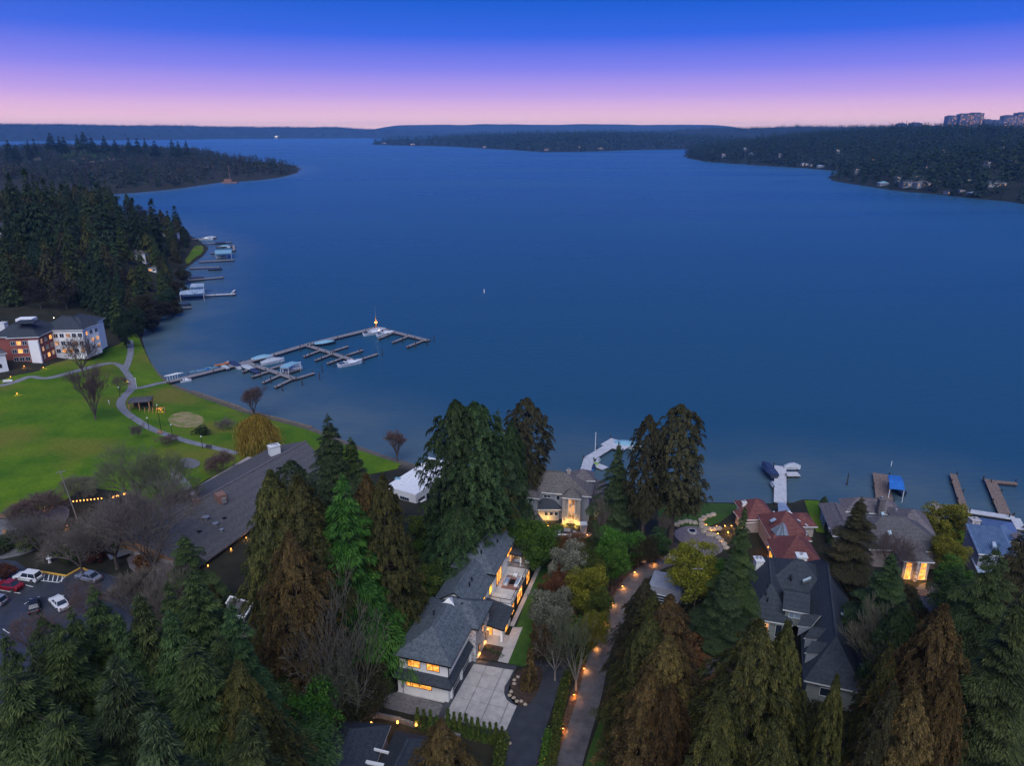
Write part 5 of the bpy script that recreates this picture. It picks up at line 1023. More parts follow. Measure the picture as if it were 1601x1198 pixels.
# bottom left grove
for i, (k, a, b, c, w, mt, lb) in enumerate([
    ('fir', 145, 925, 1290, 183, 'leaf_fir', 'dark fir at the edge of the parking lot'), ('fir', 90, 985, 1380, 207, 'leaf_fir', 'dark fir at the left edge below the parking lot'),
    ('fir', 218, 935, 1300, 183, 'leaf_fir', 'dark fir left of the forked fir near the clubhouse'), ('fir', 300, 900, 1240, 183, 'leaf_fir', 'fir below the small dark conifer of the clubhouse'),
    ('fir', 20, 1060, 1480, 244, 'leaf_fir', 'dark fir in the lower left corner'), ('fir', 180, 1035, 1450, 256, 'leaf_fir2', 'broad fir with a pale leaning trunk in the lower left'),
    ('fir', 300, 1010, 1400, 244, 'leaf_fir', 'broad fir in the middle of the lower left grove'), ('fir', 265, 960, 1310, 170, 'leaf_dense', 'bright topped fir in the lower left grove'),
    ('fir', 360, 950, 1290, 158, 'leaf_dense', 'green fir below the small white shed'), ('cedar', 372, 1040, 1400, 140, 'leaf_cedar', 'yellow green cedar right of the broad fir in the grove'),
    ('cedar', 330, 920, 1200, 97, 'leaf_cedar', 'yellow green cedar left of the small white shed'), ('fir', 90, 1110, 1560, 280, 'leaf_fir', 'dark fir at the bottom edge near the corner'),
    ('fir', 240, 1120, 1560, 280, 'leaf_fir2', 'dark fir at the bottom edge under the broad firs'), ('fir', 385, 1120, 1500, 207, 'leaf_fir', 'dark fir at the bottom edge beside the bright shrub'),
    ('fir', 285, 838, 975, 62, 'leaf_fir', 'dark conifer standing before the clubhouse roof')    , ('fir', 48, 1012, 1400, 150, 'leaf_fir2', 'fir between the parking lot and the lower left corner'), ('fir', 112, 958, 1330, 130, 'leaf_fir', 'fir just below the white car in the parking lot'), ('fir', 182, 962, 1330, 140, 'leaf_dense', 'fir below the silver car'),
    ('fir', 262, 915, 1240, 120, 'leaf_fir', 'fir in front of the clubhouse entrance')]):
    T(k, a, b, c, w, mt, lb, 'fir_tree' if k == 'fir' else 'cedar_tree', var=i)
T('fir', 8, 998, 1400, 150, 'leaf_fir', 'fir at the left edge where the parking lot ends', 'fir_tree', var=3)
T('fir', 66, 968, 1360, 130, 'leaf_fir', 'fir below the black car in the parking lot', 'fir_tree', var=4)
T('bare', 35, 962, 1030, 90, 'twig_red', 'bare brown tree at the lower end of the parking lot', 'bare_tree', var=0)
T('fir', 340, 985, 1330, 120, 'leaf_fir', 'fir squeezed between the broad fir and the yellow green cedar', 'fir_tree', var=1)
T('round', 455, 1085, 1230, 120, 'leaf_green', 'bright green leafy tree at the bottom left of the white house', 'broadleaf_tree', var=1)
T('round', 420, 1120, 1270, 90, 'leaf_dense', 'dark green leafy tree beside the bright green one at the bottom', 'broadleaf_tree', var=2)
T('bare', 500, 900, 1150, 165, 'twig_pale', 'broad open bare tree with pale limbs in front of the red brown cedar', 'bare_tree', var=5, tm='bark_pale')
T('bare', 548, 950, 1140, 120, 'twig_pale', 'open bare tree below the vivid green conifer', 'bare_tree', var=6, tm='bark_pale')
T('bare', 510, 1030, 1180, 90, 'twig_green', 'low bare tree above the lower dark roofs', 'bare_tree', var=0)
T('round', 560, 1050, 1120, 90, 'leaf_brown', 'dark brown thicket left of the white house front', 'broadleaf_tree', var=0)
T('round', 500, 1080, 1150, 90, 'leaf_brown', 'brown green thicket above the lower dark roofs', 'broadleaf_tree', var=2)
T('cedar', 690, 1130, 1330, 110, 'leaf_cedar_b', 'brown speckled cedar in front of the small clipped conifers', 'cedar_tree', var=2)
T('round', 664, 880, 955, 60, 'leaf_hedge', 'glossy olive green bush left of the white house', 'broadleaf_tree', var=1)
T('round', 690, 862, 915, 50, 'leaf_hedge', 'yellow green bush at the far left of the white house', 'broadleaf_tree', var=0)
T('round', 640, 925, 990, 50, 'leaf_hedge', 'low olive bush beside the bright green conifer', 'broadleaf_tree', var=2)
T('round', 660, 805, 850, 50, 'leaf_hedge', 'green hedge mass below the flat pale roof', 'broadleaf_tree', var=1)
# clubhouse side and park
T('bare', 200, 700, 800, 150, 'twig_green', 'wide mossy bare tree between the great lawn and the clubhouse', 'bare_tree', var=0)
T('bare', 240, 700, 810, 120, 'twig_green', 'bare green twigged tree beside the smoking chimney', 'bare_tree', var=0)
T('bare', 215, 755, 915, 195, 'twig', 'huge bare spreading tree before the clubhouse roof', 'bare_tree', var=0)
T('bare', 160, 775, 890, 150, 'twig', 'bare spreading tree left of the huge one', 'bare_tree', var=1)
T('bare', 110, 810, 905, 120, 'twig', 'low bare tree above the parking lot', 'bare_tree', var=0)
T('bare', 50, 800, 880, 90, 'twig', 'bare tree at the left beside the gravel terrace', 'bare_tree', var=1)
T('bare', 250, 880, 1000, 100, 'twig', 'bare tree lit from below at the clubhouse entrance', 'bare_tree', var=1)
T('bare', 200, 890, 985, 80, 'twig', 'bare tree beside the silver car', 'bare_tree', var=2)
T('bare', 132, 568, 657, 52, 'twig_red', 'leafless fan shaped tree standing alone on the great lawn', 'bare_tree', var=4)
T('bare', 117, 522, 590, 60, 'twig_red', 'bare purple tree in front of the brick apartments', 'bare_tree', var=1)
T('bare', 392, 604, 656, 42, 'twig_red', 'reddish bare tree at the shore of the park', 'bare_tree', var=2)
T('bare', 618, 672, 722, 38, 'twig_red', 'reddish bare tree at the shore beside the flat pale roof', 'bare_tree', var=2)
T('willow', 398, 650, 712, 74, 'leaf_willow', 'orange brown weeping willow on the park lawn', 'willow_tree')
T('bare', 183, 586, 614, 34, 'twig_red', 'small russet tree beside the park path', 'bare_tree', var=0)
T('round', 5, 886, 905, 30, 'leaf_red', 'dark red brown hedge by the white car', 'broadleaf_tree', var=0)
for i, (a, b, c, w, k, mt, lb) in enumerate([
    (212, 662, 688, 24, 'twiggy', 'twig', 'round twiggy shrub by the bend of the park path'), (340, 705, 745, 48, 'twiggy', 'twig_red', 'wide brown twiggy shrub by the round plaza'),
    (262, 680, 695, 36, 'twiggy', 'twig_red', 'low brown shrub bed below the park path'), (352, 655, 672, 34, 'twiggy', 'twig', 'low grey shrub left of the willow'),
    (315, 668, 680, 24, 'shrub', 'leaf_dense', 'low dark shrub on the park lawn'), (55, 770, 815, 90, 'twiggy', 'twig_red', 'brown thicket at the lower edge of the great lawn'),
    (120, 745, 775, 60, 'twiggy', 'twig', 'thicket bordering the great lawn'), (285, 760, 800, 60, 'twiggy', 'twig_red', 'reddish shrub beside the smoke'),
    (60, 830, 855, 60, 'shrub', 'leaf_hedge', 'green shrub bed by the gravel terrace'), (30, 790, 820, 60, 'twiggy', 'twig', 'brown shrub beside the long bench')]):
    T(k, a, b, c, w, mt, lb, 'shrub', cat='shrub', var=0 if k == 'shrub' else (0 if w > 40 else 1), trunk=False)
# clipped rows -------------------------------------------------
T('bare', 135, 905, 985, 80, 'twig_red', 'brown bare thicket tree behind the white car', 'bare_tree', var=0)
T('bare', 235, 925, 1010, 90, 'twig', 'brown bare thicket tree right of the silver car', 'bare_tree', var=0)
for i in range(14):
    x = 652 + i * 10.2 if i < 4 else 700 + (i - 4) * 9.4; y = 1128 + (i * 4.0 if i < 4 else 4 + (i - 4) * 2.9)
    h = 27 + (i * 7 % 5); T('thuja', x, y - h + 8, y + 10, 13, 'leaf_hedge', 'small clipped conifer in the row along the concrete court', 'clipped_conifer', cat='shrub', group='clipped conifers along the concrete court', trunk=False)
def hedge(px, w, h, m, label, step=1.1):
    c = smooth_poly([G(x, y).to_2d()[:] for x, y in px], 1, closed=False); o = thing('hedge', label, 'hedge', (*c[0], gz(*c[0]))); g = np.random.default_rng(int(px[0][0])); P = []; 
    for i in range(len(c) - 1):
        a = np.array(c[i]); b = np.array(c[i + 1]); L = np.hypot(*(b - a)); n = int(L * w * h * 95); u = g.uniform(0, 1, n)
        t = (b - a) / max(L, 1e-6); nn = np.array([-t[1], t[0]]); th = g.uniform(0, pi, n); rr = g.uniform(.75, 1.05, n) * (1 + .12 * np.sin(u * L * 2.2 + i))
        q = a + (b - a) * u[:, None] + nn * (np.cos(th) * w / 2 * rr)[:, None]; z = ground_np(q) + np.clip(np.sin(th) ** .6, 0, 1) * h * rr * g.uniform(.3, 1, n) ** .4
        P.append(np.column_stack([q, z]))
    P = np.concatenate(P) - np.array(o.location); n = len(P); D = norm(g.normal(0, 1, (n, 3)) + np.array([0, 0, .7])); 
    link('foliage', sprays(P, D, norm(g.normal(0, 1, (n, 3))), g.uniform(.15, .38, n), g.uniform(.08, .18, n), g.uniform(0, 1, n), 'foliage'), o, M[m]); return o
hedge([(858, 1215), (868, 1165), (873, 1120), (880, 1085), (888, 1060), (908, 1040), (925, 1000), (930, 975)], 1.5, 1.9, 'leaf_hedge', 'uneven green hedge between the black driveway and the lit lane')
hedge([(772, 1260), (778, 1215), (782, 1180), (788, 1160)], 1.7, 2.4, 'leaf_hedge', 'thick clipped hedge along the left side of the black driveway')
hedge([(842, 1240), (852, 1190), (858, 1150)], 1.3, 1.8, 'leaf_green', 'short green hedge at the bottom right of the black driveway')
hedge([(1296, 888), (1298, 850), (1290, 812), (1286, 795)], 1.6, 3.5, 'leaf_dense', 'tall dark hedge between the red house and the grey house')
hedge([(648, 870), (690, 830)], 2.0, 3.0, 'leaf_green', 'green hedge along the flat pale building')
hedge([(788, 1030), (765, 1018), (752, 1010)], .8, .6, 'leaf_dense', 'low clipped border at the planting bed by the entrance', .5)
# undergrowth ----------------------------------------------------
def in_px(poly):
    return [G(x, y).to_2d()[:] for x, y in poly]
UND = [([(380, 1198), (480, 1000), (600, 900), (690, 880), (620, 1030), (600, 1110), (500, 1130), (430, 1270)], 60), ([(-40, 1230), (100, 1000), (380, 960), (420, 1130), (400, 1300), (100, 1400)], 60), ([(960, 1260), (960, 1050), (1000, 960), (1090, 960), (1090, 1050), (1050, 1260)], 30),
       ([(1100, 1260), (1120, 1080), (1170, 1040), (1260, 1120), (1360, 1130), (1380, 920), (1440, 980), (1500, 1050), (1520, 1260)], 70), ([(1490, 1080), (1480, 930), (1520, 900), (1640, 940), (1640, 1240), (1550, 1240)], 40),
       ([(850, 900), (870, 860), (990, 850), (960, 900), (935, 960), (900, 1030), (850, 1040)], 34), ([(380, 960), (440, 880), (620, 840), (690, 800), (690, 880), (560, 1000)], 40), ([(-40, 860), (100, 830), (240, 830), (260, 900), (150, 880), (40, 870)], 26),
       ([(740, 800), (800, 790), (830, 830), (860, 850), (800, 860), (740, 850)], 12), ([(1130, 960), (1120, 900), (1180, 850), (1180, 960)], 14)]
umats = ['leaf_brown', 'leaf_dense', 'leaf_hedge', 'leaf_brown', 'leaf_cedar', 'leaf_red']
for poly, n in UND:
    W = in_px(poly); xs = [p[0] for p in W]; ys = [p[1] for p in W]; k = 0; tries = 0
    while k < n and tries < 4000:
        tries += 1; p = (trng.uniform(min(xs), max(xs)), trng.uniform(min(ys), max(ys)))
        if not pip(p, W): continue
        k += 1; s = trng.uniform(.8, 2.1)
        plant('shrub', (p[0], p[1], gz(*p) - .1), 1.9 * s, 1.6 * s, trng.choice(umats), 'dark undergrowth shrub among the garden trees', 'shrub', 'undergrowth_shrub', 'undergrowth shrubs between the garden trees', trunk=False)
# ------------------------------------------------------------------ the wooded left shore, and the far woods
def low_tree(seed, n, R=.17, decid=False):
    g = np.random.default_rng(seed)
    if decid:
        v = norm(g.normal(0, 1, (n, 3))); P = v * g.uniform(.6, 1, n)[:, None] * np.array([R * 1.5, R * 1.5, .36]); P[:, 2] += .6; D = norm(v + g.normal(0, .8, (n, 3)) + np.array([0, 0, .5])); L = g.uniform(.08, .2, n); W = g.uniform(.04, .09, n)
    else:
        t = g.uniform(0, 1, n) ** 1.25; az = g.uniform(0, 6.283, n); r = R * (1 - t) ** .85 * g.uniform(.15, .75, n); P = np.column_stack([np.cos(az) * r, np.sin(az) * r, .05 + t * .93])
        D = norm(np.column_stack([np.cos(az), np.sin(az), -.35 + g.normal(0, .3, n)])); L = R * (1 - t) ** .7 * g.uniform(.4, .8, n) + .03; W = .16 * (1 - t * .65) * g.uniform(.5, 1.2, n) * R / .17
    N = norm(g.normal(0, .5, (n, 3)) + np.array([0, 0, 1.]))
    S = norm(np.cross(D, N)) * (W / 2)[:, None]; V = np.empty((n, 3, 3)); V[:, 0] = P - S; V[:, 1] = P + S; V[:, 2] = P + D * L[:, None]
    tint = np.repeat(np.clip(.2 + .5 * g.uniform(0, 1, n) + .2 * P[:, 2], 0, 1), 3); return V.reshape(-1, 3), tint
def forest(name, pts, hs, protos, m, kind='stuff', wide=1.0):
    g = np.random.default_rng(len(pts)); VV = []; TT = []
    for k, (V, t) in enumerate(protos):
        sel = np.arange(len(pts)) % len(protos) == k; p = pts[sel]; h = hs[sel]
        if not len(p): continue
        a = g.uniform(0, 6.283, len(p)); w = h * wide * g.uniform(.75, 1.3, len(p)); ca, sa = np.cos(a) * w, np.sin(a) * w
        X = V[None, :, 0] * ca[:, None] - V[None, :, 1] * sa[:, None] + p[:, 0:1]; Y = V[None, :, 0] * sa[:, None] + V[None, :, 1] * ca[:, None] + p[:, 1:2]; Z = V[None, :, 2] * h[:, None] + p[:, 2:3]
        VV.append(np.stack([X, Y, Z], -1).reshape(-1, 3)); TT.append((np.clip(t[None, :] + g.normal(0, .14, (len(p), 1)), 0, 1)).ravel())
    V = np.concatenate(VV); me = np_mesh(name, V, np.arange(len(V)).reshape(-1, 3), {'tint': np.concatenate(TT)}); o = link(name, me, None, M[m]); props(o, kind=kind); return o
def scatter(poly, hf, n, dens_y=None, rng_=rng, fmin=.35, edge=4):
    A = np.array(poly); P = np.column_stack([rng_.uniform(A[:, 0].min(), A[:, 0].max(), n * 3), rng_.uniform(A[:, 1].min(), A[:, 1].max(), n * 3)])
    d, ins = seg_dist(P, [tuple(p) for p in poly]); P = P[ins & (d > edge) & (np.abs(P[:, 0]) < .76 * P[:, 1] + 60)][:n]; return np.column_stack([P, hf(P) - .5])
lp = [low_tree(s, 46) for s in range(6)]; lpd = [low_tree(20 + s, 60, decid=True) for s in range(4)]; tiny = [low_tree(40 + s, 16, .26) for s in range(5)]
# right shore
P = scatter(landR[0], landR[1], 14500, edge=.5); hs = rng.uniform(14, 38, len(P)) * np.where(rng.random(len(P)) < .12, 1.3, 1); near = P[:, 1] < 3600
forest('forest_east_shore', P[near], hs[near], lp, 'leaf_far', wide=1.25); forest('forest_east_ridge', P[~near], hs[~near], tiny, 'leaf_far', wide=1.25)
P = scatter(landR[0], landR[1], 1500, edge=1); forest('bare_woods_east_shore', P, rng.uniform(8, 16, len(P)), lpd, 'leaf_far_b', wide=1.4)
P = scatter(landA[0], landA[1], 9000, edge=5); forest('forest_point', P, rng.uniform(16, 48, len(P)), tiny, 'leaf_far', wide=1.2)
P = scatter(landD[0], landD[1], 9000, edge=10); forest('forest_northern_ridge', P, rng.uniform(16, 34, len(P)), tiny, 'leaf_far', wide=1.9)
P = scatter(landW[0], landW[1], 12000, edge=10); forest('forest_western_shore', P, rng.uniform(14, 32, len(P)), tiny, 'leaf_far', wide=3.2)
# peninsula
pen = [at(x, y, 0).to_2d()[:] for x, y in [(130, 304), (192, 301), (270, 294), (345, 283), (400, 280), (440, 275), (460, 270), (466, 265)]] + [(-780, 2120), (-1020, 2500), (-1350, 2700), (-1500, 2250), (-1300, 1850), (-1050, 1500), (-900, 1250)]
P = scatter(pen, ground_np, 3400, edge=.5); dec = rng.random(len(P)) < .55
forest('peninsula_woods', P[~dec], rng.uniform(12, 25, (~dec).sum()), lp, 'leaf_far', wide=1.35); forest('peninsula_bare_woods', P[dec], rng.uniform(10, 19, dec.sum()), lpd, 'leaf_far_b', wide=1.2)
pen2 = [(-1350, 2700), (-1500, 2250), (-1300, 1850), (-1050, 1500), (-1500, 1300), (-3800, 1800), (-3800, 3000)]
P = scatter(pen2, ground_np, 900, edge=3); forest('peninsula_scattered_trees', P, rng.uniform(9, 20, len(P)), lp, 'leaf_far', wide=1.3)
# left shore grove: individuals near, mass behind
FPX = [(-160, 486), (0, 482), (60, 484), (150, 494), (175, 520), (196, 530), (206, 512), (222, 512), (238, 496), (256, 488), (262, 470), (268, 450), (278, 425), (290, 398), (300, 380), (270, 366), (220, 352), (160, 334), (110, 320), (-200, 330)]
FW = in_px(FPX); farr = np.array(FW)
nprot = {'conifer': [conifer('crown', 111 + s, 28, 5.2 - .5 * (s % 2), 110, 60, cone, .15, .5, .3, leaf=(1.5, .42)) for s in range(3)], 'bareish': [broadleaf('crown', 121, 15, 6, 60, 60, leaf=(1.1, .25), clump=.25)]}
nprot['cedar'] = [cedar('crown', 131 + s, 24, 5.5, 260, 16, ogive, leaf=(1.2, .5), plume=2.6) for s in range(2)]
for k, v in nprot.items():
    for p in v: p['crown'].materials.append(M['leaf_fir']); p['trunk'].materials.append(M['bark'])
    PROTO['n_' + k] = v
def far_tree(kind, x, y, h, R, m, label, group=None, name='forest_tree', **kw): return plant('n_' + kind, (x, y, gz(x, y) - .3), h, R, m, label, 'tree', name, group, **kw)
cand = scatter(FW, ground_np, 6000, edge=1); chosen = []
blk = [(-232, 296, 34), (-262, 262, 22)]
glades = [(172, 374, 13), (214, 410, 15), (238, 425, 9), (2, 372, 14)]
for p in cand[np.argsort(cand[:, 1])]:
    dd_ = depth_of(p[0], p[1], p[2]); qx = 800.5 + F_PX * p[0] / dd_; qy = 599 + F_PX * ((CAM_H - p[2]) * cos(PITCH) - p[1] * sin(PITCH)) / dd_
    if any(abs(qx - a) < w_ and b - 4 < qy < b + 42 for a, b, w_ in glades): continue      # clearings round the houses
    sp = 8.5 + max(0, p[1] - 330) * .028
    if any(abs(p[0] - q[0]) < sp and abs(p[1] - q[1]) < sp and (p[0] - q[0]) ** 2 + (p[1] - q[1]) ** 2 < sp * sp for q in chosen): continue
    chosen.append(p)
fl = {'conifer': 'dark conifer in the wooded slope above the left shore', 'cedar': 'dark cedar in the wooded slope above the left shore', 'bareish': 'brown leafless tree in the wooded slope above the left shore'}
for i, p in enumerate(chosen[:285]):
    k = trng.choice(['conifer', 'conifer', 'cedar', 'cedar', 'bareish']); edge_d = float(signed(np.array([[p[0], p[1]]]))[0]); ns_ = min(1, .6 + edge_d / 60)
    hh = {'conifer': trng.uniform(18, 30), 'cedar': trng.uniform(15, 24), 'bareish': trng.uniform(11, 16)}[k] * ns_
    far_tree(k, p[0], p[1], hh, hh * {'conifer': .19, 'cedar': .24, 'bareish': .42}[k], trng.choice({'conifer': ['leaf_fir', 'leaf_fir2', 'leaf_far'], 'cedar': ['leaf_brown', 'leaf_cedar', 'leaf_far'], 'bareish': ['leaf_far_b', 'leaf_brown', 'leaf_far_b']}[k]), fl[k], 'trees of the wooded left slope, ' + k.replace('bareish', 'leafless'))
rest = np.array(chosen[285:]); 
if len(rest): forest('forest_behind_left_slope', rest, rng.uniform(17, 30, len(rest)), lp, 'leaf_far', wide=1.2)
for i, (tx, ty, by, w) in enumerate([(205, 478, 528, 34), (222, 462, 518, 34), (243, 470, 505, 36), (258, 452, 492, 32), (268, 470, 496, 28), (234, 492, 522, 30), (190, 500, 545, 26), (275, 440, 470, 26), (284, 420, 446, 22)]):
    T('round', tx, ty, by, w, ['leaf_far', 'leaf_brown', 'leaf_far_b'][i % 3], 'dark leafy tree overhanging the water on the left shore', 'shore_tree', group='dark trees overhanging the left shore', var=i)
for tx, ty, by, w, m_, lb in [(150, 289, 388, 36, 'leaf_far', 'tall spreading conifer silhouetted against the bay'), (181, 309, 392, 30, 'leaf_far', 'narrow conifer silhouetted between two taller ones'), (206, 312, 398, 34, 'leaf_far', 'dense conifer silhouetted left of the open topped one'),
                              (236, 313, 396, 32, 'leaf_far', 'open topped conifer silhouetted over the left bay'), (272, 323, 372, 27, 'leaf_far', 'bell shaped conifer standing alone at the left shore'), (37, 267, 400, 40, 'leaf_far', 'highest conifer on the left wooded slope'), (12, 275, 400, 40, 'leaf_far', 'tall conifer at the left picture edge'),
                              (66, 282, 400, 36, 'leaf_far', 'tall conifer right of the highest one on the slope'), (95, 290, 410, 36, 'leaf_far', 'conifer stepping down toward the bay')]:
    bx = 800.5 + (tx - 800.5) * (3882.0 - by) / (3882.0 - ty); p = G(bx, by); v = (ty - 599) / F_PX; z = CAM_H - (sin(PITCH) + v * cos(PITCH)) * p.y / (cos(PITCH) - v * sin(PITCH)); h = max(8, z - p.z)
    far_tree('conifer', p.x, p.y, h, w / 2 * depth_of(p.x, p.y, p.z + 10) / F_PX, m_, lb, name='conifer_tree', var=int(tx) % 3)
for i, (tx, ty, by, w) in enumerate([(20, 220, 262, 16), (30, 228, 262, 14), (50, 222, 258, 12), (60, 218, 258, 12), (85, 209, 250, 20), (98, 214, 250, 14), (105, 215, 250, 14), (126, 211, 248, 12), (136, 207, 248, 18), (148, 216, 248, 18), (167, 213, 246, 14),
                                     (183, 220, 246, 18), (205, 217, 248, 14), (218, 217, 248, 14), (230, 216, 246, 10), (245, 221, 250, 20), (272, 219, 250, 14), (282, 222, 252, 12), (294, 221, 250, 12)]):
    p = G(tx, by); v = (ty - 599) / F_PX; z = CAM_H - (sin(PITCH) + v * cos(PITCH)) * p.y / (cos(PITCH) - v * sin(PITCH)); h = max(10, min(38, z - p.z))
    plant('n_conifer', (p.x, p.y, z - h), h, w / 2 * p.y / F_PX, 'leaf_far', 'tall conifer on the skyline of the far peninsula', 'tree', 'skyline_tree', 'skyline conifers of the peninsula')
# ------------------------------------------------------------------ docks
def dock(label, segs, z, m, piles=5.0, name='dock', wid=2.2, group=None, cat='dock', pile_h=.8, thick=.22, skirt=True):
    """segs: picture points per straight run, deck height z"""
    W = [[at(*p, z) for p in s[:2]] + [s[2] if len(s) > 2 else wid] for s in segs]; t = thing(name, label, cat, (W[0][0].x, W[0][0].y, 0), 0, group)
    mb = MB(); k = 0
    for a, b, w in W: dz = Vector((0, 0, .004 * k)); mb.bar(a + dz, b + dz, w, thick); k += 1
    mb.build('deck', M[m], t)
    if skirt:
        mb = MB()
        for a, b, w in W: mb.bar(a - Vector((0, 0, thick + .01)), b - Vector((0, 0, thick + .01)), w * .8, .45)
        mb.build('frame', M['wood_dark'], t)
    if piles:
        for a, b, w in W:
            L = (b - a).length; n = max(1, int(L / piles)); d = (b - a).normalized(); s_ = Vector((-d.y, d.x, 0)) * (w / 2 + .12)
            for i in range(n + 1):
                p = a.lerp(b, i / n) + s_ * (1 if i % 2 else -1); q = MB(); q.tube((p.x, p.y, -1.8), (p.x, p.y, z + pile_h), .16, n=6); q.build('pile', M['wood_dark'], t)
    return t
D = dock
D('main marina pier running from the park shore out to the corner light', [((262, 597), (363, 572), 2.6), ((363, 572), (425, 555), 3.0), ((425, 555), (478, 539), 3.0), ((478, 539), (589, 512), 3.0)], 1.2, 'wood', 7, 'marina_pier')
D('outermost marina arm turning right from the corner light', [((589, 512), (669, 532), 2.6)], 1.2, 'wood', 7, 'marina_pier')
D('middle marina arm with five slips', [((478, 539), (550, 562), 2.4)], 1.15, 'wood', 7, 'marina_pier')
D('nearest marina arm crowded with covered boats', [((381, 565), (461, 592), 2.4)], 1.15, 'wood', 7, 'marina_pier')
fingers = [((418, 581), (394, 589)), ((438, 586), (411, 598)), ((457, 592), (430, 605)), ((461, 592), (491, 583)), ((441, 585), (471, 576)), ((402, 573), (379, 581)), ((420, 577), (445, 569)),
           ((499, 548), (475, 557)), ((519, 553), (493, 563)), ((539, 558), (512, 568)), ((519, 549), (544, 541)), ((542, 555), (567, 547)), ((559, 563), (590, 553)), ((639, 525), (614, 535)), ((662, 532), (636, 542)), ((616, 519), (592, 529))]
for i, (a, b) in enumerate(fingers):
    arm = 'nearest' if i < 7 else 'middle' if i < 13 else 'outermost'; side = 'shore' if b[0] < a[0] else 'lake'; nth = ['first', 'second', 'third', 'fourth'][sum(1 for q in fingers[(0 if i < 7 else 7 if i < 13 else 13):i] if (q[1][0] < q[0][0]) == (b[0] < a[0]))]
    D(f'{nth} narrow finger dock on the {side} side of the {arm} marina arm', [(a, b, 1.3)], 1.0, 'wood', 9, 'finger_dock', group='finger docks of the marina')
for i, (x, y) in enumerate([(500, 594), (504, 582), (442, 612), (473, 603), (521, 560), (598, 557), (679, 534), (650, 545), (630, 537), (563, 556), (487, 546), (470, 550), (569, 570), (523, 575), (503, 565), (485, 560), (424, 600), (408, 592), (668, 540), (607, 530)]):
    p = at(x, y, 0); t = thing('mooring_pile', 'dark mooring pile standing in the water of the marina', 'mooring pile', tuple(p), 0, 'mooring piles in the marina'); mb = MB(); mb.tube((p.x, p.y, -1.5), (p.x, p.y, 3.0), .2, .17, 7); mb.build('post', M['wood_dark'], t)
# private docks, right
D('pale angled private dock with a wide end platform beyond the grey house', [((914, 741), (921, 717), 3.0), ((921, 717), (960, 693), 3.0), ((956, 700), (972, 690), 7.5)], 1.1, 'wood_pale', 6, 'private_dock')
D('small square float with watercraft beside the angled dock', [((931, 730), (940, 726), 5)], .6, 'wood_pale', 0, 'float')
D('straight pale dock behind the red tiled house', [((1220, 786), (1220, 729), 3.1)], 1.1, 'wood_pale', 6, 'private_dock')
D('short side platform with a boat lift on the straight pale dock', [((1226, 741), (1249, 741), 2.4)], 1.0, 'wood_pale', 5, 'lift_platform')
D('brown planked dock beside the blue canopy', [((1383, 783), (1377, 741), 4.0)], 1.0, 'wood_brown', 7, 'private_dock')
D('long narrow dark dock running out at the right', [((1509, 799), (1490, 741), 1.7)], 1.0, 'wood_brown', 5, 'private_dock')
D('pale boardwalk joining the narrow dock to the blue roofed house', [((1509, 798), (1587, 810), 2.0), ((1587, 810), (1597, 828), 2.2)], 1.1, 'wood_pale', 6, 'boardwalk')
D('dark dock in the right corner with a short end arm', [((1572, 806), (1548, 750), 2.8), ((1548, 752), (1590, 756), 1.4)], 1.0, 'wood_brown', 6, 'private_dock')
sw = thing('seawall', 'dark red brown timber seawall below the corner lawn', 'seawall', tuple(at(1498, 824, 0))); mb = MB(); mb.bar(at(1495, 823, 1.5), at(1552, 829, 1.5), .7, 2.6); mb.build('wall', M['rust'], sw)
sw = thing('seawall', 'grey stone seawall along the park beach', 'seawall', tuple(at(500, 676, 0))); mb = MB()
pts = [at(x, y, .55) for x, y in [(300, 611), (340, 624), (370, 634), (385, 641), (425, 651), (487, 667)]]
for a, b in zip(pts, pts[1:]): mb.bar(a, b, .9, 1.4)
mb.build('wall', M['sand'], sw)
# left shore docks
lg = 'docks along the wooded left shore'
D('long dock with a forked white end on the left shore', [((272, 464), (368, 459), 2.6), ((362, 459), (367, 453), 1.2)], 1.2, 'wood_pale', 9, 'shore_dock', group=lg)
D('dock with a white lit post on the left shore', [((292, 438), (349, 433), 2.6)], 1.2, 'wood', 9, 'shore_dock', group=lg)
D('short dark dock above the lit post dock on the left shore', [((297, 419), (344, 417), 2.6)], 1.2, 'wood', 9, 'shore_dock', group=lg)
D('grey dock below the flat boat shelter on the left shore', [((311, 409), (366, 406), 2.8)], 1.2, 'wood', 9, 'shore_dock', group=lg)
D('dock carrying the flat boat shelter on the left shore', [((330, 396), (366, 391), 2.6), ((366, 391), (365, 383), 2)], 1.2, 'wood', 9, 'shore_dock', group=lg)
D('upper dark dock with boats on the left shore', [((322, 381), (362, 378), 2.6), ((338, 386), (363, 384), 2.2)], 1.2, 'wood', 9, 'shore_dock', group=lg)
D('farthest dock at the wooded left shore', [((300, 374), (338, 371), 3)], 1.2, 'wood', 9, 'shore_dock', group=lg)
D('small low dock below the long forked dock', [((282, 482), (299, 480), 2)], 1.0, 'wood', 9, 'shore_dock', group=lg)
def shelter(label, q, z, m, posts=True, name='boat_shelter', rise=.6):
    P = [at(*p, z) for p in q]; c = sum(P, Vector()) / 4; t = thing(name, label, 'boat shelter', (c.x, c.y, 0)); mb = MB(); r1 = (P[0] + P[3]) / 2 + Vector((0, 0, rise)); r2 = (P[1] + P[2]) / 2 + Vector((0, 0, rise))
    mb.slab(P + [r1, r2], [(0, 1, 5, 4), (4, 5, 2, 3)], .18); mb.build('canopy', M[m], t)
    for p in P: p2 = c.lerp(p, .93); k = MB(); k.tube((p2.x, p2.y, -1.2), (p2.x, p2.y, z - .1), .1, n=6); k.build('post', M['trim'], t)
    return t
shelter('long pale vaulted boat shelter on the forked dock', [(280, 461), (319, 458), (320, 452), (284, 455)], 4.5, 'membrane', rise=1.2)
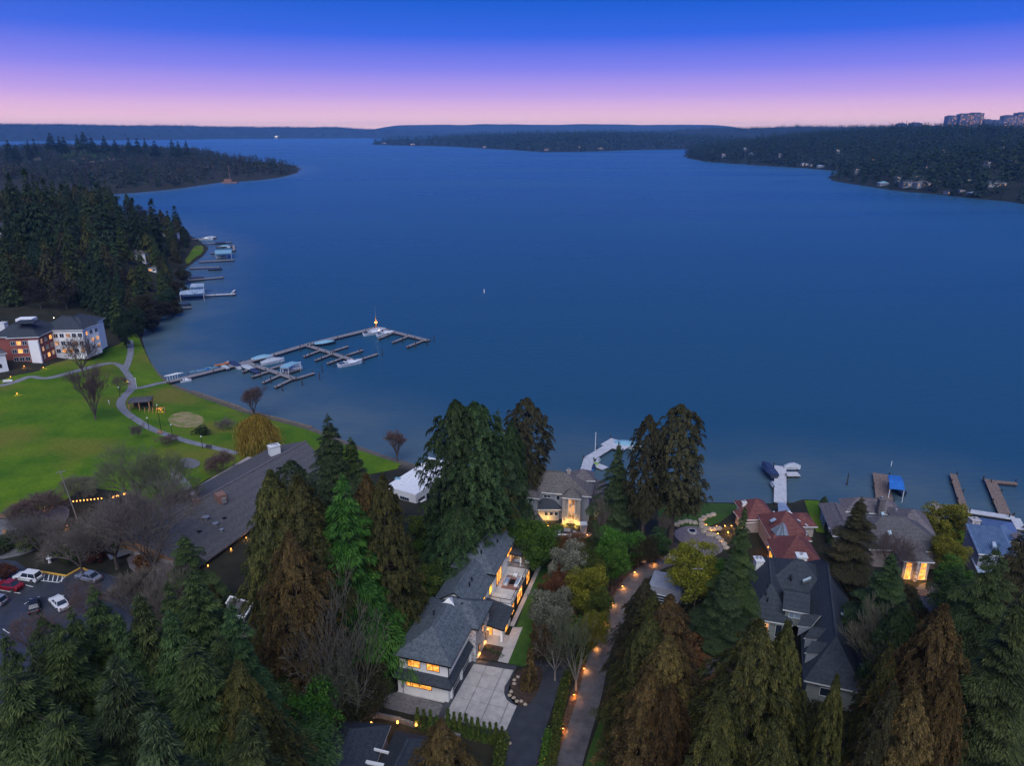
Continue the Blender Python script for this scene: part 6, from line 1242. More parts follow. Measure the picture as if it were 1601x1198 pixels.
shelter('shorter pale boat shelter behind the long one', [(297, 449), (319, 448), (320, 444), (301, 444.5)], 4.5, 'membrane', rise=1.2)
shelter('flat pale boat shelter on the left shore docks', [(336, 397), (362, 395.5), (362, 390), (336, 391)], 4.5, 'canvas_teal')
shelter('bright blue boat lift canopy beside the brown dock', [(1391, 764), (1415, 766), (1408, 744.5), (1388, 743)], 3.8, 'canvas_blue')
shelter('pale blue canopy over a boat on the nearest marina arm', [(437, 574), (450, 575), (470, 567), (456, 565)], 3.6, 'canvas_teal', rise=.3)
# ------------------------------------------------------------------ boats
def boat_mesh(L, W, Hh, cover=False):
    mb = MB(); st = [(-.5, .78, .0), (-.3, .95, 0), (0, 1, 0), (.22, .9, .05), (.4, .55, .12), (.5, .04, .2)]; V = []
    for (x, w, s) in st: V += [(x * L, -w * W / 2 * .55, -.25), (x * L, -w * W / 2, Hh * (.85 + s)), (x * L, w * W / 2, Hh * (.85 + s)), (x * L, w * W / 2 * .55, -.25)]
    F = []
    for i in range(5):
        a = i * 4; b = a + 4; F += [(a, b, b + 1, a + 1), (a + 2, b + 2, b + 3, a + 3), (a + 1, b + 1, b + 2, a + 2), (a + 3, b + 3, b, a)]
    F += [(0, 1, 2, 3), (20, 23, 22, 21)]; mb.add(V, F); return mb
def boat(label, px, ang, L, kind='runabout', hull='boat_white', cover='canvas_grey', group='boats moored at the marina', z=0.05, W=None):
    W = W or L * .34; Hh = L * .13 + .25; p = at(*px, 0); t = thing('boat', label, 'boat', (p.x, p.y, z), radians(ang), group)
    def B(mb, n, m, par=None): return mb.build(n, M[m], par or t, off=(0, 0, 0))
    B(boat_mesh(L, W, Hh), 'hull', hull); top = Hh * .87
    if kind == 'covered':
        mb = MB(); V = []; st = [(-.47, .75, .25), (-.2, .95, .75), (.1, .92, .9), (.33, .65, .5), (.46, .2, .2)]
        for x, w, h in st: V += [(x * L, -w * W / 2 - .05, top - .1), (x * L, -w * W / 4, top + h), (x * L, w * W / 4, top + h), (x * L, w * W / 2 + .05, top - .1)]
        F = []
        for i in range(4):
            a = i * 4; b = a + 4; F += [(a, b, b + 1, a + 1), (a + 1, b + 1, b + 2, a + 2), (a + 2, b + 2, b + 3, a + 3)]
        F += [(0, 1, 2, 3), (16, 19, 18, 17)]; mb.add(V, F); B(mb, 'cover', cover)
    else:
        mb = MB(); mb.add([(-.1 * L, -W * .3, top), (.3 * L, -W * .26, top), (.3 * L, W * .26, top), (-.1 * L, W * .3, top), (-.08 * L, -W * .24, top + .75), (.12 * L, -W * .2, top + .7), (.12 * L, W * .2, top + .7), (-.08 * L, W * .24, top + .75)],
                          [(0, 1, 5, 4), (1, 2, 6, 5), (2, 3, 7, 6), (3, 0, 4, 7), (4, 5, 6, 7)]); B(mb, 'cabin', 'boat_white' if kind != 'runabout' else hull)
        mb = MB(); mb.add([(.125 * L, -W * .21, top + .2), (.28 * L, -W * .24, top + .08), (.28 * L, W * .24, top + .08), (.125 * L, W * .21, top + .2), (.11 * L, -W * .19, top + .8), (.11 * L, W * .19, top + .8)], [(0, 1, 2, 3), (1, 4, 5, 2), (0, 4, 1), (2, 5, 3), (3, 5, 4, 0)]); B(mb, 'windscreen', 'dark_glass')
        mb = MB(); mb.box((-.3 * L, 0, top + .04), (.34 * L, W * .62, .1)); B(mb, 'cockpit_floor', 'canvas_navy')
        for y in (-.16, .16): mb = MB(); mb.box((-.22 * L, y * W, top + .3), (.5, .5, .5)); B(mb, 'seat', 'boat_white')
        if kind == 'sail':
            mb = MB(); mb.tube((.05 * L, 0, top), (.05 * L, 0, top + L * 1.25), .09, .05, 6); mk = B(mb, 'mast', 'metal'); mb = MB(); mb.tube((.05 * L, 0, top + 1.1), (-.42 * L, 0, top + 1.2), .16, .12, 6); B(mb, 'boom', 'canvas_navy')
    return t
for a in [('navy covered cruiser at the root of the nearest arm', (366, 574), 140, 9.5, 'covered', 'boat_white', 'canvas_navy'), ('dark covered motorboat second from the pier', (387, 579), 140, 9, 'covered', 'boat_dark', 'canvas_grey'),
          ('grey covered boat lying along the main pier', (411, 563), 35, 9, 'covered', 'boat_white', 'canvas_teal'), ('large pale covered cruiser on the nearest arm', (427, 568), 38, 9.5, 'covered', 'boat_white', 'canvas_grey'),
          ('white open boat under the pale blue canopy', (456, 574), 38, 8, 'runabout', 'boat_white', ''), ('white motorboat between the canopy and the last finger', (458, 581), 38, 8, 'runabout', 'boat_white', ''),
          ('grey boat tied beside the arm junction', (352, 578), 140, 6, 'covered', 'boat_dark', 'canvas_grey'), ('white cruiser moored at the end of the middle arm', (548, 571), 38, 10.5, 'cabin', 'boat_white', ''),
          ('low grey sailboat hull behind the middle arm', (508, 540), 30, 10, 'covered', 'boat_dark', 'canvas_teal'), ('white and blue motorboat near the corner light', (583, 523), 38, 9.5, 'runabout', 'boat_white', ''),
          ('pale covered motorboat next to the corner light', (591, 519), 38, 8, 'covered', 'boat_white', 'canvas_grey'), ('white cabin boat inside the outermost arm', (603, 524), 38, 9, 'cabin', 'boat_white', ''),
          ('dark motorboat on the shore side of the nearest arm', (398, 584), 140, 7, 'covered', 'boat_dark', 'canvas_navy'), ('small white tender beside the first pier planks', (291, 597), 35, 4, 'runabout', 'boat_white', '')]: boat(*a)
lb = 'boats moored along the wooded left shore'
for a in [('white sailboat at the farthest left shore dock', (322, 375), 10, 12, 'sail', 'boat_white', ''), ('dark covered boat on the upper left shore dock', (345, 382), 5, 9, 'covered', 'boat_dark', 'canvas_navy'), ('white boat near the top of the left shore docks', (330, 373), 10, 9, 'covered', 'boat_white', 'canvas_grey'),
          ('white boat below the flat shelter', (348, 403), 5, 8, 'runabout', 'boat_white', ''), ('dark boat at the short dock on the left shore', (337, 423), 5, 9, 'covered', 'boat_dark', 'canvas_navy'), ('grey boat between the two upper left shore docks', (352, 387), 5, 8, 'covered', 'boat_white', 'canvas_teal'),
          ('covered boat at the lit post dock', (308, 437), 5, 9, 'covered', 'boat_dark', 'canvas_navy'), ('small dark boat close to the small low dock', (290, 478), 5, 6, 'covered', 'boat_dark', 'canvas_navy')]: boat(*a, group=lb)
boat('big boat under a navy cover on a lift at the straight pale dock', (1201, 743), 92, 8.5, 'covered', 'boat_dark', 'canvas_navy', group=None, z=.9, W=3.2)
boat('small dark jet boat beside the straight pale dock', (1209, 763), 92, 4.4, 'covered', 'boat_dark', 'canvas_grey', group=None)
boat('dark motorboat hanging under the bright blue canopy', (1401, 769), 95, 6.5, 'covered', 'boat_dark', 'canvas_navy', group=None, z=.5)
boat('white motorboat at the platform of the angled dock', (981, 700), -20, 8.5, 'covered', 'boat_white', 'canvas_teal', group=None)
boat('jet ski on the small square float', (935, 727), 60, 3.0, 'covered', 'green_plastic', 'canvas_grey', group=None, z=.7); boat('blue jet ski beside the small square float', (928, 735), 70, 3.0, 'covered', 'blue_plastic', 'canvas_navy', group=None, z=.3)
boat('grey lift boat on the side platform', (1238, 738), 0, 4.5, 'covered', 'boat_white', 'canvas_grey', group=None, z=1.1)
for i, (x, y) in enumerate([(306, 581), (312, 579.5), (318, 578), (325, 576.5), (331, 574.8)]):
    p = at(x, y, 1.5); t = thing('kayak', ['leftmost', 'second', 'third', 'fourth', 'rightmost'][i] + ' kayak of the row stored on the marina pier', 'kayak', tuple(p), radians(25), 'kayaks stored on the pier'); mb = boat_mesh(4.2, .8, .25); mb.build('hull', M['canvas_teal' if i != 2 else 'blue_plastic'], t, off=(0, 0, 0)); mb = MB(); mb.box((0, 0, .3), (.9, .5, .08)); mb.build('cockpit', M['black'], t, off=(0, 0, 0))
for i, (x, y) in enumerate([(343, 571), (350, 569.5), (358, 567.5)]):
    p = at(x, y, 1.5); t = thing('dinghy', ['left', 'middle', 'right'][i] + ' orange dinghy on the marina pier', 'dinghy', tuple(p), radians(25), 'orange dinghies on the pier'); mb = boat_mesh(3.8, 1.4, .3); mb.build('hull', M['orange'], t, off=(0, 0, 0)); mb = MB(); mb.box((0, 0, .42), (.3, 1.1, .06)); mb.build('thwart', M['wood'], t, off=(0, 0, 0))
t = thing('dock_rack', 'white rack of small craft at the root of the marina pier', 'boat rack', tuple(at(268, 596, 1))); mb = MB()
for i in range(5):
    p = at(262 + i * 4, 594.5 - i, 1.2); mb.box((p.x, p.y, p.z + 1.0), (.12, 1.6, 2.0), .4); mb.tube(p + Vector((-.8, -.4, 1.7)), p + Vector((2, .8, 1.7)), .22, .1, 6)
mb.build('rack', M['trim'], t)
t = thing('corner_tower', 'slim illuminated white post tower at the corner of the marina', 'light tower', tuple(at(588, 512, 1.2))); p = at(588, 511, 1.2)
mb = MB(); mb.tube(p, p + Vector((0, 0, 5)), .55, .12, 6); mb.build('tower', M['cedar_wood'], t); mb = MB(); mb.tube(p + Vector((0, 0, 5)), p + Vector((0, 0, 10)), .09, .04); mb.build('mast', M['metal'], t); mb = MB(); mb.tube(p + Vector((0, 0, 2.0)), p + Vector((0, 0, 2.4)), .7, .7, 8); mb.build('lamp', M['bulb'], t); glow(p + Vector((1, -1, 3)), 120, (1, .6, .25), .2, t)
for (x, y, z0, z1, lb_) in [(1324, 759, -1, 3.6, 'lone dark pile in the lake right of the red roof'), (757, 458, 0, 2.2, 'small white marker post alone in the open lake'), (930, 716, 0, 8, 'thin white pole rising beside the angled dock'), (1393, 729, 0, 1.5, 'small white marker buoy beyond the blue canopy'),
                            (188, 0, 0, 0, '')]:
    if not lb_: continue
    p = at(x, y, 0); t = thing('marker_post' if x != 1324 else 'mooring_pile', lb_, 'post', tuple(p)); mb = MB(); mb.tube((p.x, p.y, z0), (p.x, p.y, z1), .2 if x == 1324 else .28 if x == 757 else .12, .1 if x != 757 else .28, 8); mb.build('post', M['wood_dark' if x == 1324 else 'trim'], t)
# ------------------------------------------------------------------ cars
def car(label, px, ang, paint, L=4.9, tall=1.55, suv=False, dz=0, s=1.0, group=None):
    p = G(*px); t = thing('parked_car', label, 'car', (p.x, p.y, p.z + .12 + dz), radians(ang), group); W = 1.9; t.scale = (s, s, s)
    def B(mb, n, m, par=None, **k): return mb.build(n, M[m], par or t, off=(0, 0, 0), **k)
    prof = [(-.5, .35), (-.5, .78), (-.46, .92), (-.2, .97), (.14, .95), (.34, .88), (.48, .74), (.5, .55), (.5, .33)]; mb = MB(); n = len(prof); V = []
    for sy, ins in ((-1, .1), (-1, 0), (1, 0), (1, .1)):
        for (x, z) in prof: V.append((x * L * (1 - (ins * .3)), sy * (W / 2 - ins * (.6 if z > .8 else .2)), z + (.02 if ins else -.04)))
    V = []
    for (x, z) in prof:
        k = .86 if abs(x) > .44 else 1.0; V += [(x * L, -W / 2 * k, max(.3, z - .14)), (x * L, -W / 2 * k * .9, z), (x * L, W / 2 * k * .9, z), (x * L, W / 2 * k, max(.3, z - .14))]
    F = []
    for i in range(n - 1):
        a = i * 4; b = a + 4; F += [(a, b, b + 1, a + 1), (a + 1, b + 1, b + 2, a + 2), (a + 2, b + 2, b + 3, a + 3), (a + 3, b + 3, b, a)]
    F += [(0, 1, 2, 3), (n * 4 - 4, n * 4 - 1, n * 4 - 2, n * 4 - 3)]; mb.add(V, F); mb.box((0, 0, .42), (L * .96, W * .96, .34)); B(mb, 'body', paint)
    r0, r1 = (-.47, .16) if suv else (-.34, .2); b0, b1 = (-.42, .06) if suv else (-.2, .06); zt = 1.66 if suv else tall * .93
    mb = MB(); g = [(r0 * L, -.8, .93), (r1 * L, -.8, .93), (r1 * L, .8, .93), (r0 * L, .8, .93), (b0 * L, -.64, zt), (b1 * L, -.64, zt), (b1 * L, .64, zt), (b0 * L, .64, zt)]; mb.add(g, [(0, 1, 5, 4), (1, 2, 6, 5), (2, 3, 7, 6), (3, 0, 4, 7), (4, 5, 6, 7)]); B(mb, 'window', 'dark_glass')
    mb = MB(); mb.box(((b0 + b1) / 2 * L, 0, zt + .03), ((b1 - b0) * L + .12, 1.34, .07))
    for sx, sy in ((1, 1), (1, -1), (-1, 1), (-1, -1)): mb.tube((r1 * L if sx > 0 else r0 * L, sy * .81, .93), (b1 * L if sx > 0 else b0 * L, sy * .65, zt), .05, n=4)
    for sy in (1, -1): mb.tube(((r0 + r1) / 2 * L, sy * .82, .93), ((b0 + b1) / 2 * L, sy * .66, zt), .05, n=4)
    B(mb, 'roof', paint)
    for x in (-.31, .31):
        for sy in (-1, 1):
            mb = MB(); mb.tube((x * L, sy * (W / 2 - .2), .33), (x * L, sy * (W / 2 + .02), .33), .34, n=14); w_ = B(mb, 'wheel', 'tyre'); mb = MB(); mb.tube((x * L, sy * (W / 2 + .0), .33), (x * L, sy * (W / 2 + .05), .33), .2, n=10); B(mb, 'rim', 'rim', w_)
    for sy in (-1, 1):
        mb = MB(); mb.box((.485 * L, sy * .62, .68), (.16, .36, .14)); B(mb, 'headlight', 'membrane'); mb = MB(); mb.box((-.492 * L, sy * .66, .78), (.1, .26, .2)); B(mb, 'tail_light', 'car_red'); mb = MB(); mb.box((.17 * L, sy * (W / 2 + .06), .98), (.18, .2, .14)); B(mb, 'wing_mirror', paint)
    return t
car('white suv parked nose left beside the yellow kerb', (45, 907), 168, 'car_white', suv=True, s=1.12)
car('dark red car parked in front of the white suv', (15, 921), 168, 'car_red', s=1.12)
car('silver car at the end of the yellow kerb', (140, 907), 160, 'car_silver', s=1.1)
car('white car half hidden by the fir at the parking lot', (94, 948), 140, 'car_white', s=1.1)
car('black car mostly under the trees in the parking lot', (55, 952), 120, 'car_black', s=1.0)
car('white suv parked beside the red brown hedge, almost hidden under branches', (-8, 944), 168, 'car_silver', suv=True)
car('dark silver saloon on the court of the grey lakeside house', (884, 839), 178, 'car_silver', s=1.05)
car('white car parked under the trees by the white roofed garage', (1057, 952), 165, 'car_white')
def marks(name, segs, w, m):
    mb = MB()
    for a, b in segs: A_, B_ = G(*a, .125), G(*b, .125); mb.bar(A_, B_, w, .01)
    o = mb.build(name, M[m]); return props(o, kind='structure')
marks('parking_line', [((0, 924), (32, 929)), ((0, 939), (11, 941)), ((40, 916), (52, 919)), ((64, 909), (92, 912))] + [((70 + i * 7, 899 + i * .8), (68 + i * 7, 909 + i * .6)) for i in range(5)] + [((92, 912), (102, 903)), ((5, 985), (15, 992)), ((38, 946), (49, 940))], .16, 'paint_white')
k = thing('yellow_kerb', 'yellow painted kerb zigzagging beside the striped bay', 'kerb', tuple(G(60, 895))); mb = MB(); kp = [G(*c, .3) for c in ((61, 895), (104, 902), (127, 889), (138, 894))]
for a, b in zip(kp, kp[1:]): mb.bar(a, b, .28, .3)
mb.build('kerb', M['paint_yellow'], k)
# ------------------------------------------------------------------ lane lamps, uplights
M['mulch_red'] = mat('reddish bark mulch', (.05, .028, .018), .95, (.13, .075, .045), 1.8, 7, bump=.8)
ribbon('planting_strip', [(848, 1270), (862, 1205), (884, 1148), (900, 1095), (915, 1052), (930, 1016), (944, 980), (957, 950), (972, 922), (990, 898)], 2.0, M['mulch_red'], .09)
pl = [(1021, 884), (992, 899), (973, 921), (958, 947), (944, 976), (930, 1014), (913, 1050), (897, 1091), (880, 1144), (852, 1192)]
ordn = ['topmost', 'second', 'third', 'fourth', 'fifth', 'sixth', 'seventh', 'eighth', 'ninth', 'lowest']
def path_lamp(px, label, group, power=26, m='bulb', col=(1, .36, .07), name='path_lamp', h=.55):
    p = G(*px); t = thing(name, label, 'path light', tuple(p), 0, group); mb = MB(); mb.tube((0, 0, -.2), (0, 0, h), .05, n=6); mb.build('post', M['black'], t, off=(0, 0, 0))
    mb = MB(); mb.tube((0, 0, h), (0, 0, h + .22), .13, n=8); mb.build('lamp_glass', M[m], t, off=(0, 0, 0)); mb = MB(); mb.tube((0, 0, h + .23), (0, 0, h + .32), .26, .06, 8); mb.build('lamp_cap', M['black'], t, off=(0, 0, 0))
    glow(p + Vector((.17, -.17, h - .02)), power * .5, col, .06, t); return t
for c, n_ in zip(pl, ordn): path_lamp(c, f'{n_} glowing path lamp in the row along the lane', 'path lamps along the lane', 150)
for c, l_ in [((849, 880), 'orange path lamp at the far end of the side lawn'), ((856, 826), 'orange path lamp left of the parked saloon'), ((969, 1181), 'orange lamp glowing under the brown cedars'), ((1481, 921), 'orange lamp beside the east court'), ((1513, 1014), 'upper orange lamp of the pair by the east lane'),
              ((1520, 1027), 'lower orange lamp of the pair by the east lane'), ((694, 908), 'farthest lamp along the back of the white house'), ((675, 929), 'middle lamp along the back of the white house'), ((652, 957), 'nearest lamp along the back of the white house'), ((1418, 971), 'tiny lamp among the trees left of the east court'),
              ((918, 840), 'orange lamp beside the refuse bin'), ((27, 618), 'yellow lamp on the lawn below the white annex'), ((68, 577), 'lamp at the path junction below the apartments'), ((17, 592), 'lamp left of the yellow lamp below the annex'), ((38, 575), 'lamp on the slope below the apartments'),
              ((252, 644), 'orange lamp beside the playground pavilion'), ((199, 598), 'lamp at the bend of the park path'), ((70, 797), 'low lamp in the bed by the gravel terrace'), ((105, 826), 'warm lamp under the bare trees left of the clubhouse'), ((1590, 1156), 'orange lamp at the right edge near the bottom')]: path_lamp(c, l_, None, 160 if c[0] > 300 else 150)
for i in range(9):
    c = (118 + i * 5.5, 800 - i * .6); p = G(*c); t = thing('string_light', 'small bulb in the string of lights beside the clubhouse terrace', 'string light', tuple(p + Vector((0, 0, 2.6))), 0, 'string lights by the clubhouse'); mb = MB(); mb.tube((0, 0, -.12), (0, 0, .12), .12, n=6); mb.build('bulb', M['bulb'], t, off=(0, 0, 0)); mb = MB(); mb.tube((0, 0, .12), (1.1, .1, .3), .02, n=4); mb.build('cable', M['black'], t, off=(0, 0, 0))
    if i % 3 == 0: glow(p + Vector((0, 0, 2.2)), 25, (1, .5, .15), .1, t)
for c, l_ in (((180, 790), 'left table heater glowing on the clubhouse terrace'), ((186, 788), 'middle table heater glowing on the clubhouse terrace'), ((197, 785), 'right table heater glowing on the clubhouse terrace')):
    p = G(*c); t = thing('patio_heater', l_, 'patio heater', tuple(p)); mb = MB(); mb.tube((0, 0, 0), (0, 0, 2.0), .05, n=6); mb.build('post', M['metal'], t, off=(0, 0, 0)); mb = MB(); mb.tube((0, 0, 2.0), (0, 0, 2.25), .35, .2, 8); mb.build('burner', M['bulb'], t, off=(0, 0, 0)); glow(p + Vector((0, 0, 2.9)), 50, (1, .45, .1), .1, t)
# park lamps, benches, pole
for i, c in enumerate([(233, 672), (270, 683), (317, 702), (188, 622), (214, 607), (171, 633), (253, 679)]):
    p = G(*c); t = thing('park_lamp', ['park lamp post below the pavilion', 'park lamp post beside the middle bench', 'park lamp post near the end of the path', 'park lamp post at the left bend of the path', 'white lamp post at the pier path fork', 'small white marker on the great lawn', 'tall thin park pole right of the pavilion'][i], 'lamp post', tuple(p))
    h = 9 if i == 6 else 1.2 if i == 5 else 3.6; mb = MB(); mb.tube((0, 0, -.2), (0, 0, h), .09, .07, 6); mb.build('post', M['trim' if i in (4, 5) else 'black'], t, off=(0, 0, 0)); mb = MB(); mb.tube((0, 0, h), (0, 0, h + .35), .2, .14, 8); mb.build('lamp_head', M['trim'], t, off=(0, 0, 0))
def bench(px, ang, label, m='wood', L=2.0, table=False):
    p = G(*px); t = thing('bench' if not table else 'picnic_table', label, 'bench' if not table else 'picnic table', (p.x, p.y, p.z + .08), radians(ang))
    for i in range(3): mb = MB(); mb.box((0, -.2 + i * .2, .45 + (.3 if table else 0)), (L, .16, .06)); mb.build('seat_slat' if not table else 'top_slat', M[m], t, off=(0, 0, 0))
    mb = MB(); mb.box((0, .34 if not table else .8, .75 if not table else .45), (L, .06 if not table else .28, .45 if not table else .06)); mb.build('backrest' if not table else 'seat', M[m], t, off=(0, 0, 0))
    if table: mb = MB(); mb.box((0, -.8, .45), (L, .28, .06)); mb.build('seat', M[m], t, off=(0, 0, 0))
    for x in (-.4, .4): mb = MB(); mb.box((x * L, 0, .2 + (.15 if table else 0)), (.08, .5 if not table else 1.5, .42 + (.3 if table else 0))); mb.build('leg', M['metal'], t, off=(0, 0, 0))
bench((204, 656), -35, 'pale bench at the left side of the park path'); bench((250, 679), -25, 'reddish bench at the middle of the park path', 'cedar_wood'); bench((326, 702), -18, 'dark bench near the end of the park path', 'wood_dark')
bench((11, 811), 20, 'long orange timber bench on the gravel terrace edge', 'cedar_wood', 5.0); bench((8, 838), -50, 'timber bench at the left picture edge on the gravel terrace', 'cedar_wood', 4.0); bench((12, 599), 10, 'small bench below the white annex', 'trim', 3)
p = G(123, 818); t = thing('utility_pole', 'leaning wooden utility pole rising through the bare trees', 'utility pole', tuple(p)); mb = MB(); mb.tube((0, 0, -.5), (-2.4, 1.2, 12.5), .12, .09, 8); mb.build('pole', M['bark_pale'], t, off=(0, 0, 0)); mb = MB(); mb.bar(Vector((-3.0, .7, 12.1)), Vector((-1.6, 1.7, 12.1)), .12, .12); mb.build('crossarm', M['wood'], t, off=(0, 0, 0))
p = G(1083, 975); t = thing('utility_pole', 'dark utility pole beside the white roofed garage', 'utility pole', tuple(p)); mb = MB(); mb.tube((0, 0, -.5), (0, 0, 12), .16, .12, 8); mb.build('pole', M['bark'], t, off=(0, 0, 0)); mb = MB(); mb.bar(Vector((-.9, 0, 11.4)), Vector((.9, 0, 11.4)), .12, .12); mb.build('crossarm', M['wood'], t, off=(0, 0, 0))
p = G(78, 880); t = thing('fountain_figure', 'small white pedestal ornament in the planting above the striped bay', 'ornament', tuple(p)); mb = MB(); mb.tube((0, 0, 0), (0, 0, .9), .3, .2, 8); mb.tube((0, 0, .9), (0, 0, 1.1), .5, .55, 10); mb.tube((0, 0, 1.1), (0, 0, 1.8), .14, .1, 8); mb.build('pedestal', M['white'], t, off=(0, 0, 0))
# playground pavilion
p = G(222, 640); t = thing('pavilion', 'small open pavilion with a flat grey roof on the park lawn', 'pavilion', tuple(p), radians(12)); mb = MB(); mb.slab([(-3.4, -2.6, 3.4), (3.4, -2.6, 3.4), (3.4, 2.6, 3.4), (-3.4, 2.6, 3.4), (-1.6, 0, 4.1), (1.6, 0, 4.1)], [(0, 1, 5, 4), (2, 3, 4, 5), (1, 2, 5), (3, 0, 4)], .2); mb.build('roof', M['roof_grey'], t, off=(0, 0, 0))
for x in (-3, 0, 3):
    for y in (-2.2, 2.2): mb = MB(); mb.box((x, y, 1.6), (.28, .28, 3.4)); mb.build('post', M['cedar_wood'], t, off=(0, 0, 0))
mb = MB(); mb.box((0, 2.0, 1.0), (5.6, .15, 1.6)); mb.build('back_wall', M['wood_dark'], t, off=(0, 0, 0))
p = G(243, 645); t = thing('playground_frame', 'orange and yellow timber play structure beside the pavilion', 'play structure', tuple(p), radians(10))
for i in range(6): mb = MB(); x = -3 + i * 1.2; mb.tube((x, -1, 0), (x + .3, -.8, 2.0), .12, n=6); mb.tube((x + .3, -.8, 2.0), (x + .2, 1.2, 1.2), .1, n=6); mb.build('beam', M['cedar_wood'], t, off=(0, 0, 0))
mb = MB(); mb.box((1.5, .2, 1.2), (2.0, 1.6, .15)); mb.build('platform', M['paint_yellow'], t, off=(0, 0, 0)); glow(p + Vector((1, -1.5, 2.4)), 60, (1, .5, .12), .1, t)
# refuse bin, terrace furniture
p = G(912, 833); t = thing('refuse_bin', 'grey wheeled bin standing right of the parked saloon', 'bin', (p.x, p.y, p.z + .1)); mb = MB(); mb.add([(-.6, -.6, 0), (.6, -.6, 0), (.6, .6, 0), (-.6, .6, 0), (-.75, -.75, 2.2), (.75, -.75, 2.2), (.75, .75, 2.2), (-.75, .75, 2.2)], [(0, 3, 2, 1), (4, 5, 6, 7), (0, 1, 5, 4), (1, 2, 6, 5), (2, 3, 7, 6), (3, 0, 4, 7)]); mb.build('body', M['grey_wall'], t, off=(0, 0, 0)); mb = MB(); mb.box((0, 0, 2.28), (1.6, 1.6, .14)); mb.build('lid', M['trim'], t, off=(0, 0, 0))
def furn(name, label, cat, x, y, z, w, d, h, m, back=None, cush=None):
    q = ml(x, y, z); t = thing(name, label, cat, tuple(q), MRZ); mb = MB(); mb.box((0, 0, h * .35), (w, d, h * .7)); mb.build('base', M[m], t, off=(0, 0, 0))
    if cush: mb = MB(); mb.box((0, 0, h * .82), (w * .86, d * .8, h * .24)); mb.build('cushion', M[cush], t, off=(0, 0, 0))
    if back: sx = back; mb = MB(); mb.box((sx * (w / 2 - .1), 0, h), (.2, d, h * .9)) if abs(sx) == 1 else mb.box((0, (sx / 2) * (d / 2 - .1), h), (w, .2, h * .9)); mb.build('backrest', M[m], t, off=(0, 0, 0))
q = ml(10.4, 28.2, 9.60); t = thing('rug', 'dark patterned outdoor rug under the terrace seating', 'rug', tuple(q), MRZ); mb = MB(); mb.box((0, 0, 0), (3.2, 4.4, .03)); mb.build('rug', M['rust'], t, off=(0, 0, 0))
furn('sofa', 'white outdoor sofa on the rug facing the railing', 'sofa', 11.5, 28.3, 9.62, .9, 2.6, .5, 'white', 1, 'membrane'); furn('sofa', 'pale outdoor sofa on the house side of the rug', 'sofa', 9.3, 28.0, 9.62, .9, 2.4, .5, 'stone', -1, 'membrane')
furn('armchair', 'pale armchair at the far end of the terrace rug', 'armchair', 10.4, 30.4, 9.62, .9, .9, .5, 'stone', 2, 'white'); furn('coffee_table', 'dark square coffee table in the middle of the terrace rug', 'table', 10.4, 28.2, 9.62, 1.0, 1.3, .4, 'black')
furn('sofa', 'white sofa on the far lower terrace', 'sofa', 11.2, 36.8, 9.35, .9, 2.2, .5, 'white', 1, 'membrane'); furn('dining_table', 'pale table on the far lower terrace beside the canopy', 'table', 9.2, 36.4, 9.35, 1.0, 1.8, .75, 'membrane')
furn('grill', 'small dark grill against the far railing', 'grill', 9.0, 38.6, 9.35, 1.4, .6, .95, 'black')
# boulders in the planter, stone terrace walls with lamps, stone edging
def rock(px, r, label, group, m='boulder', seed=0, name='boulder', flat=.7):
    p = G(*px); g = random.Random(seed); bm = bmesh.new(); bmesh.ops.create_icosphere(bm, subdivisions=2, radius=r)
    for v in bm.verts: v.co *= g.uniform(.82, 1.15); v.co.z *= flat
    me = bpy.data.meshes.new(name); bm.to_mesh(me); bm.free(); o = link(name, me, None, M[m], (p.x, p.y, p.z + r * .3)); o.rotation_euler = (0, 0, g.uniform(0, 6)); props(o, label, 'boulder', group)
for i, c in enumerate([(810, 1060), (804, 1065), (804, 1071), (799, 1083), (797, 1089), (803, 1093), (808, 1098), (815, 1098), (821, 1103), (834, 1066), (833, 1061), (794, 1155), (796, 1164), (823, 1052)]): rock(c, .34, 'pale sandstone boulder edging the planter bed', 'boulders edging the planter bed', seed=i)
wall_pts = [(1097, 821), (1096, 815), (1101, 811), (1108, 808), (1115, 806), (1097, 826), (1103, 828), (1110, 829), (1117, 829), (1124, 828), (1100, 833), (1108, 837), (1115, 838), (1122, 842), (1127, 847), (1132, 852), (1135, 858)]
for i, c in enumerate(wall_pts): rock(c, .8, 'stone block in the lamplit curved garden walls', 'stones of the lamplit curved garden walls', 'boulder', i + 30, 'wall_stone', .6)
for i, c in enumerate([(1104, 824), (1112, 833), (1120, 826), (1128, 850), (1122, 838), (1133, 826), (1138, 836), (1143, 826)]): path_lamp(c, ['lamp in the upper curved wall', 'lamp between the two curved walls', 'lamp right of the upper curved wall', 'lamp at the foot of the stone steps', 'lamp above the stone steps', 'lamp at the timber play slide, left', 'lowest lamp by the red house corner', 'lamp nearest the red house'][i] + ' of the lakeside garden', 'garden wall lamps', 130, col=(1, .42, .08))
for i, c in enumerate([(1058, 822), (1064, 819), (1072, 817), (1079, 818), (1086, 819)]): rock(c, .8, 'boulder on the lake side rim of the paved circle', 'boulders rimming the paved circle', 'boulder', i + 60)
for i, c in enumerate([(1006, 879), (1020, 874), (1037, 873), (1047, 872)]): rock(c, .7, 'pale boulder on the brown garden bank', 'boulders on the brown bank', 'boulder', i + 70)
p = G(1082, 833); t = thing('fire_pit', 'round pale fire pit in the middle of the paved circle', 'fire pit', tuple(p)); mb = MB(); mb.tube((0, 0, 0), (0, 0, .5), 1.1, 1.1, 16); mb.build('rim', M['stone'], t, off=(0, 0, 0)); mb = MB(); mb.tube((0, 0, .5), (0, 0, .54), .75, .75, 14); mb.build('bowl', M['black'], t, off=(0, 0, 0))
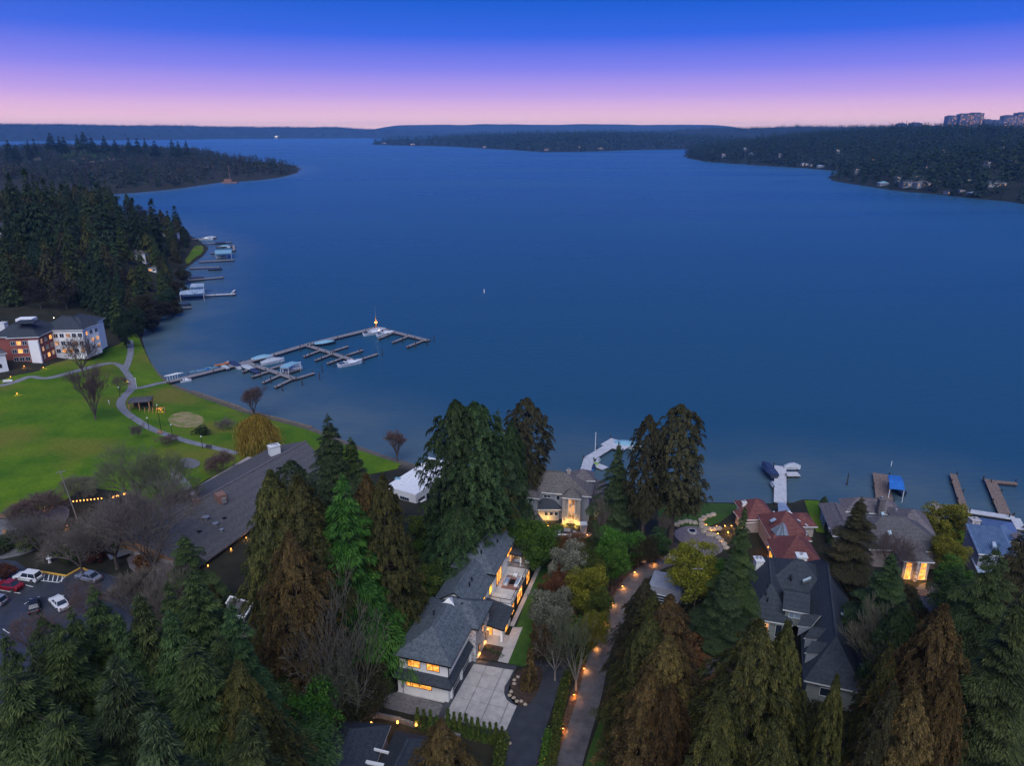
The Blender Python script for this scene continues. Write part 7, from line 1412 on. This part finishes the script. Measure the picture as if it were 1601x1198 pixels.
t = thing('stone_wall', 'low pale stone wall along the side lane under the cedars', 'wall', tuple(G(1060, 1180))); cw = [G(x, y, .55) for x, y in [(1072, 1095), (1068, 1115), (1063, 1145), (1059, 1175), (1055, 1210)]]; mb = MB()
for a, b in zip(cw, cw[1:]): mb.bar(a, b, .5, .9)
mb.build('wall', M['stone'], t)
t = thing('garden_wall', 'curved grey retaining wall between the gravel bed and the lower dark house', 'wall', tuple(G(600, 1130))); cw = [G(x, y, .7) for x, y in [(560, 1128), (590, 1122), (620, 1128), (650, 1138), (685, 1146), (720, 1156)]]; mb = MB()
for a, b in zip(cw, cw[1:]): mb.bar(a, b, .45, .9)
mb.build('wall', M['gravel'], t)
# ------------------------------------------------------------------ smoke
sm = bpy.data.materials.new('chimney smoke'); sm.use_nodes = True; n, l = sm.node_tree.nodes, sm.node_tree.links; n.clear(); so = n.new('ShaderNodeOutputMaterial'); sv = n.new('ShaderNodeVolumePrincipled'); sv.inputs['Color'].default_value = (.95, .95, 1, 1)
nt = n.new('ShaderNodeTexNoise'); nt.inputs['Scale'].default_value = .9; nt.inputs['Detail'].default_value = 4; tcx = n.new('ShaderNodeTexCoord'); l.new(tcx.outputs['Object'], nt.inputs[0]); mr = n.new('ShaderNodeMapRange'); mr.inputs[1].default_value = .46; mr.inputs[2].default_value = .74; mr.inputs[3].default_value = 0; mr.inputs[4].default_value = 1.7; l.new(nt.outputs[0], mr.inputs[0]); l.new(mr.outputs[0], sv.inputs['Density']); l.new(sv.outputs[0], so.inputs['Volume'])
end = at(266, 733, smk.z + 4.5); bm = bmesh.new(); 
mb = MB(); ring = []
for i in range(13):
    f = i / 12; c = smk.lerp(end, f) + Vector((sin(f * 9) * .25 * f, 0, sin(f * 6) * .3)); r = (.3 + f * 1.9) * (1.02 - f ** 5) + .16 * sin(i * 2.1) * (1 - f); ring.append((c, r))
ax = (end - smk).normalized(); uu = ax.orthogonal().normalized(); vv = ax.cross(uu); V = []
for c, r in ring: V += [c + uu * cos(2 * pi * j / 10) * r + vv * sin(2 * pi * j / 10) * r for j in range(10)]
F = [(i * 10 + j, i * 10 + (j + 1) % 10, (i + 1) * 10 + (j + 1) % 10, (i + 1) * 10 + j) for i in range(12) for j in range(10)] + [tuple(range(9, -1, -1)), tuple(range(120, 130))]
mb.add(V, F); so_ = mb.build('smoke_plume', [sm]); props(so_, kind='stuff')
# ------------------------------------------------------------------ far buildings
def far_house(px, w, h, roof, label, group, lit=True, hf=None, wall='grey_wall', d=None, lm='lit', dz=0):
    if hf is None: p = G(*px)
    else:
        z = 5.0
        for _ in range(14): q = at(px[0], px[1], z); z = .6 * z + .4 * float(hf(np.array([[q.x, q.y]]))[0])
        p = at(px[0], px[1], z)
    s = depth_of(p.x, p.y, p.z) / F_PX; W = w * s; Hh = h * s; Dd = d or max(6, W * .7); Hs = House('far_house', label, p, group=group)
    B = Hs.block((p.x - W / 2, p.y), (1, .06), W, Dd, p.z - 8, p.z + Hh * .68 + dz, wall, roof, rise=Hh * .35, over=.4)
    k = max(2, int(W / 4))
    for i in range(k): Hs.win(B, 'f', (i + .5) * B.w / k - .8, p.z + Hh * .2 + dz, 1.6, Hh * .3, (lm if lit and (i % 2 == 0) else None), 1, 'trim')
    return Hs
fgL = 'houses in the wooded left slope'
for c, w, h, rf, lb_, lt in [((172, 374), 22, 12, 'roof_grey', 'pale roofed house under the silhouetted conifers', False), ((214, 408), 26, 16, 'roof_tile2', 'grey house with a lit gable near the left shore', True), ((2, 372), 24, 22, 'roof_dark', 'white house at the left picture edge above the slope', False), ((238, 425), 12, 8, 'roof_grey', 'small house with a lit porch near the lawn on the left shore', True),
                          ((182, 370), 20, 9, 'membrane', 'house with a pale flat roof glimpsed between conifers', False), ((262, 372), 24, 8, 'roof_grey', 'low house at the waterline beside the lone conifer', False)]: far_house(c, w, h, rf, lb_, None, lt, wall='white')
drape('shore_lawn_west', [(288, 408), (296, 398), (305, 384), (318, 384), (318, 396), (303, 404), (294, 414)], M['lawn'], .2, 1, 5); drape('shore_lawn_west_lower', [(276, 432), (282, 420), (290, 422), (284, 436)], M['lawn'], .2, 1, 5)
for i, (c, w, h) in enumerate([((1110, 239), 9, 4), ((1166, 236), 10, 5), ((1176, 243), 9, 4), ((1200, 210), 8, 5), ((1257, 226), 9, 6), ((1259, 259), 10, 4), ((1283, 262), 9, 4), ((1270, 260), 6, 3)]): far_house(c, w, h, 'membrane', ['shore house left of centre on the eastern hill point', 'left of two pale houses on the eastern shore', 'right of two pale houses on the eastern shore', 'high pale house near the eastern ridge', 'pinkish house halfway up the eastern hill', 'left lit shore house before the dark headland', 'right lit shore house before the dark headland', 'tiny lit boathouse before the dark headland'][i], None, i % 2 == 1, hf=landR[1])
for i, (c, w, h, rf, dd) in enumerate([((1383, 290), 15, 6, 'canvas_teal', 10), ((1424, 292), 24, 10, 'roof_dark', 14), ((1445, 293), 22, 10, 'roof_brown', 14), ((1487, 304), 12, 6, 'roof_dark', 10), ((1560, 292), 30, 9, 'roof_dark', 16), ((1505, 300), 9, 4, 'roof_grey', 9), ((1526, 305), 18, 5, 'membrane', 9), ((1451, 263), 8, 3, 'roof_dark', 8), ((1590, 254), 10, 4, 'roof_dark', 9), ((1435, 277), 5, 3, 'roof_dark', 7), ((1516, 283), 6, 3, 'roof_dark', 7)]):
    far_house(c, w, h, rf, ['pale blue roofed boathouse on the far right shore', 'left big villa on the far right shore', 'right big villa on the far right shore', 'orange lit house on the far right waterline', 'wide dim villa at the far right above the shore', 'small lit house right of the orange lit one', 'white boathouse near the right edge of the far shore', 'orange lit house high in the right woods', 'orange lit house at the right picture edge in the woods', 'tiny lit cabin above the two villas', 'tiny lit cabin above the white boathouse'][i], None, i not in (0, 6), hf=landR[1], d=dd, lm='lit' if i in (3, 7, 8, 9, 10) else 'lit_soft')
for i, (c, w, h) in enumerate([((758, 231), 5, 3.5), ((855, 235.5), 8, 4), ((872, 234), 8, 3), ((905, 231), 6, 3), ((600, 225), 8, 3), ((645, 227), 7, 3), ((850, 217), 4, 3), ((940, 233), 9, 3)]): far_house(c, w, h, 'roof_grey', 'small house with lights on the shore of the wooded point', 'houses on the wooded point', i != 4, hf=landA[1], d=18)
for i, (c, w, h) in enumerate([((112, 252), 10, 3), ((60, 250), 14, 4), ((128, 250), 12, 4), ((176, 250), 12, 3), ((160, 252), 10, 4), ((12, 268), 12, 4), ((40, 256), 12, 4), ((315, 262), 14, 2), ((70, 262), 16, 4), ((146, 254), 14, 3), ((330, 262), 10, 2)]): far_house(c, w, h, 'roof_grey', 'low building with lights among the peninsula trees', 'buildings on the peninsula', i not in (4, 8), d=14, lm='bulb' if i == 0 else 'lit')
for i, (c, w, h) in enumerate([((343, 211), 3, 3), ((347, 210), 3, 4), ((336, 213), 6, 2), ((432, 214), 5, 2), ((620, 205), 3, 3)]): far_house(c, w, h, 'membrane', 'white lit building on the distant western shore', 'lit buildings on the western shore', True, hf=landW[1], d=40, lm='bulb_white')
t = thing('pile_driver', 'brown construction barge with a mast at the peninsula shore', 'barge', tuple(at(360, 286, 0))); p = at(360, 286, 0); mb = MB(); mb.box((p.x, p.y, 1), (28, 10, 2.4)); mb.box((p.x - 3, p.y, 4.5), (14, 7, 5)); mb.build('hull', M['rust'], t); mb = MB(); mb.tube((p.x, p.y, 2), (p.x, p.y, 32), .6, .4); mb.build('mast', M['rust'], t)
for i, (c, w, h) in enumerate([((1340, 272), 6, 3), ((1365, 255), 5, 3), ((1220, 246), 6, 3), ((1150, 225), 5, 3), ((1475, 240), 6, 3), ((1545, 262), 6, 3), ((1405, 285), 6, 3), ((1570, 235), 5, 3), ((1310, 240), 5, 3), ((1132, 246), 6, 3)]): far_house(c, w, h, 'roof_dark', 'small house glimpsed among the trees of the eastern hill', 'small houses in the eastern woods', True, hf=landR[1], d=9, dz=7)
drape('peninsula_field', [(88, 245), (110, 240), (150, 238), (183, 241), (186, 248), (150, 250), (110, 251)], M['lawn_dark'], 2.0, 1, 30)
# towers on the eastern skyline
bmat = mat('tower glass facade', (.05, .06, .10), .4, (.09, .10, .15), .02)
gm = bpy.data.materials.new('tower lit floors'); gm.use_nodes = True; n, l = gm.node_tree.nodes, gm.node_tree.links; b = n['Principled BSDF']; b.inputs['Base Color'].default_value = (.06, .07, .11, 1); b.inputs['Roughness'].default_value = .4
for i, (x0, x1, yt, lt) in enumerate([(1479, 1493, 181, 1), (1497, 1514, 178, 1), (1512, 1534, 176.5, 2), (1536, 1550, 187, 0), (1552, 1566, 188, 0), (1566, 1586, 180.5, 2), (1586, 1612, 176, 1), (1404, 1416, 193, 0), (1424, 1440, 192, 0)]):
    Y = 5200.0; x = lambda px: (px - 800.5) / F_PX * (Y * cos(PITCH) + 0); v = (yt - 599) / F_PX; top = CAM_H - (sin(PITCH) + v * cos(PITCH)) * Y / (cos(PITCH) - v * sin(PITCH)); top = min(top, 230)
    X0, X1 = x(x0), x(x1); lab = ['squat lit tower, leftmost of the main cluster', 'tall tower with lit bands left of the widest tower', 'widest tower of the cluster with glowing windows', 'low dark tower behind the tree line', 'dark stepped tower left of the gold lit one', 'tower with a column of gold lit windows', 'tallest tower at the right picture edge', 'low block on the ridge left of the cluster', 'second low block on the ridge left of the cluster'][i]
    t = thing('office_tower', lab, 'tower', ((X0 + X1) / 2, Y, 60)); mb = MB(); mb.box(((X0 + X1) / 2, Y + 25, (top + 55) / 2), (X1 - X0, 50, top - 55)); mb.build('facade', bmat, t); mb = MB(); mb.box(((X0 + X1) / 2, Y + 25, top + 2), ((X1 - X0) * .6, 30, 5)); mb.build('roof_plant', bmat, t)
    if lt:
        g = random.Random(i); nfl = int((top - 95) / 9)
        for f in range(nfl):
            for k2 in range(max(2, int((X1 - X0) / 12))):
                if g.random() < (.45 if lt == 1 else .6):
                    xx = X0 + 5 + (k2 + .5) * (X1 - X0 - 10) / max(2, int((X1 - X0) / 12)); q = MB(); q.box((xx, Y - .4, top - 8 - f * 9), (g.uniform(4, 8), .8, 3.2)); q.build('window', M['lit_soft' if g.random() < .7 else 'lit'], t)
# two gulls over the lake by the massive tree
